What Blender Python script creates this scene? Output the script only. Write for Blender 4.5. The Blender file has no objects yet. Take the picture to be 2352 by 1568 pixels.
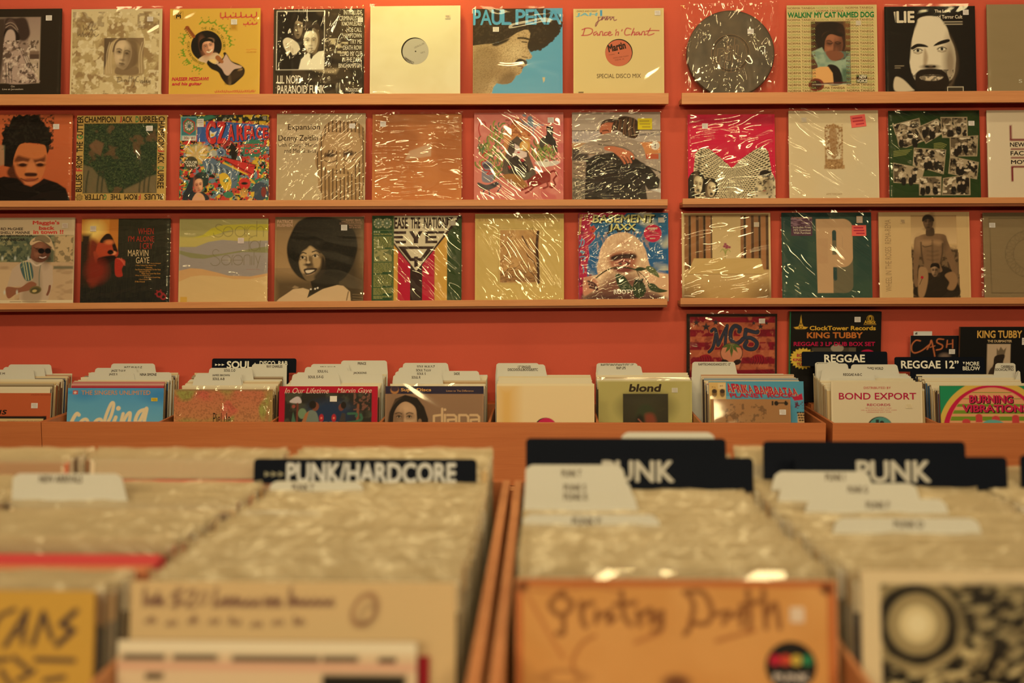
import bpy, math, random
import numpy as np
from mathutils import Vector, Matrix

# ------------------------------------------------------------------ camera, world, lights, exposure
sc = bpy.context.scene
COL = sc.collection
IMW, IMH = 2352, 1568
LENS, SENSOR = 40.0, 36.0
FPX = IMW * LENS / SENSOR
CAMZ, WALL_Y = 1.40, 4.0
VX, VY, ROLL = 77.0, 223.0, -0.0030
_vx = VX * math.cos(ROLL) - VY * math.sin(ROLL)
_vy = VX * math.sin(ROLL) + VY * math.cos(ROLL)
PITCH = math.atan(_vy / FPX)
YAW = math.atan(_vx * math.cos(PITCH) / FPX)
RCAM = Matrix.Rotation(YAW, 3, 'Z') @ Matrix.Rotation(math.pi / 2 - PITCH, 3, 'X') @ Matrix.Rotation(ROLL, 3, 'Z')
cam_data = bpy.data.cameras.new('camera')
cam_data.lens, cam_data.sensor_width = LENS, SENSOR
cam_data.clip_start = 0.05
cam_data.dof.use_dof = True
cam_data.dof.focus_distance = 3.86
cam_data.dof.aperture_fstop = 2.8
cam = bpy.data.objects.new('camera', cam_data)
COL.objects.link(cam)
cam.matrix_world = Matrix.Translation((0, 0, CAMZ)) @ RCAM.to_4x4()
sc.camera = cam

sc.view_settings.view_transform = 'Standard'
sc.view_settings.look = 'None'
sc.view_settings.gamma = 1.0
sc.view_settings.use_curve_mapping = False
sc.view_settings.exposure = 0.05
sc.cycles.use_denoising = True
sc.cycles.max_bounces = 7
sc.cycles.diffuse_bounces = 3
sc.cycles.transparent_max_bounces = 24
sc.cycles.sample_clamp_indirect = 4.0
sc.cycles.caustics_reflective = False
sc.cycles.caustics_refractive = False

world = bpy.data.worlds.new('room_air')
sc.world = world
world.use_nodes = True
world.node_tree.nodes['Background'].inputs[0].default_value = (0.30, 0.20, 0.10, 1)
world.node_tree.nodes['Background'].inputs[1].default_value = 0.10


def area_lamp(name, loc, aim, size, power, color):
    d = bpy.data.lights.new(name, 'AREA')
    d.shape, d.size, d.size_y = 'RECTANGLE', size[0], size[1]
    d.energy, d.color = power, color
    o = bpy.data.objects.new(name, d)
    COL.objects.link(o)
    o.location = loc
    o.rotation_euler = (Vector(aim) - Vector(loc)).to_track_quat('-Z', 'Y').to_euler()
    return o


WARM = (1.0, 0.77, 0.36)
for x, p in ((-1.9, 2.6), (-1.0, 2.6), (-0.1, 1.5), (0.85, 2.6), (1.8, 2.2)):
    area_lamp('unseen_lamp', (x, 2.70, 2.96), (x, 3.95, 1.3), (0.36, 0.08), p, WARM)
for x in (-1.2, -0.1, 1.0):
    area_lamp('unseen_lamp', (x, 1.10, 2.96), (x * 1.1, 3.95, 2.1), (0.5, 0.16), 18, WARM)  # unseen row added to brighten the wall, aimed past the near bins
for x in (-1.1, 0.0, 1.1):
    area_lamp('unseen_lamp', (x, -2.30, 2.32), (x * 0.8, 3.9, 1.5), (0.8, 0.25), 32, WARM)  # unseen frontal fill added behind the camera, well below the ceiling
area_lamp('wall_washer', (-0.46, 3.74, 2.66), (-0.46, 3.97, 2.20), (0.10, 0.10), 2.8, (1.0, 0.90, 0.16))


# ------------------------------------------------------------------ helpers
def ray(px, py, Y):
    """world point where the sight line through photo pixel (px, py) meets the plane y = Y"""
    d = RCAM @ Vector(((px - IMW / 2) / FPX, -(py - IMH / 2) / FPX, -1.0))
    k = Y / d.y
    return Vector((d.x * k, Y, CAMZ + d.z * k))


def proj(p):
    """photo pixel of a world point"""
    d = RCAM.transposed() @ (Vector(p) - Vector((0, 0, CAMZ)))
    return IMW / 2 - FPX * d.x / d.z, IMH / 2 + FPX * d.y / d.z


def s2l(c):
    c = np.asarray(c, dtype=float) / 255.0
    return np.where(c <= 0.04045, c / 12.92, ((c + 0.055) / 1.055) ** 2.4)


PAPER = s2l((226, 203, 146)) / 0.80


def ink(c):
    """surface colour of a thing that the photo's warm lamp light shows as sRGB c"""
    return np.clip(s2l(c) / PAPER, 0.0022, 0.90)


def nodes_of(name):
    m = bpy.data.materials.new(name)
    m.use_nodes = True
    nt = m.node_tree
    return m, nt, nt.nodes['Principled BSDF']


def mat_attr(name, rough, spec, coat=0.0):
    m, nt, b = nodes_of(name)
    a = nt.nodes.new('ShaderNodeAttribute')
    a.attribute_name = 'Col'
    nt.links.new(a.outputs['Color'], b.inputs['Base Color'])
    b.inputs['Roughness'].default_value = rough
    b.inputs['Specular IOR Level'].default_value = spec
    b.inputs['Coat Weight'].default_value = coat
    return m


M_PRINT = mat_attr('printed_card', 0.50, 0.14)
M_CARD = mat_attr('matte_plastic_card', 0.60, 0.06)


def mat_wood(name, c1, c2, scale=(1.2, 18, 30), rough=0.42):
    m, nt, b = nodes_of(name)
    N, L = nt.nodes, nt.links
    tc = N.new('ShaderNodeTexCoord')
    mp = N.new('ShaderNodeMapping')
    mp.inputs['Scale'].default_value = scale
    L.new(tc.outputs['Object'], mp.inputs[0])
    n1 = N.new('ShaderNodeTexNoise')
    n1.inputs['Scale'].default_value = 3.0
    n1.inputs['Detail'].default_value = 6
    n1.inputs['Distortion'].default_value = 0.6
    L.new(mp.outputs[0], n1.inputs['Vector'])
    mp2 = N.new('ShaderNodeMapping')
    mp2.inputs['Scale'].default_value = tuple(4.5 * q for q in scale)
    L.new(tc.outputs['Object'], mp2.inputs[0])
    n3 = N.new('ShaderNodeTexNoise')
    n3.inputs['Scale'].default_value = 3.0
    n3.inputs['Detail'].default_value = 4
    L.new(mp2.outputs[0], n3.inputs['Vector'])
    mx = N.new('ShaderNodeMix')
    mx.inputs['Factor'].default_value = 0.35
    L.new(n1.outputs['Fac'], mx.inputs[2])
    L.new(n3.outputs['Fac'], mx.inputs[3])
    r = N.new('ShaderNodeValToRGB')
    r.color_ramp.elements[0].position, r.color_ramp.elements[1].position = 0.30, 0.72
    r.color_ramp.elements[0].color = (*ink(c1), 1)
    r.color_ramp.elements[1].color = (*ink(c2), 1)
    L.new(mx.outputs[0], r.inputs[0])
    L.new(r.outputs[0], b.inputs['Base Color'])
    b.inputs['Roughness'].default_value = rough
    b.inputs['Specular IOR Level'].default_value = 0.3
    bp = N.new('ShaderNodeBump')
    bp.inputs['Strength'].default_value = 0.08
    bp.inputs['Distance'].default_value = 0.002
    L.new(n1.outputs['Fac'], bp.inputs['Height'])
    L.new(bp.outputs[0], b.inputs['Normal'])
    return m


M_WOOD = mat_wood('oak_veneer', (196, 121, 62), (212, 139, 74))
M_BINWOOD = mat_wood('bin_plywood', (186, 100, 46), (200, 113, 54), (0.8, 14, 22))
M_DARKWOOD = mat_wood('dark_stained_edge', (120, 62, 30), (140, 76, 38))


def mat_paint(name, c, bump=0.12):
    m, nt, b = nodes_of(name)
    N, L = nt.nodes, nt.links
    tc = N.new('ShaderNodeTexCoord')
    n = N.new('ShaderNodeTexNoise')
    n.inputs['Scale'].default_value = 220
    n.inputs['Detail'].default_value = 3
    L.new(tc.outputs['Object'], n.inputs['Vector'])
    n2 = N.new('ShaderNodeTexNoise')
    n2.inputs['Scale'].default_value = 2.5
    L.new(tc.outputs['Object'], n2.inputs['Vector'])
    r = N.new('ShaderNodeValToRGB')
    a = ink(c)
    r.color_ramp.elements[0].position, r.color_ramp.elements[1].position = 0.3, 0.7
    r.color_ramp.elements[0].color = (*(a * 0.95), 1)
    r.color_ramp.elements[1].color = (*(a * 1.05), 1)
    L.new(n2.outputs['Fac'], r.inputs[0])
    L.new(r.outputs[0], b.inputs['Base Color'])
    bp = N.new('ShaderNodeBump')
    bp.inputs['Strength'].default_value = bump
    bp.inputs['Distance'].default_value = 0.002
    L.new(n.outputs['Fac'], bp.inputs['Height'])
    L.new(bp.outputs[0], b.inputs['Normal'])
    b.inputs['Roughness'].default_value = 0.6
    b.inputs['Specular IOR Level'].default_value = 0.12
    return m


M_WALL = mat_paint('coral_wall_paint', (206, 84, 51))
M_CREAM = mat_paint('cream_paint', (214, 184, 128))
M_DIM = mat_paint('dark_shop_paint', (84, 50, 34))  # tone of the unseen walls, darkened to cut reflections and fill
M_FLOOR = mat_wood('floor_boards', (120, 80, 48), (150, 104, 62), (0.5, 6, 1))


def mat_sleeve(name, scale, stretch, dist, rough, haze=0.0):
    """clear polythene: see-through film with a mirror-like skin that ripples"""
    m, nt, b = nodes_of(name)
    N, L = nt.nodes, nt.links
    N.remove(b)
    out = N['Material Output']
    tc = N.new('ShaderNodeTexCoord')
    oi = N.new('ShaderNodeObjectInfo')
    off = N.new('ShaderNodeVectorMath')
    off.operation = 'SCALE'
    L.new(oi.outputs['Random'], off.inputs['Scale'])
    off.inputs[0].default_value = (37.0, 5.0, 61.0)
    add = N.new('ShaderNodeVectorMath')
    add.operation = 'ADD'
    L.new(tc.outputs['Object'], add.inputs[0])
    L.new(off.outputs[0], add.inputs[1])
    mp = N.new('ShaderNodeMapping')
    mp.inputs['Scale'].default_value = stretch[:3]
    mr = N.new('ShaderNodeMapping')
    ma = N.new('ShaderNodeMath')
    ma.operation = 'MULTIPLY_ADD'
    ma.inputs[1].default_value, ma.inputs[2].default_value = 1.3, stretch[3] - 0.65
    L.new(oi.outputs['Random'], ma.inputs[0])
    cx = N.new('ShaderNodeCombineXYZ')
    L.new(ma.outputs[0], cx.inputs['Y'])
    L.new(cx.outputs[0], mr.inputs['Rotation'])
    L.new(add.outputs[0], mr.inputs[0])
    L.new(mr.outputs[0], mp.inputs[0])
    n = N.new('ShaderNodeTexNoise')
    n.inputs['Scale'].default_value = scale
    n.inputs['Detail'].default_value = 1.0
    n.inputs['Roughness'].default_value = 0.25
    n.inputs['Distortion'].default_value = 1.1
    L.new(mp.outputs[0], n.inputs['Vector'])
    bp = N.new('ShaderNodeBump')
    bp.inputs['Strength'].default_value = 1.0
    bp.inputs['Distance'].default_value = dist
    L.new(n.outputs['Fac'], bp.inputs['Height'])
    g = N.new('ShaderNodeBsdfGlossy')
    g.inputs['Roughness'].default_value = rough
    L.new(bp.outputs[0], g.inputs['Normal'])
    t = N.new('ShaderNodeBsdfTransparent')
    fr = N.new('ShaderNodeFresnel')
    fr.inputs['IOR'].default_value = 1.48
    L.new(bp.outputs[0], fr.inputs['Normal'])
    cap = N.new('ShaderNodeMath')
    cap.operation = 'MINIMUM'
    cap.inputs[1].default_value = 0.11
    L.new(fr.outputs[0], cap.inputs[0])
    mx = N.new('ShaderNodeMixShader')
    L.new(cap.outputs[0], mx.inputs[0])
    L.new(t.outputs[0], mx.inputs[1])
    L.new(g.outputs[0], mx.inputs[2])
    last = mx
    if haze:
        d = N.new('ShaderNodeBsdfDiffuse')
        d.inputs['Color'].default_value = (0.60, 0.51, 0.38, 1)
        m2 = N.new('ShaderNodeMixShader')
        m2.inputs[0].default_value = haze
        L.new(mx.outputs[0], m2.inputs[1])
        L.new(d.outputs[0], m2.inputs[2])
        last = m2
    L.new(last.outputs[0], out.inputs['Surface'])
    return m


SLEEVES = [mat_sleeve('clear_sleeve_loose', 13, (0.42, 1, 1.5, -0.4), 0.0160, 0.035),
           mat_sleeve('clear_sleeve_taut', 7, (0.8, 1, 1.6, 0.3), 0.0032, 0.045),
           mat_sleeve('clear_sleeve_crinkled', 18, (0.6, 1, 1.5, 0.9), 0.0120, 0.04),
           mat_sleeve('clear_sleeve_flat', 6, (0.8, 1, 1.6, 0.2), 0.0016, 0.05)]
M_HAZE = mat_sleeve('highlight_haze_sleeve', 30, (0.3, 1, 1.6, 0.0), 0.006, 0.18, 0.42)  # clear bags, the cream highlights on their mouths put into diffuse haze


class MB:
    """collects coloured geometry and links it as one mesh object"""
    def __init__(s):
        s.v, s.f, s.c, s.n = [], [], [], 0

    def add(s, verts, faces, color):
        verts = np.asarray(verts, dtype=float).reshape(-1, 3)
        color = np.asarray(color, dtype=float)
        if color.ndim == 1:
            color = np.tile(color, (len(verts), 1))
        s.v.append(verts)
        s.c.append(color)
        s.f.extend([tuple(i + s.n for i in f) for f in faces])
        s.n += len(verts)

    def box(s, x0, y0, z0, x1, y1, z1, color=(0.5, 0.5, 0.5), skip=()):
        v = [(x0, y0, z0), (x1, y0, z0), (x1, y1, z0), (x0, y1, z0), (x0, y0, z1), (x1, y0, z1), (x1, y1, z1), (x0, y1, z1)]
        f = {'bottom': (0, 3, 2, 1), 'top': (4, 5, 6, 7), 'front': (0, 1, 5, 4), 'right': (1, 2, 6, 5), 'back': (2, 3, 7, 6), 'left': (3, 0, 4, 7)}
        s.add(v, [q for k, q in f.items() if k not in skip], color)

    def slab(s, pts, y0, y1, color):
        """outline in (x, z), counter-clockwise seen from -y, given thickness from y0 (front) to y1"""
        n = len(pts)
        v = [(x, y0, z) for x, z in pts] + [(x, y1, z) for x, z in pts]
        f = [tuple(range(n)), tuple(range(2 * n - 1, n - 1, -1))]
        f += [(i, i + n, (i + 1) % n + n, (i + 1) % n) for i in range(n)]
        s.add(v, f, color)

    def mesh(s, name, mat, smooth=False):
        me = bpy.data.meshes.new(name)
        V = np.concatenate(s.v)
        C = np.concatenate(s.c)
        me.from_pydata(V.tolist(), [], s.f)
        at = me.color_attributes.new('Col', 'FLOAT_COLOR', 'POINT')
        at.data.foreach_set('color', np.concatenate([C, np.ones((len(C), 1))], 1).astype(np.float32).ravel())
        me.materials.append(mat)
        if smooth:
            me.polygons.foreach_set('use_smooth', [True] * len(me.polygons))
        me.update()
        return me

    def build(s, name, mat, parent=None, smooth=False):
        return put(name, s.mesh(name, mat, smooth), parent)


def put(name, me, parent=None):
    o = bpy.data.objects.new(name, me)
    COL.objects.link(o)
    if parent is not None:
        o.parent = parent
    return o


def thing(name, label, cat, loc=(0, 0, 0), rot=(0, 0, 0), group=None):
    o = bpy.data.objects.new(name, None)
    o.empty_display_size = 0.03
    COL.objects.link(o)
    o.location, o.rotation_euler = loc, rot
    return tag(o, label, cat, group)


def tag(o, label, cat, group=None, kind=None):
    o['label'], o['category'] = label, cat
    if group:
        o['group'] = group
    if kind:
        o['kind'] = kind
    return o


def bevel(o, w, seg=2):
    b = o.modifiers.new('edge', 'BEVEL')
    b.width, b.segments, b.limit_method = w, seg, 'ANGLE'
    return o


# ------------------------------------------------------------------ lettering
_tc = {}


def glyphs(txt, font='sans', bold=0.0):
    """(x-right, z-up) vertices and faces of a line of lettering, scaled so that its ink box is the unit square"""
    k = (txt, font, bold)
    if k not in _tc:
        cu = bpy.data.curves.new('lettering', 'FONT')
        cu.body, cu.resolution_u = txt, 3
        ob = bpy.data.objects.new('lettering', cu)
        me = bpy.data.meshes.new_from_object(ob)
        v = np.zeros(len(me.vertices) * 3)
        me.vertices.foreach_get('co', v)
        v = v.reshape(-1, 3)[:, :2]
        f = [tuple(p.vertices) for p in me.polygons]
        bpy.data.objects.remove(ob)
        bpy.data.curves.remove(cu)
        bpy.data.meshes.remove(me)
        if len(v) and bold > 0.006:
            d, n0 = bold * 0.62, len(v)
            sh = [(d * math.cos(q * math.pi / 4), d * math.sin(q * math.pi / 4)) for q in range(8)]
            f = [tuple(i + n0 * k for i in p) for k in range(8) for p in f]
            v = np.concatenate([np.c_[v + np.array(o), np.full(n0, 2.5e-5 * q)] for q, o in enumerate(sh)])
        elif len(v):
            v = np.c_[v, np.zeros(len(v))]
        if len(v):
            lo, hi = v[:, :2].min(0), v[:, :2].max(0)
            v[:, :2] = (v[:, :2] - lo) / np.maximum(hi - lo, 1e-6)
        _tc[k] = (v, f)
    return _tc[k]


# ------------------------------------------------------------------ printed artwork (painted on a cover's own grid of vertices)
_RS = [np.random.RandomState(i).rand(64, 64) for i in range(8)]


def vnoise(X, Y, seed=0, octaves=1):
    out, amp, tot = 0, 1.0, 0
    for o in range(octaves):
        G = _RS[(seed + o) % 8]
        xs, ys = X * 2 ** o + seed * 7.3, Y * 2 ** o + seed * 3.7
        xi, yi = np.floor(xs).astype(int), np.floor(ys).astype(int)
        fx, fy = xs - xi, ys - yi
        fx, fy = fx * fx * (3 - 2 * fx), fy * fy * (3 - 2 * fy)
        g = lambda a, b: G[a % 64, b % 64]
        out = out + amp * ((g(xi, yi) * (1 - fx) + g(xi + 1, yi) * fx) * (1 - fy) + (g(xi, yi + 1) * (1 - fx) + g(xi + 1, yi + 1) * fx) * fy)
        tot += amp
        amp *= 0.5
    return out / tot


def catmull(pts, closed=True, k=6):
    P = [np.array(p, float) for p in pts]
    n = len(P)
    out = []
    rng = range(n) if closed else range(n - 1)
    for i in rng:
        if closed:
            a, b, c, d = P[i - 1], P[i], P[(i + 1) % n], P[(i + 2) % n]
        else:
            a, b, c, d = P[max(i - 1, 0)], P[i], P[i + 1], P[min(i + 2, n - 1)]
        for j in range(k):
            t = j / k
            out.append(0.5 * (2 * b + (c - a) * t + (2 * a - 5 * b + 4 * c - d) * t * t + (3 * b - a - 3 * c + d) * t ** 3))
    if not closed:
        out.append(P[-1])
    return [tuple(p) for p in out]


class Art:
    def __init__(s, x0, y0, x1, y1=None, n=120, bg=(220, 200, 150), vis=1.0, asp=0.985):
        s.x0, s.y0, s.x1 = x0, y0, x1
        s.y1 = y1 if y1 is not None else y0 + (x1 - x0) * asp
        s.vis, s.nx = vis, n
        s.ny = max(2, int(n * vis))
        u, v = np.meshgrid(np.linspace(0, 1, s.nx + 1), np.linspace(0, vis, s.ny + 1))
        s.X, s.Y = x0 + u * (x1 - x0), y0 + v * (s.y1 - y0)
        s.cs = (x1 - x0) / n
        s.bg = bg
        s.im = np.tile(ink(bg), s.X.shape + (1,))
        s.texts = []
        s.k, s.ox, s.oy = 1.0, 0.0, 0.0

    def at(s, k, ox, oy):
        s.k, s.ox, s.oy = k, ox, oy
        return s

    def q(s, x, y):
        return s.ox + x / s.k, s.oy + y / s.k

    M = None

    def clip(s, pts=None, curve=False):
        s.M = None
        if pts:
            d, ins = s._seg(catmull(pts) if curve else pts, True)
            s.M = np.clip(0.5 - np.where(ins, -d, d) / s.cs, 0, 1)
        return s

    def mixin(s, al, c):
        al = np.clip(al, 0, 1)[..., None]
        if s.M is not None:
            al = al * s.M[..., None]
        s.im = s.im * (1 - al) + (c if isinstance(c, np.ndarray) else ink(c)) * al
        return s

    def _al(s, d, soft):
        return 0.5 - d / max(s.cs, 2 * soft / s.k)

    def rect(s, x0, y0, x1, y1, c, soft=0, a=1.0):
        (x0, y0), (x1, y1) = s.q(x0, y0), s.q(x1, y1)
        d = np.maximum(np.maximum(x0 - s.X, s.X - x1), np.maximum(y0 - s.Y, s.Y - y1))
        return s.mixin(a * np.clip(s._al(d, soft), 0, 1), c)

    def ell(s, cx, cy, rx, ry, c, rot=0, soft=0, a=1.0, hole=0.0):
        cx, cy = s.q(cx, cy)
        rx, ry = rx / s.k, ry / s.k
        r = math.radians(rot)
        dx, dy = s.X - cx, s.Y - cy
        px, py = dx * math.cos(r) + dy * math.sin(r), -dx * math.sin(r) + dy * math.cos(r)
        rr = np.sqrt((px / rx) ** 2 + (py / ry) ** 2)
        d = (rr - 1) * min(rx, ry)
        al = np.clip(s._al(d, soft), 0, 1)
        if hole:
            al = al * np.clip(0.5 - (hole - rr) * min(rx, ry) / s.cs, 0, 1)
        return s.mixin(a * al, c)

    def _seg(s, pts, closed):
        P = np.array([s.q(*p) for p in pts])
        Q = np.roll(P, -1, 0) if closed else P[1:]
        P = P if closed else P[:-1]
        d = np.full(s.X.shape, 1e9)
        ins = np.zeros(s.X.shape, bool)
        for (ax, ay), (bx, by) in zip(P, Q):
            ex, ey = bx - ax, by - ay
            wx, wy = s.X - ax, s.Y - ay
            t = np.clip((wx * ex + wy * ey) / (ex * ex + ey * ey + 1e-9), 0, 1)
            d = np.minimum(d, np.hypot(wx - ex * t, wy - ey * t))
            if closed and ay != by:
                cr = ((ay > s.Y) != (by > s.Y)) & (s.X < ex * (s.Y - ay) / (by - ay) + ax)
                ins ^= cr
        return d, ins

    def poly(s, pts, c, soft=0, a=1.0, curve=False):
        if curve:
            pts = catmull(pts)
        d, ins = s._seg(pts, True)
        return s.mixin(a * np.clip(s._al(np.where(ins, -d, d), soft), 0, 1), c)

    def ln(s, pts, w, c, curve=True, a=1.0, soft=0):
        if curve and len(pts) > 2:
            pts = catmull(pts, False, 5)
        d, _ = s._seg(pts, False)
        return s.mixin(a * np.clip(s._al(d - w / 2 / s.k, soft), 0, 1), c)

    def mask(s, x0, y0, x1, y1):
        (x0, y0), (x1, y1) = s.q(x0, y0), s.q(x1, y1)
        return ((s.X >= x0) & (s.X <= x1) & (s.Y >= y0) & (s.Y <= y1)).astype(float)

    def noise(s, box, scale, c, lo=0.45, hi=0.6, seed=0, octs=3, a=1.0, sy=1.0, rot=0.0):
        """blotches of colour c inside box; scale = feature size in current units"""
        m = s.mask(*box) if box else 1.0
        f = scale / s.k
        r = math.radians(rot)
        U, V = s.X * math.cos(r) + s.Y * math.sin(r), -s.X * math.sin(r) + s.Y * math.cos(r)
        v = vnoise(U / f, V / f * sy, seed, octs)
        return s.mixin(a * m * np.clip((v - lo) / (hi - lo), 0, 1), c)

    def grad(s, box, c0, c1, horiz=False, a=1.0):
        m = s.mask(*box)
        (x0, y0), (x1, y1) = s.q(box[0], box[1]), s.q(box[2], box[3])
        t = (s.X - x0) / (x1 - x0) if horiz else (s.Y - y0) / (y1 - y0)
        t = np.clip(t, 0, 1)[..., None]
        return s.mixin(m * a, ink(c0) * (1 - t) + ink(c1) * t)

    def t(s, txt, x0, y0, x1, y1, c, font='sans', bold=0.0, ang=0, shear=0.0):
        (x0, y0), (x1, y1) = s.q(x0, y0), s.q(x1, y1)
        s.texts.append((txt, x0, y0, x1, y1, c, font, bold, ang, shear))
        return s

    def arc(s, txt, cx, cy, r, a0, a1, h, c, font='sans', bold=0.0, inward=False):
        """letters of txt set one by one round an arc; angles in degrees, clockwise from twelve o'clock"""
        n = len(txt)
        for i, ch in enumerate(txt):
            if ch == ' ':
                continue
            a = a0 + (a1 - a0) * (i + 0.5) / n
            x, y = cx + r * math.sin(math.radians(a)), cy - r * math.cos(math.radians(a))
            s.t(ch, x - h * 0.38, y - h / 2, x + h * 0.38, y + h / 2, c, font, bold, -a + (180 if inward else 0))
        return s

    def face(s, cx, cy, w, h, skin, shade, dark=(30, 20, 12), tilt=0, light=-1, eyes=True, mouth=None, white=None):
        """a plain, generic printed face: w, h in current units"""
        r = math.radians(tilt)
        P = lambda x, y: (cx + (x * math.cos(r) - y * math.sin(r)) * w, cy + (x * math.sin(r) + y * math.cos(r)) * h)
        s.poly([P(*p) for p in ((0, -.5), (.32, -.42), (.46, -.15), (.43, .12), (.30, .36), (.12, .5), (-.12, .5), (-.30, .36), (-.43, .12), (-.46, -.15), (-.32, -.42))], skin, curve=True)
        e = lambda x, y, a, b, c, sf=0.03, al=1: s.ell(*P(x, y), a * w, b * h, c, tilt, sf * w, al)
        hi = tuple(min(255, int(v * 1.10 + 8)) for v in skin)
        mid = tuple(int(.5 * a + .5 * b) for a, b in zip(skin, shade))
        dk = tuple(int(.45 * a + .55 * b) for a, b in zip(shade, dark))
        e(-.34 * light, .02, .20, .46, shade, .22, .85)
        e(.10 * light, -.30, .26, .12, hi, .16, .8)
        e(.20 * light, .10, .12, .12, hi, .12, .7)
        e(0, .44, .30, .08, shade, .14, .6)
        for x in (-.20, .20):
            e(x, -.075, .14, .075, shade, .09, .85)
        e(-.06 * light, .02, .045, .16, shade, .06, .75)
        e(.03 * light, .06, .025, .13, hi, .04, .7)
        e(0, .185, .10, .030, dk, .05, .75)
        if eyes:
            for x in (-.20, .20):
                if white:
                    e(x, -.06, .070, .024, white, .015)
                e(x, -.06, .036, .030, dark, .012)
                s.ln([P(x - .085, -.062), P(x, -.092), P(x + .085, -.058)], .022 * h, dark, soft=.006 * h)
                s.ln([P(x - .07, -.035), P(x, -.022), P(x + .07, -.035)], .014 * h, mid, a=.7)
        for x in (-1, 1):
            s.ln([P(x * .09, -.145), P(x * .20, -.180), P(x * .34, -.150)], .030 * h, dark, a=.8, soft=.012 * h)
        m = mouth or dk
        s.ln([P(-.13, .305), P(-.04, .295), P(0, .302), P(.04, .295), P(.13, .305)], .030 * h, dk, soft=.008 * h)
        e(0, .335, .10, .026, m, .03, .8)
        e(0, .375, .12, .02, shade, .05, .7)
        return s

    def build(s, W, H, T, edge=None, name='cover', parent=None, mat=None, lift=0.0):
        """cover: origin bottom centre, front face towards -y"""
        mb = MB()
        ec = ink(edge if edge else s.bg)
        mb.box(-W / 2, -T / 2, 0, W / 2, T / 2, H, ec, skip=('front',))
        nx, ny = s.nx, s.ny
        gx = (s.X - s.x0) / (s.x1 - s.x0) * W - W / 2
        gz = H - (s.Y - s.y0) / (s.y1 - s.y0) * H
        V = np.stack([gx, np.full_like(gx, -T / 2), gz], -1).reshape(-1, 3)
        idx = np.arange((nx + 1) * (ny + 1)).reshape(ny + 1, nx + 1)
        F = np.stack([idx[1:, :-1], idx[1:, 1:], idx[:-1, 1:], idx[:-1, :-1]], -1).reshape(-1, 4)
        mb.add(V, F.tolist(), s.im.reshape(-1, 3))
        if s.vis < 1:
            zb = H * (1 - s.vis)
            mb.add([(-W / 2, -T / 2, 0), (W / 2, -T / 2, 0), (W / 2, -T / 2, zb), (-W / 2, -T / 2, zb)], [(0, 1, 2, 3)], ec)
        kx, kz = W / (s.x1 - s.x0), H / (s.y1 - s.y0)
        yy = -T / 2 - 0.00025
        for txt, x0, y0, x1, y1, c, font, bold, ang, shear in s.texts:
            v, f = glyphs(txt, font, bold)
            if not len(v):
                continue
            w, h = (x1 - x0), (y1 - y0)
            if abs(ang) % 180 == 90:
                w, h = h, w
            a = (v[:, 0] - 0.5) * w + shear * (v[:, 1] - 0.5) * h
            b = (v[:, 1] - 0.5) * h
            r = math.radians(ang)
            xx = (x0 + x1) / 2 + a * math.cos(r) - b * math.sin(r)
            zz = (y0 + y1) / 2 - (a * math.sin(r) + b * math.cos(r))
            # keep the lettering on the cover
            xx = np.clip(xx, s.x0, s.x1)
            zz = np.clip(zz, s.y0, s.y1)
            mb.add(np.stack([(xx - s.x0) * kx - W / 2, yy - v[:, 2], H - (zz - s.y0) * kz], -1), f, ink(c))
            yy -= 0.00003
        return mb.build(name, mat or M_PRINT, parent)


def sleeve_mesh(W, H, T, top=0.012, side=0.004, nm='plastic_sleeve', mat=None, seed=0):
    """open-topped polythene sleeve round a cover, its mouth a little wavy"""
    rnd = np.random.RandomState(seed)
    n = 24
    ph = rnd.rand(4) * 6.28
    xs = np.linspace(-W / 2 - side, W / 2 + side, n + 1)
    wav = 0.0012 * np.sin(xs * 60 + ph[0]) + 0.0008 * np.sin(xs * 140 + ph[1])
    yf, yb = -T / 2 - 0.0012, T / 2 + 0.0006
    mb = MB()
    col = (0.9, 0.9, 0.9)
    F = []
    rows = [(0.0005, 0), (H, 0), (H + top, 1)]
    V = []
    for z, k in rows:
        for i, x in enumerate(xs):
            e = min(i, n - i)
            y = yf if e > 0 else (yf + yb) / 2
            V.append((x, y + k * (0.0012 + 0.8 * wav[i]), z + k * wav[i]))
    m = n + 1
    for r in range(2):
        for i in range(n):
            F.append((r * m + i, r * m + i + 1, (r + 1) * m + i + 1, (r + 1) * m + i))
    mb.add(V, F, col)
    # back sheet, only its lip above the cover
    mb.add([(xs[0], yb, H), (xs[-1], yb, H), (xs[-1], yb, H + top * 0.9), (xs[0], yb, H + top * 0.9)], [(0, 1, 2, 3)], col)
    return mb.mesh(nm, mat)


def sticker(parent, x, z, w, h, y, c=(216, 196, 160), name='price_sticker', lines=True, rot=0.0, tone=(184, 162, 128)):
    mb = MB()
    mb.box(-w / 2, -0.0003, -h / 2, w / 2, 0.0, h / 2, ink(c))
    if lines:
        for k, (a, b) in enumerate(((-.38, .30), (-.38, .36), (-.2, .38))):
            zz = h * (0.26 - 0.26 * k)
            mb.add([(a * w, -0.0005, zz - h * .06), (b * w, -0.0005, zz - h * .06), (b * w, -0.0005, zz + h * .06), (a * w, -0.0005, zz + h * .06)], [(0, 1, 2, 3)], ink(tone))
    o = mb.build(name, M_PRINT, parent)
    o.location = (x, y, z)
    o.rotation_euler = (0, rot, 0)
    return o


# ------------------------------------------------------------------ the room
def struct(name, box, mat):
    mb = MB()
    mb.box(*box)
    o = mb.build(name, mat)
    o['kind'] = 'structure'
    return o


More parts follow.
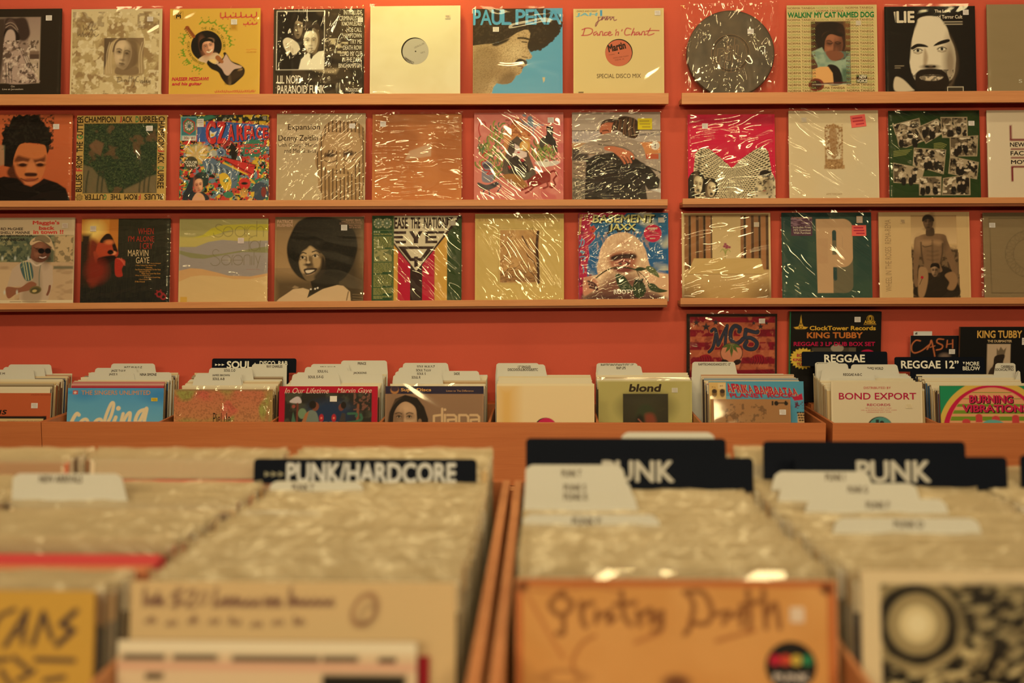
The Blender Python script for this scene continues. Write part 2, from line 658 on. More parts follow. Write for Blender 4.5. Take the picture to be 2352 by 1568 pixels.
struct('floor', (-4.6, -2.6, -0.05, 4.6, 4.1, 0.0), M_FLOOR)
struct('wall_back', (-4.6, WALL_Y, 0.0, 4.6, WALL_Y + 0.1, 3.0), M_WALL)
struct('wall_left', (-4.6, -2.6, 0.0, -4.5, WALL_Y, 3.0), M_DIM)
struct('wall_right', (4.5, -2.6, 0.0, 4.6, WALL_Y, 3.0), M_DIM)
struct('wall_front', (-4.5, -2.6, 0.0, 4.5, -2.5, 3.0), M_DIM)
struct('ceiling', (-4.6, -2.6, 3.0, 4.6, 4.1, 3.05), M_CREAM)

# ------------------------------------------------------------------ wall shelves (narrow picture ledges)
LIPY = 3.905
SHELF = {}


def ledge(key, xa, ya, xb, yb, face, strip, drop, label):
    """a ledge whose lip's top edge runs between two photo points; face/strip = heights of lip and of the board under it in px"""
    A, B = ray(xa, ya, LIPY), ray(xb, yb, LIPY)
    ang = math.atan2(B.z - A.z, B.x - A.x)
    L = (B - A).length
    t = thing('picture_ledge', label, 'shelf', ((A.x + B.x) / 2, WALL_Y, (A.z + B.z) / 2), (0, -ang, 0), 'oak record ledges on the coral wall')
    px = LIPY / FPX
    fh, sh = face * px, strip * px
    d = LIPY - WALL_Y
    m = MB()
    m.box(-L / 2, d, -fh, L / 2, d + 0.012, 0)
    bevel(m.build('front_lip', M_WOOD, t), 0.0012)
    m = MB()
    if sh:
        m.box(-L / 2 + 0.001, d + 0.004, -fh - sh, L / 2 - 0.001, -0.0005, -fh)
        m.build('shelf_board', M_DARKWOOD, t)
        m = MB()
        m.box(-L / 2 + 0.001, d + 0.012, -fh, L / 2 - 0.001, -0.0005, -drop)
        m.build('ledge_top', M_WOOD, t)
    else:
        m.box(-L / 2 + 0.001, d + 0.012, -drop - 0.014, L / 2 - 0.001, -0.0005, -drop)
        m.build('shelf_board', M_WOOD, t)
    SHELF[key] = (A, B, drop)
    return t


ledge('1L', -260, 217.0, 1536, 213.6, 24.5, 0, 0.017, 'top oak ledge on the wall left of the gap, tall front lip')
ledge('1R', 1566, 213.0, 2620, 206.5, 25.5, 0, 0.017, 'top oak ledge on the wall right of the gap, tall front lip')
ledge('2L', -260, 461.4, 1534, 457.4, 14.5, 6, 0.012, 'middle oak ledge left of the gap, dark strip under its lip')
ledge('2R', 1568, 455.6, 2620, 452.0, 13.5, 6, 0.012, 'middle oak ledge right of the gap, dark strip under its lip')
ledge('3L', -260, 698.5, 1533, 686.0, 14.5, 5, 0.012, 'lowest oak ledge left of the gap, above the bare coral wall')
ledge('3R', 1563, 684.5, 2620, 682.5, 14.5, 5, 0.012, 'lowest oak ledge right of the gap, above the boxed sets')


def ledge_floor(key, X):
    A, B, drop = SHELF[key]
    return A.z + (B.z - A.z) * (X - A.x) / (B.x - A.x) - drop


# ------------------------------------------------------------------ wall bins
WF, WFI = 3.575, 3.590           # front panel outer / inner face
WTOP, WBOT, WFL = 0.836, 0.634, 0.614
SLOPE = math.radians(8.5)
WLEAN = math.radians(11)


def wall_floor(y):
    return WFL + (y - WFI) * math.tan(SLOPE)


def wx(px):
    return ray(px, 975, WF + 0.02).x


def panel(t, nm, box, mat, bv=0.0012):
    m = MB()
    m.box(*box)
    return bevel(m.build(nm, mat, t), bv)


def wall_bin(x0, x1, divs, label):
    t = thing('browser_bin', label, 'record bin', ((x0 + x1) / 2, 3.78, 0), group='plywood record bins under the coral wall')
    c, cy = (x0 + x1) / 2, 3.78
    a, b = x0 - c, x1 - c
    y0, y1 = WF - cy, 3.995 - cy
    T = 0.009
    panel(t, 'front_panel', (a, y0, WBOT, b, WFI - cy, WTOP), M_BINWOOD)
    panel(t, 'side_panel', (a, WFI - cy, WFL - .01, a + T, y1, WTOP), M_BINWOOD)
    panel(t, 'side_panel', (b - T, WFI - cy, WFL - .01, b, y1, WTOP), M_BINWOOD)
    for d in divs:
        panel(t, 'divider_panel', (d - c - 0.004, WFI - cy, WFL, d - c + 0.004, 3.905 - cy, WTOP), M_BINWOOD)
    m = MB()
    ys = (WFI - cy, 3.905 - cy)
    zs = (WFL, wall_floor(3.905))
    m.add([(a + T, ys[0], zs[0]), (b - T, ys[0], zs[0]), (b - T, ys[1], zs[1]), (a + T, ys[1], zs[1]),
           (a + T, ys[0], WFL - .01), (b - T, ys[0], WFL - .01), (b - T, ys[1], WFL - .01), (a + T, ys[1], WFL - .01)],
          [(0, 1, 2, 3), (7, 6, 5, 4), (0, 4, 5, 1), (1, 5, 6, 2), (2, 6, 7, 3), (3, 7, 4, 0)], (.5, .5, .5))
    m.build('sloping_floor', M_BINWOOD, t)
    panel(t, 'back_panel', (a + T, 3.905 - cy, WFL - .01, b - T, y1, 0.850), M_BINWOOD)
    panel(t, 'base_cabinet', (a + .002, WF + .03 - cy, 0, b - .002, y1, WFL - .011), M_BINWOOD)
    panel(t, 'base_trim', (a, WF - .006 - cy, WBOT - .016, b, WFI - cy, WBOT - .002), M_WOOD)
    return t


X_L1 = wx(100.5)
DIV_MAIN = [wx(p) for p in (368, 623, 874, 1124, 1373, 1610)]
wall_bin(wx(-410), X_L1 - 0.001, [wx(-155)], 'plywood record bin under the shelves, at the left edge beyond the seam')
wall_bin(X_L1 + 0.001, wx(1894), DIV_MAIN, 'long plywood record bin with seven compartments under the bare coral wall')
wall_bin(wx(1909), wx(2680), [wx(2152), wx(2412)], 'plywood record bin right of the seam, under the black reggae signs')

# ------------------------------------------------------------------ island bins in front
FTOP, FBOT = 1.008, 0.757
FLEAN = math.radians(10)
FY0, FY1 = 0.955, 1.885


def ffloor(y):
    return FBOT - 0.050 * (y - 1.06)


def island_bin(x0, x1, divs, label, wood_right, wood_left):
    c, cy = (x0 + x1) / 2, (FY0 + FY1) / 2
    t = thing('browser_bin', label, 'record bin', (c, cy, 0), group='island record bins in front')
    a, b = x0 - c, x1 - c
    y0, y1 = FY0 - cy, FY1 - cy
    T = 0.013
    panel(t, 'front_panel', (a, y0, 0.0, b, y0 + T, FTOP - .002), M_BINWOOD)
    panel(t, 'back_panel', (a, y1 - T, 0.0, b, y1, FTOP - .002), M_BINWOOD)
    panel(t, 'side_panel', (a, y0 + T, 0.0, a + T, y1 - T, FTOP), M_WOOD)
    panel(t, 'side_panel', (b - T, y0 + T, 0.0, b, y1 - T, FTOP), M_WOOD)
    for d in divs:
        panel(t, 'divider_panel', (d - c - .003, y0 + T, FBOT - .045, d - c + .003, y1 - T, FTOP - .012), M_WOOD)
    m = MB()
    ya, yb = y0 + T, y1 - T
    za, zb = ffloor(ya + cy), ffloor(yb + cy)
    q = [(a + T, ya, za), (b - T, ya, za), (b - T, yb, zb), (a + T, yb, zb)]
    m.add(q + [(x, y, z - .012) for x, y, z in q], [(0, 1, 2, 3), (7, 6, 5, 4), (0, 4, 5, 1), (1, 5, 6, 2), (2, 6, 7, 3), (3, 7, 4, 0)], (.5, .5, .5))
    m.build('sloping_floor', M_BINWOOD, t)
    return t


island_bin(-1.09, -0.0590, (-0.752, -0.4205), 'foreground island record bin left of the dark gap, nearest the camera', True, False)
island_bin(-0.0520, 0.975, (0.2985, 0.6370), 'foreground island record bin right of the dark gap, nearest the camera', False, True)


# ------------------------------------------------------------------ cover pictures, ledge by ledge (coordinates are photo pixels or an enlarged crop's)
CREAM, PALE, BLACK, DARK = (222, 198, 142), (204, 180, 126), (22, 18, 12), (44, 34, 20)


def a_jerusalem(a):
    a.at(5.88, 0, 10)
    a.rect(-400, 178, 541, 1078, (150, 124, 86))
    a.rect(-400, 182, 537, 1072, (146, 116, 84))
    a.grad((380, 182, 537, 1072), (152, 120, 88), (190, 160, 112))
    a.poly([(60, 200), (200, 190), (330, 190), (390, 330), (395, 430), (330, 500), (250, 480), (215, 380), (60, 420)], (62, 44, 30), curve=True, soft=14)
    a.poly([(-400, 190), (60, 190), (60, 600), (10, 1060), (-400, 1060)], (70, 52, 34), soft=20)
    a.poly([(60, 330), (75, 260), (110, 205), (150, 205), (200, 260), (240, 350), (230, 420), (60, 380)], (86, 62, 44), curve=True, soft=6)
    for k in range(4):
        a.ln([(70, 275 + 22 * k), (130, 250 + 18 * k), (190, 280 + 22 * k), (235, 350 + 16 * k)], 7, (178, 146, 104) if k % 2 == 0 else (48, 34, 22))
    a.poly([(60, 345), (150, 335), (235, 380), (250, 500), (60, 480)], (40, 28, 18), curve=True, soft=8)
    a.poly([(95, 360), (150, 345), (190, 385), (205, 470), (190, 560), (120, 590), (60, 540), (60, 440)], (188, 154, 116), curve=True, soft=8)
    a.poly([(50, 520), (170, 500), (250, 560), (330, 690), (420, 860), (500, 1000), (520, 1068), (90, 1068), (70, 800)], (176, 142, 106), curve=True, soft=8)
    a.noise((40, 500, 520, 1070), 46, (70, 48, 30), .52, .60, 3, 3, .85, rot=20)
    a.noise((40, 500, 520, 1070), 30, (214, 182, 136), .56, .66, 5, 2, .8)
    a.ln([(60, 640), (150, 635), (235, 620)], 8, (120, 90, 56))
    for x in (250, 300, 350):
        a.ln([(x, 560 + (x - 250)), (x + 70, 720 + (x - 250)), (x + 130, 860 + (x - 250) * .7)], 8, (60, 42, 28))
    for x in (90, 125, 160):
        a.ln([(x - 10, 800), (x, 930), (x + 10, 1065)], 9, (46, 34, 22))
    a.rect(400, 640, 530, 750, (122, 92, 62), soft=8)
    a.rect(405, 685, 530, 748, (84, 60, 40), soft=6)
    a.t('Om', 160, 1106, 210, 1133, (190, 164, 120), bold=.02)
    a.t('Live at Jerusalem', 45, 1146, 325, 1176, (190, 164, 120), bold=.02)


def a_floral(a):
    a.at(5.88, 0, 10)
    a.rect(975, 110, 2145, 1230, (178, 146, 84), soft=4)
    a.noise((975, 100, 2145, 1240), 110, (146, 110, 60), .50, .62, 1, 4, .8)
    a.noise((975, 100, 2145, 1240), 95, (208, 178, 112), .50, .58, 4, 4)
    a.noise((975, 100, 2145, 1240), 50, (222, 194, 130), .58, .66, 2, 3, .8)
    a.noise((975, 100, 1400, 420), 70, (128, 96, 54), .52, .66, 6, 3, .6)
    a.noise((1850, 130, 2145, 330), 60, (128, 96, 54), .45, .6, 7, 3, .7)
    a.rect(1405, 465, 1935, 957, (120, 92, 54))
    a.grad((1405, 465, 1940, 957), (96, 72, 42), (140, 108, 64), True)
    a.poly([(1580, 470), (1480, 560), (1450, 750), (1415, 957), (1600, 957), (1570, 800), (1530, 620), (1600, 500)], (182, 148, 88), curve=True, soft=8)
    a.poly([(1640, 470), (1850, 520), (1925, 700), (1940, 957), (1700, 957), (1850, 800), (1830, 620)], (160, 128, 74), curve=True, soft=10)
    a.face(1660, 690, 260, 400, (192, 158, 102), (116, 88, 52), (74, 54, 32), 8, -1)
    a.poly([(1700, 480), (1850, 520), (1870, 800), (1780, 840), (1800, 620)], (112, 84, 48), curve=True, soft=26, a=.8)
    a.ln([(1530, 640), (1545, 560), (1600, 490), (1690, 478)], 26, (104, 78, 46), soft=6)
    a.poly([(1580, 860), (1700, 900), (1850, 850), (1860, 957), (1580, 957)], (132, 102, 60), curve=True, soft=8)
    for x in (1440, 1470, 1500, 1880, 1910):
        a.ln([(x + 40, 520), (x, 700), (x + 10, 940)], 10, (206, 172, 112), soft=4, a=.7)
    C = (104, 78, 46)
    a.ln([(1115, 285), (1130, 350), (1150, 320), (1165, 350), (1185, 290)], 9, C)
    a.ln([(1230, 340), (1200, 350), (1190, 310), (1225, 240), (1250, 260), (1225, 340), (1260, 355), (1310, 325)], 8, C)
    a.ln([(1045, 390), (1050, 430), (1075, 400), (1090, 440), (1110, 385)], 9, C)
    a.ln([(1115, 360), (1120, 440), (1145, 400), (1160, 440), (1185, 400), (1190, 440)], 8, C)
    a.ln([(1210, 440), (1190, 420), (1230, 340), (1245, 360), (1220, 450), (1260, 400), (1285, 440), (1330, 410)], 8, C)
    C = (92, 66, 38)
    a.ln([(1600, 1000), (1595, 1060)], 9, C)
    a.ln([(1580, 1000), (1640, 1000), (1650, 1040), (1600, 1062)], 9, C)
    for x in (1668, 1730):
        a.ell(x, 1048, 14, 15, C, hole=.6)
    a.ln([(1690, 1060), (1695, 1032), (1712, 1035), (1715, 1055)], 8, C)
    for x in (1755, 1785):
        a.ln([(x, 980), (x - 4, 1060)], 8, C)
        a.ln([(x - 12, 1010), (x + 22, 1004)], 7, C)
    a.ln([(1800, 1020), (1812, 1060), (1835, 1025), (1820, 1120), (1800, 1135)], 8, C)
    a.ln([(1880, 990), (1850, 1000), (1845, 1050), (1880, 1060)], 9, C)
    for i, x in enumerate((1900, 1930, 1960, 1990, 2012)):
        a.ln([(x, 1040), (x + 8, 1075), (x + 22, 1040 + 8 * (i % 2)), (x + 26, 1075)], 8, C)
    a.ln([(1962, 1000), (1958, 1075)], 8, C)


def a_yellow(a):
    a.at(5.004, 380, 10)
    O, Rd, G = (120, 78, 18), (192, 34, 46), (104, 134, 24)
    a.rect(96, 80, 196, 170, (150, 96, 20))
    a.rect(101, 84, 191, 166, (214, 160, 54))
    a.t('M', 114, 122, 172, 162, BLACK, bold=.05)
    for k in (-1, 0, 1):
        a.ln([(143 + k * 8, 130), (143 + k * 28, 94)], 9, BLACK)
    a.rect(745, 240, 815, 300, (170, 112, 26), soft=20, a=.8)
    a.ell(470, 483, 178, 178, (16, 12, 8))
    a.arc('THE LIBYAN MELODIES', 470, 483, 205, -18, 105, 30, (132, 112, 26))
    a.arc('ACCORD TO THE MODERN GROUP', 470, 483, 208, 285, 185, 28, (132, 112, 26), inward=True)
    import random as _r
    rr = _r.Random(4)
    for a0, a1 in ((-18, 25), (32, 58), (64, 92), (190, 212), (222, 236), (244, 262), (274, 300)):
        R0 = 275
        pts = []
        for k in range(7):
            w = math.radians(a0 + (a1 - a0) * k / 6)
            r = R0 + (10 if k % 2 else -8)
            pts.append((470 + r * math.sin(w), 483 - r * math.cos(w)))
        a.ln(pts, 15, G)
        for k in (1, 3, 5):
            w = math.radians(a0 + (a1 - a0) * k / 6)
            r2 = R0 + rr.choice((34, 44, 26))
            a.ln([pts[k], (470 + r2 * math.sin(w + .03), 483 - r2 * math.cos(w + .03))], 9, G)
            r3 = R0 + rr.choice((-34, 58))
            a.ell(470 + r3 * math.sin(w), 483 - r3 * math.cos(w), 7, 7, G)
    # guitar
    a.ln([(245, 270), (320, 370)], 42, (150, 76, 26), curve=False)
    a.ell(246, 274, 26, 24, (146, 70, 24))
    for k in range(6):
        a.ell(218 + 14 * k, 288 + 20 * k, 8, 8, (90, 50, 20))
        a.ell(262 + 12 * k, 280 + 16 * k, 7, 7, (110, 50, 20))
    a.poly([(380, 650), (430, 600), (500, 580), (590, 565), (650, 640), (560, 720), (490, 690)], (208, 168, 112), curve=True)
    a.face(492, 495, 150, 200, (214, 148, 96), (160, 92, 52), (24, 14, 8), -14, 1, white=(230, 200, 160))
    a.poly([(390, 500), (392, 430), (440, 392), (530, 402), (552, 450), (500, 430), (430, 450), (415, 540)], (20, 14, 8), curve=True)
    a.ln([(478, 552), (505, 558), (535, 532)], 13, (236, 210, 180))
    a.ln([(600, 620), (668, 690)], 52, (150, 82, 34), curve=False)
    a.poly([(480, 690), (500, 650), (560, 690), (600, 690), (670, 610), (665, 570), (690, 560), (720, 600), (760, 660), (850, 700), (910, 750), (905, 820), (850, 880), (780, 935), (710, 930), (650, 860), (610, 790), (530, 750)], (26, 16, 8), curve=True)
    a.poly([(590, 690), (640, 680), (690, 590), (705, 590), (750, 660), (800, 695), (880, 725), (860, 745), (790, 760), (735, 825), (690, 815), (650, 750)], (198, 156, 116), curve=True)
    a.ln([(600, 620), (650, 668)], 40, (160, 90, 40), curve=False)
    a.poly([(500, 650), (560, 640), (590, 660), (560, 690)], (226, 180, 96), curve=True)
    a.ell(745, 880, 16, 50, (150, 116, 70), soft=10, a=.8)
    a.ell(860, 765, 30, 12, (190, 140, 70), -20)
    a.poly([(700, 930), (740, 830), (800, 770), (880, 760), (890, 830)], (60, 38, 16), curve=True, soft=18, a=.8)
    a.t('NASSER MIZDAWI', 84, 845, 500, 886, Rd, bold=.045, shear=.2)
    a.t('and his guitar', 84, 903, 424, 950, Rd, bold=.045, shear=.2)
    # Arabic title, set as brush strokes
    for x0, y0, x1, s in ((628, 150, 1045, 1), (895, 235, 1050, .9), (575, 1018, 1035, .38)):
        n = max(3, int((x1 - x0) / (56 * s)))
        for k in range(n):
            xa = x0 + (x1 - x0) * k / n
            xb = xa + (x1 - x0) / n * .86
            up = rr.choice((52, 20, 26, 44)) * s
            a.ln([(xa, y0 - up * rr.random()), (xa + 4, y0 + 6 * s), (xb, y0 - 4 * s), (xb + 3, y0 - up)], 11 * s + 2, Rd)
            if rr.random() < .6:
                a.ell((xa + xb) / 2, y0 - 46 * s + 70 * s * rr.choice((0, 1)), 6 * s + 1, 5 * s + 1, Rd)
    a.t('VOLUME ONE', 930, 552, 1044, 566, (206, 120, 40))
    a.ln([(930, 530), (960, 534), (1000, 526), (1044, 532)], 8, (206, 120, 40))


def a_paranoid(a):
    a.at(5.004, 380, 10)
    W = (222, 198, 148)
    a.rect(1240, 55, 2290, 1200, (62, 46, 26))
    a.noise((1830, 60, 2290, 400), 150, (96, 74, 44), .5, .7, 2, 3, .7, sy=2)
    a.noise((1830, 400, 2100, 570), 70, (196, 168, 112), .5, .64, 5, 3, .9, sy=2)
    a.noise((1240, 760, 2290, 1200), 170, (36, 26, 14), .45, .6, 6, 2, .9, sy=2)
    a.poly([(1830, 600), (2000, 650), (2290, 640), (2290, 720), (1830, 690)], (34, 24, 14), soft=14)
    a.poly([(1700, 760), (1990, 752), (1960, 800), (1830, 790)], (170, 140, 90), soft=22)
    a.rect(1272, 75, 1828, 762, W)
    a.rect(1280, 83, 1822, 756, (26, 18, 10))
    a.noise((1560, 83, 1822, 420), 120, (84, 64, 38), .5, .7, 1, 2, .6)
    a.face(1520, 275, 120, 240, (150, 122, 80), (64, 46, 28), (18, 12, 8), 0, 1, white=(206, 178, 126))
    a.poly([(1470, 330), (1440, 240), (1480, 150), (1560, 160), (1570, 210), (1500, 190), (1475, 260)], (34, 24, 14), curve=True)
    a.face(1668, 435, 175, 250, (226, 202, 150), (150, 118, 72), (40, 28, 16), 0, -1, white=(236, 214, 170))
    a.poly([(1590, 420), (1600, 320), (1670, 280), (1750, 310), (1770, 430), (1740, 560), (1790, 560), (1810, 380), (1740, 240), (1620, 250), (1575, 330)], (56, 40, 24), curve=True, soft=8)
    a.poly([(1350, 420), (1400, 385), (1480, 420), (1530, 470), (1540, 530), (1470, 590), (1440, 550), (1400, 600), (1385, 540), (1360, 490)], (216, 190, 138), curve=True)
    for k in range(4):
        a.ln([(1385 + 25 * k, 450 + 20 * k), (1400 + 22 * k, 520 + 14 * k)], 6, (130, 100, 60))
    a.poly([(1532, 756), (1560, 640), (1640, 560), (1690, 610), (1760, 550), (1822, 540), (1822, 756)], (228, 206, 160), curve=False)
    a.ell(1678, 605, 16, 30, (46, 32, 18))
    a.ln([(1660, 560), (1690, 540), (1740, 550)], 8, (110, 84, 50))
    lines = (('INTROLUDE', 2046, 72, 2254, 126), ('CRIMINALISTIC', 1995, 138, 2256, 194), ('KNOWLEDGE', 2026, 204, 2254, 254), ('HOE CALL', 2082, 274, 2254, 326),
             ('HAMPTOWN', 2042, 342, 2254, 394), ('TRY ME', 2122, 412, 2254, 464), ('DEATH ROW', 2042, 482, 2256, 534), ('LOAD MY CLIP', 2010, 550, 2258, 604),
             ('IN THE DARK', 2034, 620, 2258, 674), ('BINGHAMPTON', 1992, 690, 2256, 742), ('PRODUCED BY', 2078, 978, 2266, 1016))
    for l in lines:
        a.t(*l, W, 'sans', .012)
    a.t('LIL NOID', 1290, 824, 1566, 920, W, bold=.03)
    a.t('PARANOID FUNK', 1292, 938, 1838, 1034, W, bold=.03)


def a_white12(a):
    a.at(3.267, 600, 0)
    a.noise(None, 160, (214, 188, 124), .45, .8, 2, 3, .5)


def a_profile(a):
    a.at(3.267, 1040, 0)
    B = (92, 150, 172)
    SK, SH, HR = (188, 150, 92), (116, 84, 46), (50, 36, 20)
    a.rect(140, 60, 830, 720, B)
    a.poly([(148, 66), (620, 66), (780, 150), (800, 220), (740, 320), (640, 372), (580, 370), (520, 300), (300, 330), (148, 400)], HR, curve=True, soft=3)
    rr = random.Random(6)
    for k in range(70):
        w = k / 69
        px, py = catmull([(640, 60), (760, 110), (806, 190), (770, 270), (700, 335), (640, 372), (580, 372), (545, 330)], False, 10)[min(69, int(w * 70))]
        a.ell(px + rr.uniform(-6, 8), py + rr.uniform(-6, 8), rr.uniform(8, 15), rr.uniform(8, 15), HR)
    a.noise((148, 60, 700, 330), 12, (76, 56, 32), .58, .70, 3, 2, .6)
    a.poly([(820, 60), (835, 60), (835, 720), (600, 720), (600, 400), (690, 360), (790, 290), (822, 200)], B, curve=False, soft=4, a=.0)
    FC = [(148, 345), (230, 335), (300, 330), (345, 320), (420, 290), (480, 250), (540, 226), (566, 228), (582, 255), (574, 300), (562, 330), (560, 362), (580, 400), (597, 428), (588, 446), (566, 452), (548, 448), (552, 470), (558, 494), (530, 510), (520, 530), (518, 548), (500, 566), (474, 574), (462, 598), (440, 625), (410, 636), (370, 638), (330, 630), (305, 660), (290, 720), (148, 720)]
    a.poly(FC, SK)
    a.clip(FC)
    a.poly([(148, 380), (300, 350), (350, 450), (320, 580), (200, 740), (100, 740)], (146, 112, 64), curve=True, soft=34, a=.8)
    a.ell(470, 400, 70, 60, (206, 170, 108), soft=40)
    a.ell(390, 560, 90, 70, (150, 114, 66), soft=36, a=.8)
    a.noise(None, 4.5, SH, .50, .72, 1, 1, .5)
    a.poly([(400, 560), (470, 560), (450, 640), (380, 650), (330, 630)], (110, 80, 44), curve=True, soft=16, a=.7)
    a.poly([(300, 330), (420, 292), (400, 320), (320, 350)], HR, curve=True, soft=6)
    a.clip()
    a.ln([(490, 290), (530, 290), (570, 300)], 14, (54, 38, 20))
    a.ln([(520, 318), (555, 322)], 9, (54, 38, 20))
    a.poly([(465, 475), (500, 445), (555, 465), (550, 492), (515, 470), (480, 485)], (40, 28, 16), curve=True)
    a.ln([(490, 500), (525, 508), (515, 520)], 10, (120, 80, 54))
    a.ln([(520, 430), (560, 440)], 8, SH)
    a.poly([(672, 588), (692, 588), (690, 612), (680, 628)], (208, 174, 106))
    for i, (ch, xa, xb) in enumerate((('P', 152, 210), ('A', 205, 292), ('U', 290, 370), ('L', 365, 440), ('P', 470, 545), ('E', 545, 612), ('N', 612, 698), ('A', 700, 815))):
        a.t(ch, xa, 72, xb, 190, (84, 148, 176), bold=.025)
        a.t(ch, xa + 7, 78, xb - 7, 184, (150, 178, 176), bold=-.004)
        a.t(ch, xa + 11, 84, xb - 11, 178, (64, 110, 136), bold=-.02)


def a_disco(a):
    a.at(3.267, 1040, 0)
    R, T = (178, 24, 52), (120, 168, 160)
    a.t('DANCE AND CHANT', 932, 77, 1086, 90, (110, 54, 34), shear=.25)
    a.t('JAH', 925, 96, 1085, 128, T, bold=.05, shear=.2)
    a.rect(1106, 76, 1122, 122, (60, 140, 160))
    D = (120, 26, 60)
    a.ln([(1096, 128), (1090, 168), (1072, 200), (1078, 172), (1110, 150), (1128, 128), (1118, 152), (1140, 132), (1146, 152), (1160, 126), (1158, 152), (1180, 130), (1184, 152), (1204, 130), (1212, 156), (1230, 150)], 6, D)
    a.ln([(1090, 132), (1150, 126), (1214, 130)], 4, D)
    L = [[(992, 214), (976, 268)], [(970, 224), (1010, 212), (1046, 222), (1044, 250), (1012, 266), (966, 268)], [(1078, 240), (1058, 250), (1062, 268), (1084, 250), (1086, 268), (1100, 262)],
         [(1102, 268), (1108, 242), (1124, 242), (1124, 268), (1136, 264)], [(1160, 246), (1140, 250), (1140, 268), (1162, 264)], [(1166, 258), (1186, 250), (1178, 240), (1166, 256), (1176, 270), (1198, 262)],
         [(1228, 226), (1224, 236)], [(1222, 270), (1228, 246), (1244, 246), (1240, 270)], [(1272, 226), (1268, 236)], [(1338, 222), (1306, 216), (1290, 246), (1298, 268), (1330, 264)],
         [(1360, 218), (1340, 270), (1354, 246), (1366, 248), (1362, 268), (1372, 264)], [(1398, 246), (1378, 250), (1380, 268), (1402, 252), (1400, 268), (1414, 262)],
         [(1416, 268), (1424, 244), (1440, 244), (1438, 268), (1452, 262)], [(1484, 218), (1462, 262), (1476, 270), (1510, 258)], [(1452, 240), (1496, 234), (1548, 236)]]
    for p in L:
        a.ln(p, 7, R)
    a.t('SPECIAL DISCO MIX', 1080, 560, 1410, 592, (70, 40, 20))
    a.rect(942, 694, 980, 704, (90, 60, 30))


def a_tin(a):
    pass


def a_walkin(a):
    a.at(5.004, 1560, 0)
    M, G, GG = (112, 66, 28), (152, 152, 72), (32, 112, 46)
    y = 104
    rows = []
    for k in range(29):
        yy = 82 + 34.3 * k
        if 130 < yy < 212:
            continue
        rows.append((yy, k))
    for yy, k in rows:
        for j, x in enumerate((1250, 1578, 1920)):
            col = M if (k + j) % 2 == 0 else G
            w = 318
            if 240 < yy < 975:
                col = M if k % 2 == 0 else G
                if j == 1:
                    continue
            a.t('NORMA TANEGA', x, yy, x + w, yy + 24, col, bold=.004)
    a.rect(1516, 250, 1968, 978, (60, 40, 22))
    a.t("WALKIN' MY CAT NAMED DOG", 1250, 140, 2242, 208, GG, bold=.05)
    a.noise((1520, 254, 1964, 974), 100, (96, 62, 32), .5, .7, 3, 3, .7)
    a.rect(1900, 254, 1964, 580, (150, 96, 46), soft=20, a=.7)
    a.poly([(1570, 470), (1580, 300), (1720, 254), (1880, 290), (1910, 440), (1880, 600), (1680, 560), (1640, 640)], (34, 22, 14), curve=True, soft=6)
    a.face(1770, 540, 240, 340, (146, 84, 46), (76, 42, 24), (30, 16, 10), 6, -1, eyes=False)
    a.ln([(1700, 500), (1735, 512), (1765, 500)], 10, (44, 24, 14))
    a.ln([(1800, 505), (1835, 512), (1860, 500)], 10, (44, 24, 14))
    a.poly([(1640, 440), (1700, 370), (1800, 360), (1890, 400), (1860, 430), (1740, 400), (1680, 470), (1665, 640), (1640, 560)], (36, 24, 14), curve=True, soft=4)
    a.poly([(1524, 600), (1640, 550), (1690, 640), (1790, 712), (1900, 690), (1964, 610), (1964, 974), (1524, 974)], (150, 160, 112), curve=False, soft=6)
    a.noise((1524, 600, 1964, 974), 60, (100, 122, 90), .5, .65, 5, 2, .6)
    a.poly([(1690, 600), (1730, 690), (1800, 706), (1890, 660), (1850, 600)], (128, 72, 40), curve=True, soft=6)
    a.poly([(1524, 640), (1560, 700), (1590, 780), (1524, 820)], (90, 50, 30), curve=True, soft=6)
    a.poly([(1700, 770), (1790, 760), (1850, 830), (1870, 974), (1700, 974)], (20, 14, 10), curve=True)
    a.poly([(1524, 810), (1620, 775), (1710, 775), (1760, 850), (1770, 974), (1524, 974)], (222, 156, 78), curve=False, soft=4)
    a.ell(1570, 985, 90, 75, (120, 40, 22))
    a.ell(1570, 985, 62, 52, (60, 30, 18))
    a.rect(1870, 800, 1964, 974, (60, 84, 50), soft=16, a=.8)
    a.ln([(1640, 970), (1964, 955)], 14, (90, 40, 30), curve=False)
    a.rect(1524, 978, 1968, 984, CREAM)
    a.rect(2028, 870, 2156, 968, (40, 28, 16))
    a.t('NEW', 2062, 876, 2146, 918, CREAM, bold=.05, shear=.2)
    a.t('VOICE', 2034, 924, 2154, 962, CREAM, bold=.05)


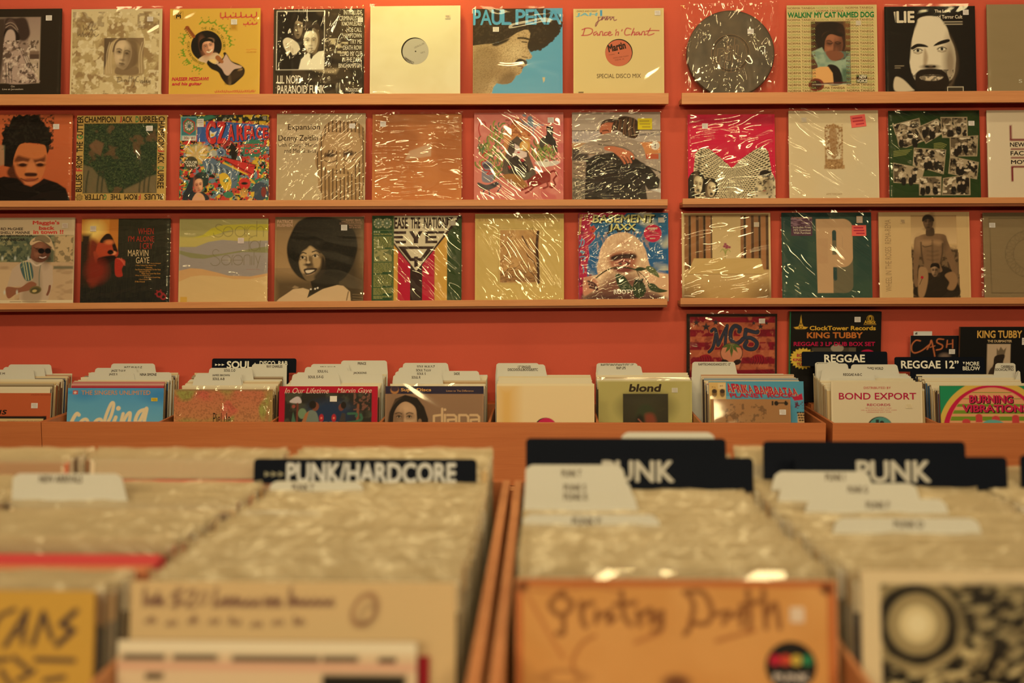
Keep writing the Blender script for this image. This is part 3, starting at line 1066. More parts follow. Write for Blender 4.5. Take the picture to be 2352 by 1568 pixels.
def a_bearded(a):
    a.at(2.897, 1540, 0)
    W = (222, 196, 140)
    a.poly([(1640, 140), (1700, 110), (1790, 120), (1840, 180), (1860, 250), (1890, 330), (1895, 430), (1860, 540), (1700, 600), (1620, 530), (1590, 420), (1600, 300), (1620, 220)], W, curve=True, soft=3)
    a.ell(1860, 420, 40, 150, (120, 92, 56), soft=26, a=.8)
    a.poly([(1440, 80), (1640, 110), (1610, 240), (1600, 330), (1580, 430), (1490, 500), (1430, 560)], BLACK, curve=True, soft=6)
    a.poly([(1790, 60), (2030, 60), (2030, 600), (1880, 580), (1930, 440), (1900, 320), (1850, 200)], BLACK, curve=True, soft=8)
    a.poly([(1600, 320), (1640, 295), (1690, 300), (1715, 318), (1650, 316), (1610, 334)], BLACK, curve=True)
    a.poly([(1750, 310), (1790, 280), (1850, 265), (1856, 282), (1800, 300)], BLACK, curve=True)
    for x, y in ((1646, 340), (1806, 330)):
        a.ell(x, y, 30, 14, (110, 82, 48), soft=4, a=.8)
        a.ell(x, y, 24, 10, (232, 212, 164))
        a.ell(x, y, 10, 10, BLACK)
        a.ln([(x - 30, y + 2), (x, y - 13), (x + 30, y)], 5, BLACK)
        a.ln([(x - 28, y + 14), (x, y + 22), (x + 28, y + 14)], 4, (120, 92, 56))
    a.poly([(1690, 330), (1712, 380), (1700, 440), (1680, 440)], (160, 128, 82), curve=True, soft=8, a=.8)
    a.ell(1725, 450, 52, 14, (80, 58, 34), soft=8)
    a.ell(1705, 448, 14, 7, BLACK)
    a.ell(1752, 448, 12, 7, BLACK)
    a.poly([(1630, 500), (1660, 470), (1730, 462), (1800, 470), (1836, 500), (1850, 560), (1790, 605), (1660, 605), (1625, 560)], (34, 24, 14), curve=True, soft=4)
    a.poly([(1655, 520), (1700, 505), (1780, 505), (1810, 520), (1770, 540), (1690, 540)], (206, 176, 122), curve=True, soft=4)
    a.ln([(1665, 512), (1735, 508), (1805, 512)], 7, (50, 36, 20))
    a.noise((1600, 470, 1880, 610), 12, (30, 20, 12), .5, .6, 2, 2, .7)
    a.poly([(1490, 520), (1540, 530), (1600, 590), (1610, 610), (1490, 610)], (206, 178, 124), curve=True, soft=4)
    a.poly([(1490, 78), (1500, 150), (1500, 78)], W)
    a.t('LIE', 1507, 74, 1628, 154, W, bold=.06)
    a.t('The Love', 1762, 66, 1868, 86, W, bold=.03)
    a.t('and Terror Cult', 1762, 103, 1946, 128, W, bold=.03)
    for k in range(2):
        a.rect(1820, 146 + 16 * k, 1946, 152 + 16 * k, (180, 156, 108))
    for k in range(2):
        a.rect(1490, 440 + 13 * k, 1552 - 24 * k, 445 + 13 * k, (150, 126, 84))
    a.rect(1836, 584, 1944, 620, W)
    a.rect(1840, 588, 1940, 620, (60, 48, 28))


def a_grey_top(a):
    a.noise(None, 60, (140, 116, 68), .4, .8, 2, 3, .4, sy=4)
    a.t('S', 2338, 184, 2346, 192, (206, 190, 140))


L1 = 'clear-sleeved record on the top ledge: '
LEDGE_RECORDS = [
    ('1L', (-67, 21, 140), 130, (42, 32, 18), a_jerusalem, 'black cover with a cropped sepia statue photo, leftmost on the top ledge', dict(sleeve=1, stickers=[(104, 37, 118, 49)])),
    ('1L', (162, 21, 371), 150, (206, 176, 112), a_floral, 'tan floral record cover with a small sepia portrait, top ledge', dict(sleeve=1, stickers=[(337, 40, 351, 51, dict(c=(206, 184, 140)))])),
    ('1L', (389, 20, 597), 150, (212, 158, 52), a_yellow, 'bright yellow record cover with a man in a black disc and a guitar', dict(sleeve=1, stickers=[(530, 46, 544, 58)])),
    ('1L', (628, 21, 836), 150, (62, 46, 26), a_paranoid, 'sepia record cover with two children and a column of track titles', dict(sleeve=2, stickers=[(821, 42, 833, 53)])),
    ('1L', (850, 14, 1057), 90, (224, 200, 138), a_white12, 'plain white record sleeve with a grey centre label, top ledge', dict(sleeve=1, stickers=[(1022, 36, 1034, 45, dict(c=(208, 182, 124), tone=(150, 110, 90)))], extra='label_grey')),
    ('1L', (1086, 20, 1292), 150, (92, 150, 172), a_profile, 'record cover with a moustached profile against pale blue', dict(sleeve=1, stickers=[(1132, 63, 1146, 74)])),
    ('1L', (1317, 20, 1525), 150, (216, 182, 104), a_disco, 'cream disco sleeve with red script and an orange centre label', dict(sleeve=1, stickers=[(1504, 26, 1517, 37)], extra='label_orange')),
    ('1R', (1808, 12, 2015), 150, (208, 174, 98), a_walkin, 'record cover of repeated names in rows around a guitar photo', dict(sleeve=1, stickers=[(1966, 49, 1978, 60, dict(c=(200, 176, 120)))])),
    ('1R', (2033, 15, 2241), 150, (20, 16, 10), a_bearded, 'black record cover with a staring bearded long-haired face', dict(sleeve=1, stickers=[(2213, 24, 2226, 36)])),
    ('1R', (2268, 10, 2474), 60, (146, 120, 72), a_grey_top, 'plain grey-brown record cover cut off by the right edge, top ledge', dict(sleeve=1)),
]


def a_orange_portrait(a):
    a.at(5.88, 0, 250)
    O = (190, 88, 40)
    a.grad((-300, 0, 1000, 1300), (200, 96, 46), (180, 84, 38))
    a.rect(560, 75, 1000, 120, (120, 50, 26), soft=24, a=.7)  # top edge darkened: shade of the ledge above put into the colour
    a.poly([(50, 520), (20, 470), (40, 400), (10, 330), (50, 290), (60, 220), (110, 240), (140, 160), (170, 90), (200, 110), (250, 80), (300, 100), (350, 75), (400, 95), (450, 78), (510, 90), (540, 160), (590, 190), (600, 240), (660, 260), (650, 310), (705, 350), (680, 400), (700, 460), (660, 500), (660, 570), (640, 620), (600, 520), (560, 480), (440, 470), (330, 460), (250, 520), (210, 640), (190, 740), (160, 800), (60, 780)], (26, 20, 12), soft=5)
    a.noise((20, 70, 720, 560), 26, (40, 34, 20), .55, .65, 3, 2, .8)
    a.poly([(240, 520), (330, 470), (480, 490), (600, 500), (630, 620), (622, 760), (590, 900), (520, 1010), (440, 1042), (350, 1015), (250, 910), (180, 740)], (196, 106, 48), curve=True, soft=5)
    S = (88, 40, 18)
    a.poly([(240, 640), (330, 660), (470, 690), (590, 660), (610, 640), (605, 720), (480, 740), (330, 720), (200, 720)], S, curve=True, soft=18, a=.9)
    for x, w in ((310, 70), (545, 62)):
        a.ell(x, 765, w, 28, (54, 24, 12), soft=12)
        a.ln([(x - w * .8, 740), (x, 728), (x + w * .8, 740)], 22, (196, 116, 60), soft=6)
    a.poly([(400, 700), (450, 700), (500, 840), (480, 890), (370, 890), (350, 860)], (206, 120, 60), curve=True, soft=14, a=.8)
    a.poly([(340, 880), (400, 870), (500, 880), (490, 920), (360, 920)], (60, 26, 14), curve=True, soft=10)
    a.ln([(290, 950), (400, 990), (520, 950)], 14, (70, 28, 16), soft=6)
    a.ell(420, 970, 100, 24, (130, 56, 32), soft=10, a=.8)
    a.ell(410, 1015, 70, 20, (200, 112, 60), soft=10)
    a.poly([(180, 760), (230, 900), (330, 1010), (300, 1060), (160, 960), (100, 860)], (60, 30, 14), curve=True, soft=16, a=.9)
    a.poly([(-300, 1030), (60, 920), (240, 950), (330, 1030), (430, 1060), (540, 1000), (600, 950), (780, 1010), (900, 1090), (960, 1250), (940, 1400), (-300, 1400)], (24, 17, 11), curve=False, soft=8)
    a.poly([(-60, 480), (60, 500), (60, 760), (-60, 800)], (150, 140, 90), soft=12, a=.5)


def a_gutter(a):
    a.at(5.88, 0, 250)
    Y, K, G, R = (190, 144, 64), (38, 26, 14), (44, 118, 54), (192, 48, 40)
    a.rect(1128, 200, 2122, 1150, (44, 56, 30))
    a.noise((1128, 200, 2122, 1150), 16, (78, 84, 40), .45, .62, 1, 3, .9, sy=1.8, rot=20)
    a.noise((1128, 200, 2122, 1150), 12, (26, 36, 20), .5, .6, 4, 2, .8, sy=2.2, rot=-25)
    a.noise((1128, 200, 2122, 1150), 120, (112, 74, 40), .58, .70, 2, 3, .6)
    a.poly([(1200, 500), (1290, 420), (1400, 470), (1360, 640), (1280, 600)], (122, 82, 46), soft=12, a=.8)
    a.poly([(1128, 760), (1250, 800), (1330, 900), (1420, 960), (1480, 1150), (1128, 1150)], (116, 94, 54), soft=14, a=.8)
    a.poly([(1680, 1100), (1900, 1000), (2000, 930), (2122, 900), (2122, 1150), (1680, 1150)], (124, 98, 56), soft=14, a=.8)
    for x in (1180, 1330, 1390, 1900, 1960, 2020):
        a.ln([(x + 20, 850), (x, 980), (x - 10, 1130)], 22, (50, 52, 30), soft=8, a=.8)
    def row(txt, x0, x1, y0, y1, cols, ang=0):
        a.t(txt, x0, y0, x1, y1, K, 'sans', .03, ang)
    for txt, x0, x1, c in (('CHAMPION', 1130, 1552, K), ('J', 1606, 1634, R), ('ACK', 1640, 1780, K), ('D', 1822, 1866, G), ('UPREE', 1876, 2122, K)):
        a.t(txt, x0, 104, x1, 186, c, 'sans', .03)
    for txt, y0, y1, c in (('CHAMPION', 108, 530, K), ('J', 560, 590, R), ('ACK', 600, 748, K), ('D', 790, 832, G), ('UPREE', 842, 1088, K)):
        a.t(txt, 2132, y0, 2218, y1, c, 'sans', .03, -90)
    for txt, y0, y1, c in (('GUTTER', 96, 360, K), ('G', 362, 412, G), ('THE', 446, 590, K), ('ROM', 640, 800, K), ('F', 806, 850, R), ('BLUES', 890, 1130, K)):
        t = 'UTTER' if txt == 'GUTTER' else txt
        a.t(t, 1032, y0, 1116, y1, c, 'sans', .03, 90)
    for txt, x0, x1, c in (('UTTER', 1150, 1412, K), ('G', 1416, 1452, G), ('THE', 1506, 1652, K), ('ROM', 1694, 1866, K), ('F', 1880, 1912, R), ('BLUES', 1962, 2212, K)):
        a.t(txt, x0, 1164, x1, 1238, c, 'sans', .03, 180)
    a.ell(1082, 1205, 48, 46, K)
    for k in range(7):
        w = k * 6.283 / 7
        a.ln([(1082 + 12 * math.cos(w), 1205 + 12 * math.sin(w)), (1082 + 30 * math.cos(w + .5), 1205 + 30 * math.sin(w + .5)), (1082 + 46 * math.cos(w + 1.1), 1205 + 46 * math.sin(w + 1.1))], 10, Y)


def a_comic(a):
    a.at(5.227, 400, 250)
    R, Y, G, B, K = (196, 46, 34), (214, 164, 40), (56, 112, 72), (52, 84, 118), (24, 20, 14)
    rr = random.Random(11)
    a.noise(None, 60, Y, .45, .52, 1, 3)
    a.noise(None, 45, R, .54, .58, 4, 3)
    a.noise((60, 420, 1140, 1120), 50, (104, 120, 110), .56, .62, 2, 3)
    a.noise((60, 420, 1140, 1120), 34, G, .60, .65, 5, 2)
    a.noise(None, 26, K, .62, .66, 6, 3)
    a.rect(60, 66, 1140, 150, (36, 40, 24))
    a.noise((60, 66, 1140, 190), 40, Y, .56, .62, 3, 2)
    a.poly([(110, 130), (440, 70), (500, 100), (380, 140)], G, soft=6)
    a.rect(70, 92, 262, 384, (120, 160, 130))
    a.rect(82, 104, 254, 318, (58, 112, 96))
    a.poly([(150, 110), (240, 160), (250, 250), (180, 310), (110, 270), (100, 160)], R)
    a.poly([(152, 122), (230, 168), (238, 246), (180, 296), (122, 262), (112, 168)], (86, 120, 60))
    a.ell(172, 205, 50, 56, (216, 196, 150))
    for k in range(10):
        w = k * .628
        a.ln([(172 + 22 * math.cos(w), 205 + 22 * math.sin(w)), (172 + 52 * math.cos(w + .5), 205 + 54 * math.sin(w + .5))], 7, K)
    a.ell(175, 208, 20, 22, (60, 90, 80))
    a.rect(92, 328, 262, 382, (206, 184, 140))
    a.t('30c', 112, 336, 176, 366, (120, 50, 30), bold=.02)
    a.t('#1', 200, 336, 244, 366, (120, 50, 30), bold=.02)
    a.rect(272, 220, 372, 400, B)
    # title
    a.poly([(372, 150), (620, 160), (1128, 206), (1128, 370), (840, 400), (500, 430), (372, 440)], B)
    for ch, x0, x1, y0, y1 in (('C', 376, 500, 142, 430), ('Z', 508, 618, 160, 422), ('A', 640, 722, 186, 392), ('R', 746, 832, 194, 388), ('F', 840, 912, 206, 380), ('A', 902, 966, 214, 374), ('C', 982, 1050, 226, 366), ('E', 1060, 1122, 232, 362)):
        a.t(ch, x0 + 7, y0 + 7, x1 + 7, y1 + 7, K, bold=.09)
        a.t(ch, x0, y0, x1, y1, R, bold=.09, shear=-.03)
    a.poly([(420, 260), (460, 290), (510, 270), (480, 330), (430, 350)], (222, 200, 150))
    a.ell(455, 318, 22, 16, Y)
    a.poly([(120, 480), (300, 420), (430, 470), (360, 640), (240, 700), (160, 620)], (214, 176, 96), soft=20, a=.8)
    for k in range(16):
        w = k * .3927
        a.ln([(260 + 60 * math.cos(w), 560 + 50 * math.sin(w)), (260 + (130 + 60 * (k % 2)) * math.cos(w), 560 + 110 * math.sin(w))], 10, Y if k % 2 else (228, 206, 150), curve=False)
    # speech burst with the second title
    pts = []
    for k in range(26):
        w = k * 6.283 / 26
        r = 1 if k % 2 else .84
        pts.append((955 + 165 * r * math.cos(w), 480 + 118 * r * math.sin(w)))
    a.poly(pts, G)
    a.t('INSPECTAH', 815, 428, 1096, 472, R, bold=.05)
    a.t('DECK', 850, 486, 1048, 548, R, bold=.06)
    # plated figure and red rocket, generic comic shapes
    a.poly([(340, 640), (460, 600), (560, 660), (700, 700), (765, 800), (750, 930), (690, 960), (660, 830), (540, 790), (420, 760)], (92, 104, 100), curve=True)
    for k in range(9):
        x = 380 + 36 * k
        a.ln([(x, 640 + 14 * k), (x + 20, 690 + 12 * k), (x + 6, 760 + 14 * k)], 9, K if k % 2 else (190, 184, 150))
    a.ell(560, 530, 60, 54, (110, 122, 120))
    a.ell(560, 530, 34, 30, (60, 76, 84))
    a.ell(470, 540, 46, 40, (170, 160, 120))
    a.poly([(540, 570), (980, 680), (950, 840), (880, 810)], R)
    a.poly([(590, 640), (900, 800), (860, 800), (580, 660)], Y)
    a.ln([(540, 570), (980, 680), (950, 840)], 8, K, curve=False)
    a.ln([(560, 600), (930, 790)], 8, K, curve=False)
    a.ell(650, 440, 70, 60, (150, 40, 30))
    a.ell(660, 470, 40, 20, K)
    a.poly([(680, 420), (760, 500), (750, 600), (690, 600)], K, curve=True)
    a.ell(205, 660, 84, 84, (72, 64, 38))
    a.t('COLOR', 130, 630, 280, 664, CREAM, bold=.06)
    a.t('VINYL', 146, 672, 270, 702, CREAM, bold=.06)
    # woman's head, masks
    a.ell(330, 860, 90, 95, (40, 54, 40))
    a.ell(280, 880, 60, 80, (34, 40, 32))
    a.face(300, 930, 110, 170, (216, 148, 92), (180, 96, 60), K, -10, 1, mouth=(180, 40, 30))
    a.poly([(180, 900), (230, 830), (240, 1000), (360, 1010), (420, 1100), (120, 1110)], (40, 44, 40), curve=True)
    a.poly([(255, 1040), (300, 1010), (360, 1050), (370, 1120), (230, 1120)], (214, 150, 96), curve=True)
    a.poly([(550, 800), (620, 780), (690, 870), (680, 970), (620, 990), (560, 900)], Y, curve=True)
    a.ell(625, 870, 34, 20, G)
    a.ell(850, 900, 70, 60, R)
    a.ell(850, 905, 40, 16, K)
    a.ell(660, 1040, 60, 40, G)
    for k in range(5):
        a.ln([(810 + 16 * k, 1060), (800 + 22 * k, 960 + 16 * abs(k - 2))], 14, (216, 150, 60))
    a.ell(1040, 1000, 110, 110, (60, 68, 68))
    a.ell(1080, 1010, 30, 60, (130, 50, 36))
    a.poly([(925, 1010), (970, 1005), (965, 1060), (945, 1075), (925, 1055)], Y)
    for k in range(26):
        x, y = rr.uniform(70, 1130), rr.uniform(440, 1100)
        w = rr.uniform(0, 3.14)
        a.ln([(x, y), (x + 50 * math.cos(w), y + 50 * math.sin(w))], 6, rr.choice((K, K, R, Y, CREAM)))


def a_expansion(a):
    a.at(5.227, 400, 250)
    T, DK = (160, 118, 64), (92, 62, 32)
    H = [(1800, 220), (1880, 150), (1960, 142), (2060, 160), (2160, 155), (2260, 220), (2295, 320), (2295, 500), (2294, 850), (2270, 960), (2235, 1200), (1810, 1200), (1780, 1040), (1735, 960), (1728, 760), (1700, 680), (1695, 590), (1735, 480), (1740, 380)]
    d, ins = a._seg(catmull(H), True)
    a.poly(H, T, curve=True)
    gx = a.q(0, 0)
    st = np.abs(((a.X - 400) * 5.227 - 1745 - ((a.Y - 250) * 5.227 - 600) * .012) / 45.5 % 1 - .5)
    a.mixin(np.clip((.19 - st) / .10, 0, 1) * ins * .92, (70, 46, 24))
    P = (178, 136, 78)
    a.poly([(1810, 340), (1850, 290), (1950, 285), (2030, 295), (2110, 285), (2200, 300), (2230, 400), (2240, 500), (2180, 525), (2080, 495), (2000, 535), (1920, 500), (1840, 505), (1800, 540), (1790, 440)], P, curve=True)
    a.poly([(1800, 600), (1960, 560), (2010, 540), (2040, 600), (2100, 560), (2160, 575), (2240, 530), (2230, 620), (2160, 700), (2140, 790), (2080, 750), (2040, 720), (1960, 740), (1920, 720), (1860, 745), (1810, 700)], P, curve=True)
    for x, y in ((1870, 560), (2095, 545)):
        a.ell(x, y, 66, 30, (96, 66, 36), a=.8)
        a.ell(x, y + 4, 46, 16, (66, 44, 24))
    a.ln([(1800, 620), (1870, 655), (1950, 625)], 10, DK)
    a.ln([(2030, 610), (2100, 645), (2165, 600)], 10, DK)
    a.ln([(1950, 530), (1955, 640), (1945, 720)], 9, DK)
    a.ln([(2035, 680), (2045, 710), (2030, 730)], 9, DK)
    a.poly([(1915, 805), (1980, 790), (2090, 800), (2040, 830), (1960, 830)], P, curve=True)
    C = (58, 36, 18)
    a.t('Expansion', 1362, 186, 1748, 274, C, bold=.012)
    a.t('Denny Zeitlin', 1248, 318, 1724, 408, C, bold=.014)
    a.t('with George Marsh', 1248, 416, 1716, 472, C, bold=.004)
    a.t('and Mel Graves', 1320, 480, 1704, 532, C, bold=.004)
    a.rect(1745, 1060, 1752, 1100, (100, 74, 44))


def a_plain_orange(a):
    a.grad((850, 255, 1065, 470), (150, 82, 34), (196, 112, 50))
    a.rect(850, 262, 1065, 290, (120, 62, 28), soft=12, a=.5)  # soft band paints the upper ledge's shadow on the cover
    a.noise(None, 60, (206, 124, 60), .5, .8, 2, 2, .5)
    a.poly([(930, 368), (990, 360), (990, 330), (940, 348)], (206, 168, 112), a=.6)


def a_fairytale(a):
    a.at(5.227, 1080, 250)
    PK = (206, 112, 84)
    a.noise(None, 160, (220, 132, 100), .45, .7, 1, 3, .8)
    a.noise((850, 40, 1120, 1090), 120, (196, 88, 74), .5, .65, 3, 3, .7)
    rr = random.Random(3)
    def leaves(cx, cy, rx, ry, n):
        for _ in range(n):
            x, y = cx + rx * rr.uniform(-1, 1), cy + ry * rr.uniform(-1, 1)
            w = rr.uniform(-2.6, -.6)
            l = rr.uniform(40, 90)
            a.ln([(x, y), (x + l * .6 * math.cos(w), y + l * .6 * math.sin(w)), (x + l * math.cos(w + .3), y + l * math.sin(w + .3))], rr.uniform(9, 20), rr.choice(((110, 116, 40), (138, 140, 52), (84, 100, 40), (160, 152, 66), (76, 104, 60))))
    leaves(250, 540, 150, 180, 80)
    leaves(330, 280, 70, 90, 16)
    leaves(880, 540, 130, 100, 70)
    leaves(320, 790, 60, 70, 20)
    # gabled house
    a.poly([(400, 300), (570, 105), (755, 325), (720, 345), (720, 760), (790, 800), (640, 830), (410, 700)], (202, 128, 64))
    a.poly([(570, 105), (755, 325), (700, 340), (570, 170), (440, 330), (400, 300)], (186, 98, 44))
    a.noise((420, 130, 730, 330), 22, (140, 66, 30), .54, .6, 5, 2, .8)
    a.poly([(480, 400), (560, 330), (640, 380), (690, 520), (800, 810), (720, 860), (560, 880), (380, 780), (400, 640)], (92, 70, 48))
    for k in range(10):
        a.ln([(470 + 10 * k, 380 + 4 * k), (380 + 22 * k, 700 + 12 * k)], 5, (50, 38, 28), curve=False)
    a.poly([(470, 600), (620, 560), (700, 720), (720, 860), (560, 880), (450, 760)], (46, 32, 24), soft=4)
    a.poly([(560, 780), (740, 770), (700, 860), (560, 860)], (92, 84, 56), soft=6)
    a.ell(655, 450, 62, 62, (216, 152, 60))
    a.ell(655, 450, 40, 42, (226, 172, 96))
    a.poly([(530, 420), (590, 460), (600, 500), (680, 530), (680, 580), (600, 610), (560, 560), (500, 590), (540, 500)], (226, 190, 150), curve=False)
    a.ell(600, 540, 40, 26, (228, 196, 160))
    a.ell(580, 530, 18, 10, (190, 50, 40))
    a.ell(630, 620, 24, 22, (170, 40, 40))
    a.poly([(450, 690), (495, 690), (475, 740)], (176, 40, 36))
    a.poly([(400, 800), (560, 800), (690, 930), (600, 960), (420, 860)], (162, 104, 46), curve=True)
    for k in range(9):
        a.ln([(430 + 26 * k, 840 + 10 * k), (450 + 22 * k, 890 + 10 * k)], 5, (90, 56, 28))
    for x in (450, 490):
        a.ln([(x, 860), (x + 6, 905)], 13, (226, 190, 150))
    # little beasts
    BL = (112, 124, 116)
    a.poly([(690, 110), (730, 90), (760, 150), (750, 220), (700, 210)], BL, curve=True)
    a.ell(650, 82, 26, 14, BL, 20)
    for p in ([(600, 120), (660, 180), (720, 170)], [(640, 190), (700, 200)], [(740, 220), (800, 200), (880, 200)], [(750, 230), (760, 290), (740, 320)], [(770, 240), (830, 180)]):
        a.ln(p, 13, BL)
    K = (40, 32, 24)
    a.poly([(914, 212), (994, 210), (996, 300), (990, 330), (1030, 400), (1044, 530), (1010, 470), (880, 400), (900, 330), (918, 320)], K, curve=False, soft=3)
    a.ell(936, 270, 9, 9, (150, 130, 100))
    a.ell(966, 270, 12, 12, (190, 170, 130))
    a.ell(966, 270, 6, 6, K)
    a.poly([(830, 420), (880, 340), (900, 420), (860, 480)], (70, 60, 40), curve=True)
    a.ell(860, 670, 85, 30, (212, 190, 150), 12)
    a.ell(980, 665, 95, 30, (212, 190, 150), -10)
    a.ell(912, 660, 40, 50, (226, 204, 162))
    a.ell(905, 635, 7, 7, K)
    a.ell(922, 635, 7, 7, K)
    M = (134, 34, 24)
    a.poly([(700, 870), (780, 800), (900, 760), (955, 790), (960, 880), (900, 900), (780, 950), (700, 930)], M, curve=True)
    for p in ([(740, 930), (680, 960), (620, 985)], [(780, 930), (720, 990), (665, 1020)], [(920, 890), (930, 940), (880, 965)], [(940, 790), (1000, 755), (1040, 800), (1000, 860), (1020, 920), (985, 955), (955, 945)]):
        a.ln(p, 22, M)
    a.ell(720, 880, 40, 34, (120, 30, 24))
    a.poly([(150, 640), (240, 650), (280, 760), (270, 880), (150, 880), (140, 760)], (128, 116, 108), curve=True)
    a.ell(200, 690, 50, 34, (70, 60, 60))
    a.ln([(200, 520), (150, 560), (190, 620), (130, 650), (170, 740), (240, 750), (200, 790), (290, 780)], 15, (184, 44, 32))
    a.ln([(120, 330), (100, 240), (120, 170), (170, 160), (190, 220)], 12, (176, 42, 34))
    a.poly([(90, 890), (200, 920), (330, 880), (330, 930), (220, 980), (120, 960)], (64, 56, 50), curve=True)
    for p in ([(180, 960), (150, 1020)], [(220, 960), (235, 1040)], [(330, 900), (370, 930), (330, 1000)]):
        a.ln(p, 14, (70, 62, 60))


def a_embrace(a):
    a.at(5.227, 1080, 250)
    a.grad((1220, 40, 2300, 400), (168, 140, 102), (178, 154, 116))
    a.rect(1220, 260, 2300, 268, (70, 56, 40))
    a.rect(1220, 395, 1640, 412, (206, 184, 140))
    a.rect(1220, 270, 1600, 400, (176, 154, 122))
    for k in range(8):
        a.rect(1250 + 46 * k, 280, 1252 + 46 * k, 395, (150, 130, 100))
    a.rect(1220, 412, 1500, 560, (176, 128, 76))
    a.rect(1220, 480, 1420, 630, (66, 52, 38), soft=14)
    a.rect(1220, 630, 1420, 1100, (136, 108, 74), soft=10)
    for k in range(5):
        a.ln([(1240, 660 + 60 * k), (1420, 700 + 90 * k)], 8, (84, 64, 44), curve=False)
    a.rect(1220, 840, 1380, 1100, (96, 82, 58), soft=16)
    a.noise((1220, 840, 1390, 1100), 20, (150, 126, 84), .5, .62, 3, 2, .7)
    a.rect(2030, 300, 2300, 330, (150, 130, 100))
    a.ln([(2040, 320), (2290, 280)], 7, (84, 70, 52), curve=False)
    a.poly([(2040, 410), (2290, 400), (2290, 540), (2100, 560)], (206, 126, 62))
    a.rect(2100, 550, 2260, 612, (186, 80, 40))
    a.ell(2222, 450, 52, 52, (212, 188, 142))
    a.rect(2216, 418, 2226, 456, (60, 44, 30))
    a.ell(2221, 474, 7, 7, (60, 44, 30))
    a.rect(2100, 620, 2300, 760, (168, 142, 104))
    for k in range(5):
        a.rect(2110 + 38 * k, 620, 2113 + 38 * k, 740, (130, 108, 80))
    a.ln([(2100, 690), (2300, 780)], 16, (50, 40, 28), curve=False)
    a.poly([(2150, 980), (2290, 970), (2290, 1020)], (206, 190, 150))
    # dark jacket
    a.poly([(1370, 1150), (1385, 800), (1390, 620), (1500, 560), (1700, 530), (1900, 560), (2060, 640), (2180, 740), (2275, 860), (2260, 960), (2140, 990), (2100, 930), (2130, 1150)], (34, 26, 18), curve=False, soft=5)
    a.noise((1390, 600, 2100, 1080), 90, (52, 40, 28), .55, .7, 4, 2, .6)
    # head behind, shaved
    a.poly([(1560, 290), (1572, 200), (1640, 150), (1740, 140), (1740, 300), (1640, 320)], (180, 96, 54), curve=True)
    a.poly([(1570, 195), (1600, 145), (1680, 122), (1750, 125), (1720, 165), (1640, 165)], (62, 40, 26), curve=True)
    a.ln([(1590, 268), (1640, 262), (1668, 272)], 12, (60, 30, 18))
    a.ell(1572, 296, 14, 10, (60, 30, 18))
    # long brown hair
    a.poly([(1700, 260), (1730, 150), (1820, 95), (1920, 100), (2010, 150), (2030, 280), (1980, 360), (1880, 340), (1780, 300)], (60, 36, 20), curve=True, soft=3)
    for k in range(12):
        a.ln([(1760 + 20 * k, 140 - 3 * k), (1745 + 20 * k, 220), (1720 + 24 * k, 290 + 4 * k)], 7, ((122, 76, 40), (34, 20, 12), (150, 96, 52))[k % 3], a=.8)
    # grey sweatshirt arms
    GY, GS = (156, 130, 94), (104, 84, 58)
    a.poly([(1560, 330), (1680, 290), (1800, 300), (1920, 360), (2030, 410), (2090, 500), (2110, 650), (2040, 640), (1960, 560), (1860, 480), (1700, 455), (1560, 430), (1520, 390)], GY, curve=True)
    a.poly([(1310, 480), (1360, 430), (1480, 390), (1560, 430), (1620, 460), (1620, 520), (1560, 550), (1400, 545), (1320, 530)], GY, curve=True)
    a.poly([(1330, 520), (1450, 540), (1610, 520), (1560, 552), (1400, 550)], GS, curve=True, soft=8, a=.8)
    a.ln([(1540, 430), (1680, 450), (1860, 480), (1990, 580)], 14, GS, soft=6)
    a.ln([(1520, 385), (1600, 400), (1700, 380)], 10, GS, soft=5)
    a.ln([(1700, 290), (1760, 272), (1820, 300)], 16, (196, 172, 132), soft=4)
    SK = (192, 104, 58)
    a.poly([(1615, 460), (1720, 455), (1850, 490), (1930, 540), (1900, 590), (1800, 560), (1700, 520), (1620, 500)], SK, curve=True)
    for x0, y0, x1, y1 in ((1730, 520, 1855, 660), (1790, 540, 1895, 650), (1850, 540, 1930, 650), (1900, 520, 1960, 605)):
        a.ln([(x0, y0), ((x0 + x1) / 2 + 14, (y0 + y1) / 2 - 6), (x1, y1)], 26, SK)
        a.ln([(x0 + 14, y0 + 26), (x1 - 10, y1 - 6)], 6, (110, 52, 30), a=.8)
    a.ln([(1240, 376), (1296, 376), (1268, 406), (1240, 376)], 8, (74, 82, 92), curve=False)
    a.t('GINGER', 1382, 112, 1494, 134, (222, 206, 164), bold=.03)
    a.rect(1240, 122, 1372, 126, (206, 186, 146))


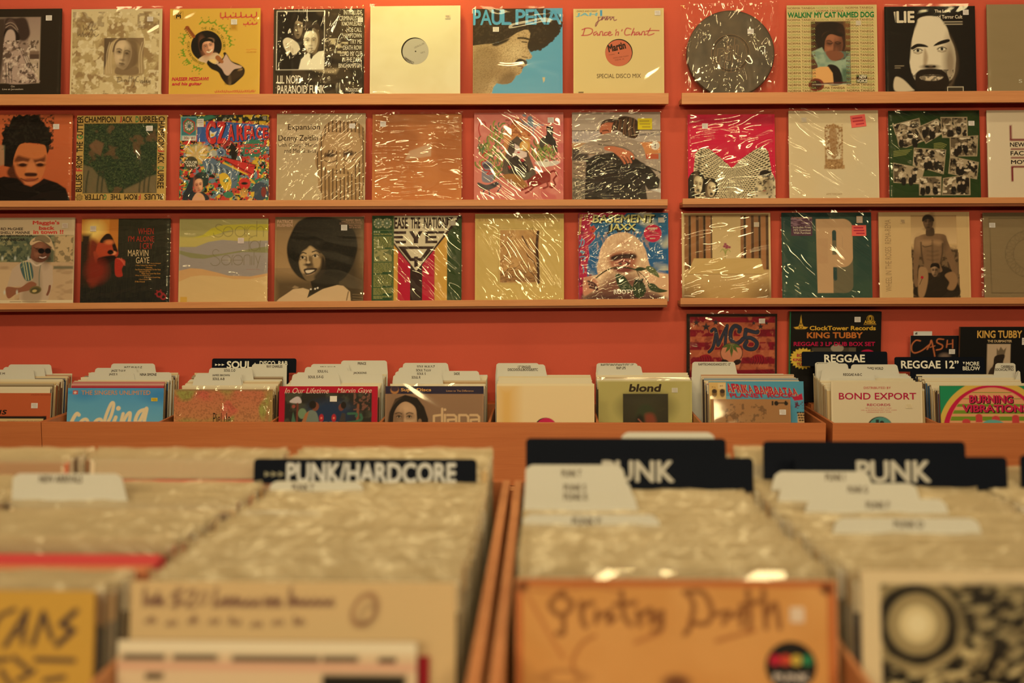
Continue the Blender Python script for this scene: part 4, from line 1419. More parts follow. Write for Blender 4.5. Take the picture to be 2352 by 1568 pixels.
def a_towers(a):
    a.at(2.897, 1540, 0)
    R, K, W = (204, 22, 50), (26, 18, 12), (208, 180, 118)
    a.rect(100, 760, 710, 830, (150, 14, 36), soft=24, a=.6)  # upper ledge's shadow painted over the red
    TL = [(150, 1160), (165, 1020), (205, 985), (255, 990), (330, 1050), (408, 1125), (412, 1330), (110, 1330)]
    TR = [(408, 1125), (470, 1060), (560, 1000), (610, 978), (650, 1010), (668, 1120), (690, 1330), (405, 1330)]
    for T, sgn in ((TL, -1), (TR, 1)):
        d, ins = a._seg(T, True)
        X, Y = (a.X - 1540) * 2.897, a.Y * 2.897
        D = np.abs(X - 408)
        # courses of windows running down to the middle corner
        rowv = (Y - 1125 + (1125 - 985) * (D / 230) * 1.0) / (9 + 9 * D / 250)
        colv = D / (9 + 10 * D / 250)
        fr, fc = rowv % 1, (colv + (np.floor(rowv) % 2) * .5) % 1
        a.mixin(ins * 1.0, W)
        a.mixin(ins * np.clip((fr - .45) / .15, 0, 1) * np.clip((fc - .22) / .15, 0, 1), K)
    a.poly([(205, 985), (215, 990), (190, 1170), (165, 1180)], (60, 46, 28), a=.5)
    for cx, cy, w, h in ((182, 1235, 66, 120), (270, 1265, 58, 100)):
        a.ell(cx - 10, cy - 10, w * .9, h * .7, K)
        a.face(cx, cy, w, h, W, (150, 116, 70), K, 8, 1, mouth=(90, 40, 30))
        a.ell(cx, cy + h * .3, w * .18, 8, K)
    a.poly([(110, 1200), (150, 1170), (160, 1330), (110, 1330)], K)
    a.poly([(575, 1190), (600, 1130), (650, 1140), (690, 1190), (700, 1330), (560, 1330)], (212, 186, 128), curve=True)
    a.clip([(575, 1190), (600, 1130), (650, 1140), (690, 1190), (700, 1330), (560, 1330)], True)
    a.face(615, 1230, 96, 140, W, (120, 92, 56), K, -12, -1, mouth=(170, 40, 40))
    a.ell(630, 1160, 40, 24, K)
    a.noise((560, 1130, 700, 1330), 14, K, .6, .66, 2, 2, .7)
    a.clip()


def a_amsterdam(a):
    a.at(2.897, 1540, 0)
    C, S = (176, 130, 70), (204, 172, 112)
    a.noise(None, 240, (214, 186, 126), .4, .7, 3, 2, .6)
    a.rect(1028, 846, 1146, 1110, C)
    a.rect(1022, 1102, 1158, 1128, C)
    a.poly([(1050, 846), (1086, 822), (1130, 846)], C)
    a.rect(1034, 856, 1140, 1060, S)
    a.noise((1028, 830, 1150, 1128), 9, (150, 104, 52), .5, .6, 1, 2)
    a.poly([(1060, 870), (1090, 850), (1110, 890), (1105, 980), (1095, 1050), (1075, 1050), (1060, 960)], (160, 112, 58), curve=True, a=.8)
    a.poly([(1044, 1020), (1086, 1066), (1130, 1020), (1130, 1062), (1044, 1062)], (222, 194, 134))
    a.t('S', 1048, 1018, 1060, 1036, (140, 96, 50))
    a.t('A', 1104, 1026, 1118, 1044, (140, 96, 50))
    a.t('AMSTERDAM', 1032, 1290, 1136, 1304, (166, 128, 72))


def a_green_photos(a):
    a.at(2.897, 1540, 0)
    rr = random.Random(5)
    a.rect(1450, 735, 2060, 770, (22, 30, 14), soft=10)  # shadow of the ledge overhead, painted along the top
    a.noise(None, 160, (48, 64, 24), .45, .7, 2, 2, .6)
    def photo(pts, seed):
        a.poly(pts, (168, 140, 92))
        d, ins = a._seg(pts, True)
        X, Y = (a.X - 1540) * 2.897, a.Y * 2.897
        v = vnoise(X / 40, Y / 40, seed, 3)
        a.mixin(ins * np.clip((v - .42) / .12, 0, 1) * (d > 2), (98, 78, 48))
        v = vnoise(X / 26, Y / 34, seed + 2, 3)
        a.mixin(ins * np.clip((v - .52) / .07, 0, 1) * (d > 2), (36, 28, 18))
        v = vnoise(X / 30, Y / 18, seed + 4, 2)
        a.mixin(ins * np.clip((v - .66) / .06, 0, 1) * (d > 2), (212, 184, 130))
        cx, cy = sum(p[0] for p in pts) / len(pts), sum(p[1] for p in pts) / len(pts)
        for k in range(3):
            x, y = cx + rr.uniform(-50, 50), cy + rr.uniform(-10, 20)
            a.ell(x, y + 26, 17, 30, (30, 24, 16))
            a.ell(x, y - 10, 9, 11, (186, 154, 106))
    photo([(1480, 830), (1660, 785), (1670, 850), (1570, 900), (1500, 900)], 0)
    photo([(1500, 880), (1640, 850), (1690, 940), (1570, 985), (1520, 980)], 1)
    photo([(1640, 850), (1780, 790), (1850, 870), (1700, 960)], 2)
    photo([(1800, 780), (1980, 780), (1980, 920), (1810, 920)], 3)
    photo([(1860, 915), (2050, 905), (2040, 1045), (1860, 1045)], 4)
    photo([(1620, 985), (1835, 1000), (1815, 1165), (1610, 1105)], 5)
    photo([(1480, 1085), (1690, 1125), (1660, 1230), (1480, 1220)], 6)
    photo([(1860, 1040), (2050, 1085), (2035, 1200), (1845, 1160)], 7)
    photo([(1650, 1180), (1800, 1180), (1795, 1305), (1650, 1305)], 1)
    photo([(1810, 1190), (1990, 1165), (1990, 1305), (1800, 1305)], 3)
    Y = (170, 158, 70)
    for k in range(4):
        a.ln([(1485, 1010 + 11 * k), (1540, 1004 + 10 * k), (1605 - 12 * k, 998 + 11 * k)], 4, Y, a=.7)
        a.ln([(1755, 960 + 10 * k), (1800, 955 + 11 * k), (1838 - 8 * k, 968 + 10 * k)], 4, Y, a=.7)


def a_newfact(a):
    a.at(2.897, 1540, 0)
    M, K = (120, 24, 30), (34, 22, 16)
    a.rect(2260, 835, 2274, 930, M)
    a.rect(2260, 926, 2800, 940, M)
    a.rect(2264, 1118, 2278, 1212, M)
    a.t('NEW', 2260, 950, 2358, 980, K, bold=.035)
    a.rect(2264, 990, 2800, 1000, M)
    a.t('FACTS', 2262, 1008, 2404, 1038, K, bold=.035)
    a.rect(2264, 1048, 2800, 1058, M)
    a.t('MOVES', 2264, 1068, 2420, 1096, K, bold=.035)
    a.rect(2264, 1108, 2800, 1120, M)


LEDGE_RECORDS += [
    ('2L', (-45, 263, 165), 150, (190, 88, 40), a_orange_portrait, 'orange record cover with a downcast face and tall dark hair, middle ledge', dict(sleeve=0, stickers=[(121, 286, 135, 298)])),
    ('2L', (175, 265, 382), 170, (190, 144, 64), a_gutter, 'record cover with lettering on all four sides of a green picture', dict(sleeve=0, stickers=[(335, 290, 350, 302)])),
    ('2L', (413, 264, 618), 180, (186, 66, 40), a_comic, 'crowded red and yellow comic-style record cover on the middle ledge', dict(sleeve=2, stickers=[(452, 273, 467, 292), (601, 267, 613, 279, dict(c=(60, 56, 36), tone=(190, 170, 120)))])),
    ('2L', (635, 261, 839), 170, (186, 154, 98), a_expansion, 'tan record cover with a striped bearded head and serif titles', dict(sleeve=2, stickers=[(802, 285, 815, 296)])),
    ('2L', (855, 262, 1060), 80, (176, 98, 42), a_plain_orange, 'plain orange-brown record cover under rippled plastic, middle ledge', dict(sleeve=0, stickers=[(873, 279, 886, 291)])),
    ('2L', (1089, 259, 1294), 170, (206, 112, 84), a_fairytale, 'pink record cover with a painted gabled house and small animals', dict(sleeve=0, stickers=[(1258, 271, 1272, 283)])),
    ('2L', (1314, 258, 1517), 170, (160, 134, 98), a_embrace, 'record cover photo of two people hugging, yellow sticker at top right', dict(sleeve=2, stickers=[(1465, 273, 1498, 299, dict(c=(206, 176, 24), tone=(170, 140, 30), name='hype_sticker'))])),
    ('2R', (1580, 263, 1780), 180, (204, 22, 50), a_towers, 'red record cover with two patterned tower blocks in black and cream', dict(sleeve=0, stickers=[(1613, 284, 1626, 296)], top=0.014)),
    ('2R', (1812, 254, 2018), 130, (216, 184, 120), a_amsterdam, 'cream record cover with a narrow brown ornament and a pink note', dict(sleeve=0, stickers=[(1841, 270, 1854, 281, dict(c=(204, 178, 124))), (1955, 265, 1989, 293, dict(c=(226, 92, 70), tone=(180, 50, 50), name='shop_note', rot=-.12))])),
    ('2R', (2042, 254, 2251), 170, (38, 54, 20), a_green_photos, 'dark green record cover scattered with tilted sepia snapshots', dict(sleeve=0, stickers=[(2225, 279, 2239, 290)])),
    ('2R', (2268, 253, 2474), 90, (220, 190, 134), a_newfact, 'cream record cover with maroon bars, cut off by the right edge, middle ledge', dict(sleeve=1)),
]


def a_trumpet(a):
    a.at(5.6, 0, 480)
    a.rect(-300, 338, 945, 700, (100, 100, 62))
    a.noise((-300, 338, 945, 700), 60, (146, 132, 78), .48, .6, 1, 3)
    a.noise((-300, 338, 945, 700), 40, (66, 72, 48), .52, .62, 4, 3, .9)
    a.rect(700, 340, 945, 700, (198, 158, 96), soft=20)
    a.noise((690, 340, 945, 720), 40, (120, 98, 58), .54, .62, 3, 3, .8)
    a.poly([(-300, 690), (300, 690), (945, 690), (945, 1180), (-300, 1180)], (196, 154, 98))
    a.noise((-300, 690, 945, 1180), 120, (172, 132, 82), .5, .7, 5, 2, .8, sy=2)
    a.poly([(-300, 790), (130, 790), (240, 850), (200, 1180), (-300, 1180)], (206, 164, 104), curve=False, soft=10)
    a.rect(690, 740, 945, 780, (120, 104, 66), soft=10)
    a.rect(-300, 1180, 945, 1400, (222, 190, 128))
    a.rect(-300, 0, 945, 338, (206, 170, 112))
    a.poly([(160, 780), (260, 700), (400, 640), (560, 680), (680, 740), (690, 960), (630, 1180), (260, 1180), (270, 1000), (100, 1010)], (196, 160, 112), curve=False, soft=3)
    a.poly([(420, 720), (520, 740), (540, 1180), (300, 1180), (360, 900)], (164, 132, 88), curve=True, soft=20, a=.7)
    a.ln([(525, 730), (510, 850), (515, 1000)], 10, (112, 110, 76), soft=3)
    a.ln([(380, 650), (470, 735), (560, 690)], 20, (214, 180, 130), soft=4)
    a.poly([(400, 560), (420, 440), (520, 420), (640, 470), (640, 590), (570, 680), (480, 690), (400, 640)], (122, 72, 44), curve=True)
    a.face(530, 560, 220, 250, (134, 80, 48), (78, 44, 28), (26, 18, 14), 6, -1, eyes=False)
    a.poly([(380, 430), (440, 370), (560, 340), (640, 380), (690, 500), (690, 540), (600, 450), (500, 425), (400, 470)], (206, 164, 104), curve=True)
    a.poly([(440, 400), (470, 350), (560, 340), (640, 400), (620, 440), (500, 410)], (110, 88, 52), curve=True, a=.8)
    a.ln([(420, 420), (520, 410), (660, 500)], 10, (96, 76, 46))
    for x in (528, 615):
        a.ell(x, 545, 40, 36, (24, 20, 16))
    a.ln([(430, 500), (500, 530), (640, 560)], 7, (24, 20, 16))
    a.ln([(510, 625), (550, 635), (590, 620)], 12, (222, 190, 150))
    G = (186, 150, 70)
    a.poly([(260, 720), (380, 690), (420, 760), (430, 900), (330, 920)], (72, 92, 74), curve=True)
    for x in (0, 30, 70):
        a.ln([(300 + x, 680), (345 + x, 920)], 10, (206, 186, 110))
    a.ln([(270, 660), (300, 720), (280, 760)], 16, (130, 130, 84))
    a.poly([(100, 1010), (260, 1020), (360, 960), (420, 940), (480, 980), (400, 1050), (240, 1090), (130, 1160), (90, 1100)], (148, 88, 52), curve=True)
    a.ell(465, 1050, 78, 52, (120, 96, 48), -8)
    a.ell(465, 1055, 62, 38, (86, 74, 40), -8)
    a.ell(455, 1062, 30, 18, (196, 160, 84), -8)
    a.ln([(650, 1000), (640, 1060), (620, 1110)], 30, (130, 76, 46))
    for x, y in ((30, 640), (195, 640), (365, 640), (70, 1080), (230, 1080)):
        a.ell(x, y, 12, 26, (210, 200, 170), soft=8, a=.8)
    R, K = (204, 66, 44), (46, 30, 20)
    for l in (("Maggie's", 410, 150, 756, 216), ('back', 492, 222, 692, 272), ('in town !!', 420, 270, 808, 326)):
        a.t(*l, R, bold=.06)
    for l in (('RD McGHEE', 2, 240, 288, 276), ('SHELLY MANNE', -4, 288, 378, 324), ('AS NEWBORN JR.', -2, 334, 424, 368), ('Y VINNEGAR', -2, 378, 318, 414)):
        a.t(*l, K, bold=.03)
    for k in range(3):
        a.rect(140 + 160 * k, 1198, 290 + 160 * k, 1206, (150, 120, 76))


def a_ember(a):
    a.at(5.6, 0, 480)
    a.grad((1040, 120, 2190, 1300), (50, 44, 24), (28, 26, 20))
    a.noise(None, 4, (60, 54, 30), .5, .6, 2, 1, .35, sy=.05)
    a.poly([(1040, 125), (1515, 125), (1515, 540), (1150, 600), (1150, 420), (1040, 420)], (196, 112, 36), soft=4)
    a.rect(1260, 125, 1400, 330, (214, 134, 44), soft=8)
    a.ell(1200, 270, 130, 120, (246, 190, 84), soft=60)
    a.rect(1040, 330, 1160, 1000, (52, 36, 20), soft=30)
    a.poly([(1150, 420), (1280, 470), (1320, 700), (1260, 960), (1150, 960)], (120, 44, 22), curve=True, soft=30)
    a.poly([(1290, 420), (1340, 350), (1400, 340), (1520, 560), (1460, 640), (1330, 640), (1230, 600), (1250, 460)], (176, 64, 30), curve=True, soft=8)
    a.poly([(1280, 430), (1310, 370), (1370, 320), (1430, 350), (1510, 540), (1460, 540), (1420, 420), (1340, 440)], (40, 24, 14), curve=True, soft=6)
    a.ell(1400, 430, 60, 30, (214, 110, 50), soft=14)
    a.poly([(1200, 560), (1240, 560), (1270, 640), (1230, 700)], (160, 60, 30), curve=True, soft=8)
    a.poly([(1260, 640), (1460, 600), (1480, 660), (1300, 740)], (34, 20, 12), curve=True, soft=8)
    a.ell(1460, 570, 34, 26, (226, 130, 70), soft=8)
    a.ell(1420, 560, 40, 30, (24, 16, 10), soft=6)
    a.ell(1250, 800, 130, 140, (130, 40, 22), soft=70)
    a.poly([(1480, 660), (1530, 640), (1600, 660), (1610, 700), (1570, 780), (1580, 870), (1490, 860)], (172, 46, 26), curve=True, soft=5)
    for k in range(3):
        a.ln([(1510 + 26 * k, 640), (1560 + 16 * k, 660 + 26 * k), (1610, 690 + 20 * k)], 12, (206, 90, 54), a=.8)
    a.ell(1190, 930, 50, 20, (130, 44, 24), soft=14)
    R, C = (170, 44, 24), (214, 172, 104)
    a.t('WHEN', 1770, 250, 1970, 330, R, shear=.05)
    a.t("I'M ALONE", 1645, 350, 1980, 424, R)
    a.t('I CRY', 1800, 440, 1962, 520, R)
    a.t('MARVIN', 1645, 530, 1908, 614, C)
    a.t('GAYE', 1750, 626, 1922, 706, C)
    O = (196, 130, 50)
    for k, (x0, x1, s) in enumerate(((1935, 2070, "You've Changed"), (1748, 2010, 'I Was Telling Her About You'), (1880, 1965, 'I Wonder'), (1745, 2070, "I've Grown Accustomed To Her Face"), (1800, 1935, 'Because Of You'),
                                      (1825, 2068, 'When Your Lover Has Gone'), (1745, 1940, "When I'm Alone I Cry"), (1860, 2066, 'If My Heart Could Sing'), (1795, 1955, "I Don't Know Why"), (1745, 1870, "I'll Be Around"))):
        a.t(s, x0, 698 + 26 * k, x1, 718 + 26 * k, O, bold=.02)
    for x, y, r in ((2060, 1105, 44), (2110, 1140, 40)):
        a.ell(x, y, r, r, (150, 40, 34), hole=.55)
    for k in range(6):
        a.ell(2060 + 52 * math.cos(k), 1095 + 44 * math.sin(k), 9, 9, (150, 40, 34))


def a_serenity(a):
    a.at(5.113, 400, 480)
    a.rect(60, 110, 1110, 1200, (164, 144, 74))
    a.poly([(60, 330), (200, 340), (330, 310), (430, 230), (560, 190), (800, 180), (1110, 180), (1110, 260), (800, 250), (650, 250), (500, 300), (300, 350), (150, 340)], (190, 166, 44), curve=False, soft=6)
    a.poly([(60, 330), (300, 340), (560, 300), (700, 250), (900, 250), (1110, 270), (1110, 390), (700, 380), (400, 400), (250, 450), (60, 450)], (190, 162, 74), curve=False, soft=14)
    a.poly([(60, 450), (250, 450), (400, 390), (560, 365), (800, 385), (1110, 375), (1110, 1100), (60, 1100)], (156, 136, 106), curve=False, soft=4)
    a.poly([(60, 490), (200, 520), (400, 545), (560, 530), (800, 490), (1110, 440), (1110, 520), (800, 510), (560, 550), (350, 590), (200, 580), (60, 530)], (138, 126, 70), curve=False, soft=4)
    a.poly([(60, 730), (200, 700), (330, 710), (500, 750), (640, 790), (900, 800), (1110, 760), (1110, 1200), (60, 1200)], (206, 150, 82), curve=False, soft=4)
    a.poly([(60, 860), (200, 800), (330, 785), (560, 800), (700, 830), (900, 830), (1110, 790), (1110, 1200), (60, 1200)], (212, 168, 96), curve=False, soft=5)
    a.rect(80, 1040, 160, 1110, (210, 154, 56))
    C = (116, 98, 50)
    W = 5
    def ring(x, y, r=40, w=W):
        a.ell(x, y, r, r * 1.04, C, hole=1 - 5.5 / r)
    a.ln([(560, 195), (510, 180), (482, 205), (500, 235), (560, 270), (565, 310), (520, 332), (470, 318), (458, 285)], W, C)
    ring(630, 268, 58); a.ln([(575, 268), (688, 268)], W, C)
    ring(768, 268, 60); a.ln([(828, 205), (828, 328)], W, C)
    a.ln([(846, 328), (846, 230), (860, 210)], W, C)
    a.ln([(950, 215), (900, 205), (862, 240), (862, 295), (900, 326), (960, 316)], W, C)
    a.ln([(966, 145), (966, 328)], W, C); a.ln([(972, 230), (1010, 205), (1042, 235), (1044, 328)], W, C)
    a.ln([(880, 495), (876, 380), (884, 345), (915, 338)], W, C); ring(944, 436, 58); a.ln([(1006, 490), (1006, 390), (1016, 378)], W, C)
    a.ln([(525, 500), (490, 478), (455, 500), (460, 545), (520, 590), (540, 630), (510, 665), (460, 668), (428, 640)], W, C)
    ring(612, 606, 58); a.ln([(556, 606), (668, 606)], W, C)
    a.ln([(680, 662), (680, 570), (694, 548)], W, C)
    ring(750, 606, 58); a.ln([(694, 606), (806, 606)], W, C)
    a.ln([(822, 662), (822, 570), (850, 545), (890, 560), (894, 662)], W, C); a.ln([(914, 560), (914, 662)], W, C)
    a.ln([(938, 510), (938, 662)], W, C); a.ln([(955, 555), (985, 640)], W, C); a.ln([(1010, 555), (975, 700)], W, C)
    a.t('music by', 850, 712, 1004, 720, (170, 60, 40))


def a_afro(a):
    a.at(5.113, 400, 480)
    a.rect(1180, 90, 2230, 1200, (150, 112, 62))
    a.grad((1180, 90, 2230, 700), (140, 104, 58), (166, 124, 68))
    a.rect(1800, 90, 2230, 1200, (64, 48, 26), soft=120, a=.95)
    a.rect(1180, 820, 2230, 1200, (70, 52, 28), soft=70, a=.8)
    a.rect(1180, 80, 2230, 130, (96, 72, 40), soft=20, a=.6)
    d = [(1480, 130), (1600, 90), (1760, 92), (1950, 130), (2100, 250), (2150, 430), (2120, 600), (2060, 740), (1960, 850), (1840, 870), (1700, 860), (1560, 850), (1440, 780), (1360, 660), (1325, 520), (1330, 400), (1370, 290), (1420, 190)]
    a.poly(d, (22, 17, 10), curve=True, soft=9)
    a.clip(d, True)
    a.noise((1300, 90, 2170, 880), 12, (40, 30, 16), .56, .68, 3, 2, .6)
    a.clip()
    a.poly([(1620, 760), (1860, 800), (1940, 900), (1780, 980), (1640, 960)], (34, 26, 14), curve=True, soft=6)
    a.poly([(1560, 470), (1600, 440), (1700, 500), (1770, 580), (1760, 700), (1700, 800), (1610, 855), (1550, 840), (1490, 740), (1465, 620), (1490, 530)], (112, 84, 46), curve=True, soft=6)
    a.poly([(1560, 470), (1600, 440), (1660, 490), (1700, 560), (1690, 680), (1640, 640), (1620, 560), (1560, 560), (1500, 600), (1500, 520)], (186, 146, 86), curve=True, soft=14)
    a.poly([(1470, 620), (1530, 600), (1560, 680), (1530, 760), (1490, 730)], (190, 150, 90), curve=True, soft=12)
    a.poly([(1640, 600), (1720, 590), (1710, 680), (1650, 700)], (176, 136, 78), curve=True, soft=14)
    a.poly([(1740, 560), (1780, 640), (1760, 760), (1680, 840), (1650, 800), (1720, 700)], (44, 32, 18), curve=True, soft=16)
    K = (30, 22, 12)
    for x, y in ((1512, 575), (1660, 555)):
        a.ell(x, y, 34, 17, (206, 172, 116))
        a.ell(x - 4, y, 15, 15, K)
        a.ln([(x - 38, y + 2), (x, y - 19), (x + 38, y - 2)], 8, K)
    a.ln([(1480, 530), (1515, 516), (1550, 528)], 12, K)
    a.ln([(1620, 510), (1670, 496), (1715, 520)], 12, K)
    a.ln([(1570, 560), (1575, 620)], 14, (206, 166, 104), soft=6)
    a.ell(1572, 660, 46, 16, (64, 46, 26), soft=8)
    a.ell(1576, 632, 22, 14, (206, 166, 104), soft=6)
    a.poly([(1525, 715), (1590, 700), (1680, 705), (1640, 760), (1570, 785), (1540, 760)], (52, 34, 20), curve=True, soft=3)
    a.poly([(1545, 730), (1600, 722), (1650, 724), (1600, 755), (1560, 758)], (222, 192, 138), curve=True)
    a.ln([(1560, 785), (1610, 775), (1650, 755)], 12, (150, 112, 66), soft=4)
    a.poly([(1390, 930), (1420, 905), (1470, 925), (1440, 950)], (150, 116, 70), soft=4)
    a.poly([(1190, 1110), (1240, 1060), (1330, 1000), (1400, 950), (1520, 935), (1600, 960), (1570, 1050), (1700, 960), (1920, 900), (1990, 910), (2070, 980), (2090, 1200), (1190, 1200)], (206, 164, 104), curve=False, soft=4)
    a.poly([(1600, 940), (1720, 930), (1780, 930), (1570, 1050)], (50, 38, 22), soft=4)
    for x, y in ((1610, 950), (1660, 945), (1690, 935)):
        a.ell(x, y, 11, 11, (226, 200, 150))
    a.ln([(2050, 980), (2030, 1080)], 12, (120, 88, 50), soft=4)
    for k in range(3):
        a.ln([(2100, 1010 + 30 * k), (2220, 1015 + 34 * k)], 6, (130, 100, 58), curve=False)
    T = (196, 146, 96)
    a.t('PATRICE', 1204, 128, 1392, 168, T, bold=.06)
    a.t('RUSHEN', 1204, 174, 1386, 210, T, bold=.06)
    S = (176, 124, 80)
    a.t("Kickin' Back", 2014, 118, 2188, 140, S, bold=.04)
    a.t("...What's the Story", 1938, 146, 2200, 168, S, bold=.03)
    a.rect(1938, 176, 2205, 180, S)
    a.t('Piano Woman', 2050, 190, 2190, 208, S, bold=.03)
    a.t('Star of the wind', 2052, 212, 2190, 230, S, bold=.03)


def a_triangle(a):
    a.at(4.9, 840, 480)
    G, BR, Y, R, C = (40, 66, 30), (48, 26, 18), (206, 148, 54), (182, 16, 40), (214, 188, 130)
    a.rect(60, 60, 320, 1200, G)
    a.rect(316, 60, 362, 1200, Y)
    a.rect(362, 60, 502, 1200, R)
    a.rect(502, 60, 638, 1200, BR)
    a.rect(638, 60, 776, 1200, R)
    a.rect(776, 60, 916, 1200, Y)
    a.rect(916, 60, 1090, 1200, (44, 60, 22))
    a.poly([(316, 60), (1090, 60), (1000, 180), (570, 716), (316, 410)], BR)
    a.poly([(316, 80), (1040, 80), (980, 160), (570, 705), (316, 378)], C)
    a.poly([(316, 80), (318, 90), (316, 330)], BR)
    a.t('EASE', 320, 94, 470, 226, BR, bold=.05)
    a.t('THE', 504, 94, 612, 222, BR, bold=.05)
    a.t('NATION', 652, 94, 905, 222, BR, bold=.05)
    a.poly([(908, 92), (985, 92), (960, 130), (930, 130), (930, 170), (905, 226)], BR)
    for x0, sgn in ((316, 1), (670, -1)):
        a.rect(x0 + (0 if sgn > 0 else 0), 252, 452 if sgn > 0 else 884, 282, BR)
        a.rect(x0, 306, 418 if sgn > 0 else 796, 334, BR)
        a.rect(x0 + (18 if sgn > 0 else 0), 360, 452 if sgn > 0 else 806, 390, BR)
    a.rect(670, 252, 700, 390, BR)
    a.poly([(316, 252), (340, 252), (340, 390), (316, 366)], C)
    a.rect(316, 252, 452, 282, BR)
    a.poly([(316, 306), (418, 306), (418, 334), (316, 334)], BR)
    a.poly([(316, 352), (340, 360), (452, 360), (452, 390), (345, 390)], BR)
    a.poly([(482, 250), (528, 250), (563, 312), (598, 250), (642, 250), (590, 340), (590, 390), (538, 390), (538, 340)], BR)
    a.poly([(360, 424), (776, 424), (640, 592), (498, 592)], BR)
    a.poly([(450, 456), (690, 456), (622, 556), (588, 556), (588, 542), (546, 542), (546, 556), (516, 556)], C)
    a.rect(546, 542, 588, 660, BR)
    a.poly([(880, 250), (770, 400), (570, 660), (470, 520), (480, 520), (570, 636)], C, a=0)
    # green side strip with its small print
    for x in (140, 236):
        a.ell(x, 160, 54, 58, (176, 160, 100))
        a.ell(x, 160, 38, 41, (96, 104, 62))
        a.ell(x, 160, 9, 9, (214, 200, 150))
        for k in range(10):
            a.ell(x + 46 * math.cos(k * .628), 160 + 49 * math.sin(k * .628), 7, 7, (50, 70, 34))
    L = (172, 154, 70)
    a.t('EYE Q', 88, 252, 160, 268, (214, 200, 130), bold=.06)
    a.t('PLEASE THE NATION', 88, 276, 290, 294, L, bold=.03, shear=.1)
    rr = random.Random(2)
    def para(y0, n):
        for k in range(n):
            y = y0 + 15.4 * k
            x = 88
            xe = 296 if k < n - 1 else 190
            while x < xe:
                w = rr.uniform(14, 44)
                a.rect(x, y, min(x + w, xe), y + 8, L, a=.8)
                x += w + 6
    para(318, 9)
    a.rect(92, 460, 294, 594, (150, 136, 70))
    a.noise((92, 460, 294, 594), 30, (96, 96, 48), .5, .6, 3, 3)
    para(612, 8)
    para(750, 9)
    para(900, 5)
    para(992, 2)
    for y in (238, 308, 452, 600, 742, 888, 984):
        a.rect(88, y, 300, y + 3, (130, 130, 60))
    a.rect(304, 60, 308, 1200, (130, 130, 60))


def a_etching(a):
    a.at(4.9, 840, 480)
    a.grad((1230, 60, 2230, 160), (186, 146, 70), (208, 166, 80))
    a.rect(1492, 222, 1972, 852, (182, 146, 72))
    a.rect(1497, 227, 1968, 847, (212, 172, 86))
    a.rect(1512, 240, 1952, 834, (186, 132, 66))
    a.noise((1512, 240, 1952, 834), 90, (200, 146, 74), .45, .65, 2, 3)
    a.rect(1512, 700, 1952, 834, (164, 112, 54), soft=20, a=.7)
    a.noise((1512, 700, 1952, 834), 26, (120, 76, 34), .52, .62, 4, 3, .7, sy=3)
    D = (84, 46, 20)
    a.ln([(1945, 834), (1938, 600), (1925, 420), (1940, 260)], 30, (70, 38, 18))
    a.ln([(1935, 620), (1900, 500), (1830, 430), (1790, 360), (1762, 310)], 15, D)
    a.ln([(1930, 700), (1890, 600), (1830, 540), (1815, 500)], 11, D)
    a.ln([(1930, 780), (1880, 740), (1830, 680), (1830, 630)], 9, D)
    rr = random.Random(9)
    def twig(x, y, w, l, d, th):
        x2, y2 = x + l * math.cos(w), y + l * math.sin(w)
        a.ln([(x, y), ((x + x2) / 2 + 4, (y + y2) / 2 - 3), (x2, y2)], th, D, a=.85)
        if d:
            for s in (-1, 1):
                twig(x2, y2, w + s * rr.uniform(.25, .7), l * rr.uniform(.55, .8), d - 1, max(2.5, th * .6))
    twig(1520, 760, -.7, 90, 3, 7)
    twig(1580, 690, -.2, 110, 3, 6)
    twig(1515, 600, -.8, 100, 3, 5)
    twig(1520, 430, -.6, 80, 3, 4)
    twig(1930, 450, -2.1, 70, 2, 6)
    twig(1935, 330, -2.3, 70, 2, 6)
    for k in range(9):
        a.ln([(1520, 770 + 7 * k), (1700, 766 + 7 * k), (1940, 772 + 7 * k)], 2.5, (120, 76, 38), a=.7)
    a.t('Bill Evans', 1270, 108, 1446, 138, (176, 126, 62))
    a.t('You Must Believe In Spring', 1700, 104, 2186, 140, (158, 100, 52))
    a.t('with bass and drums', 1880, 146, 2180, 154, (176, 126, 66))


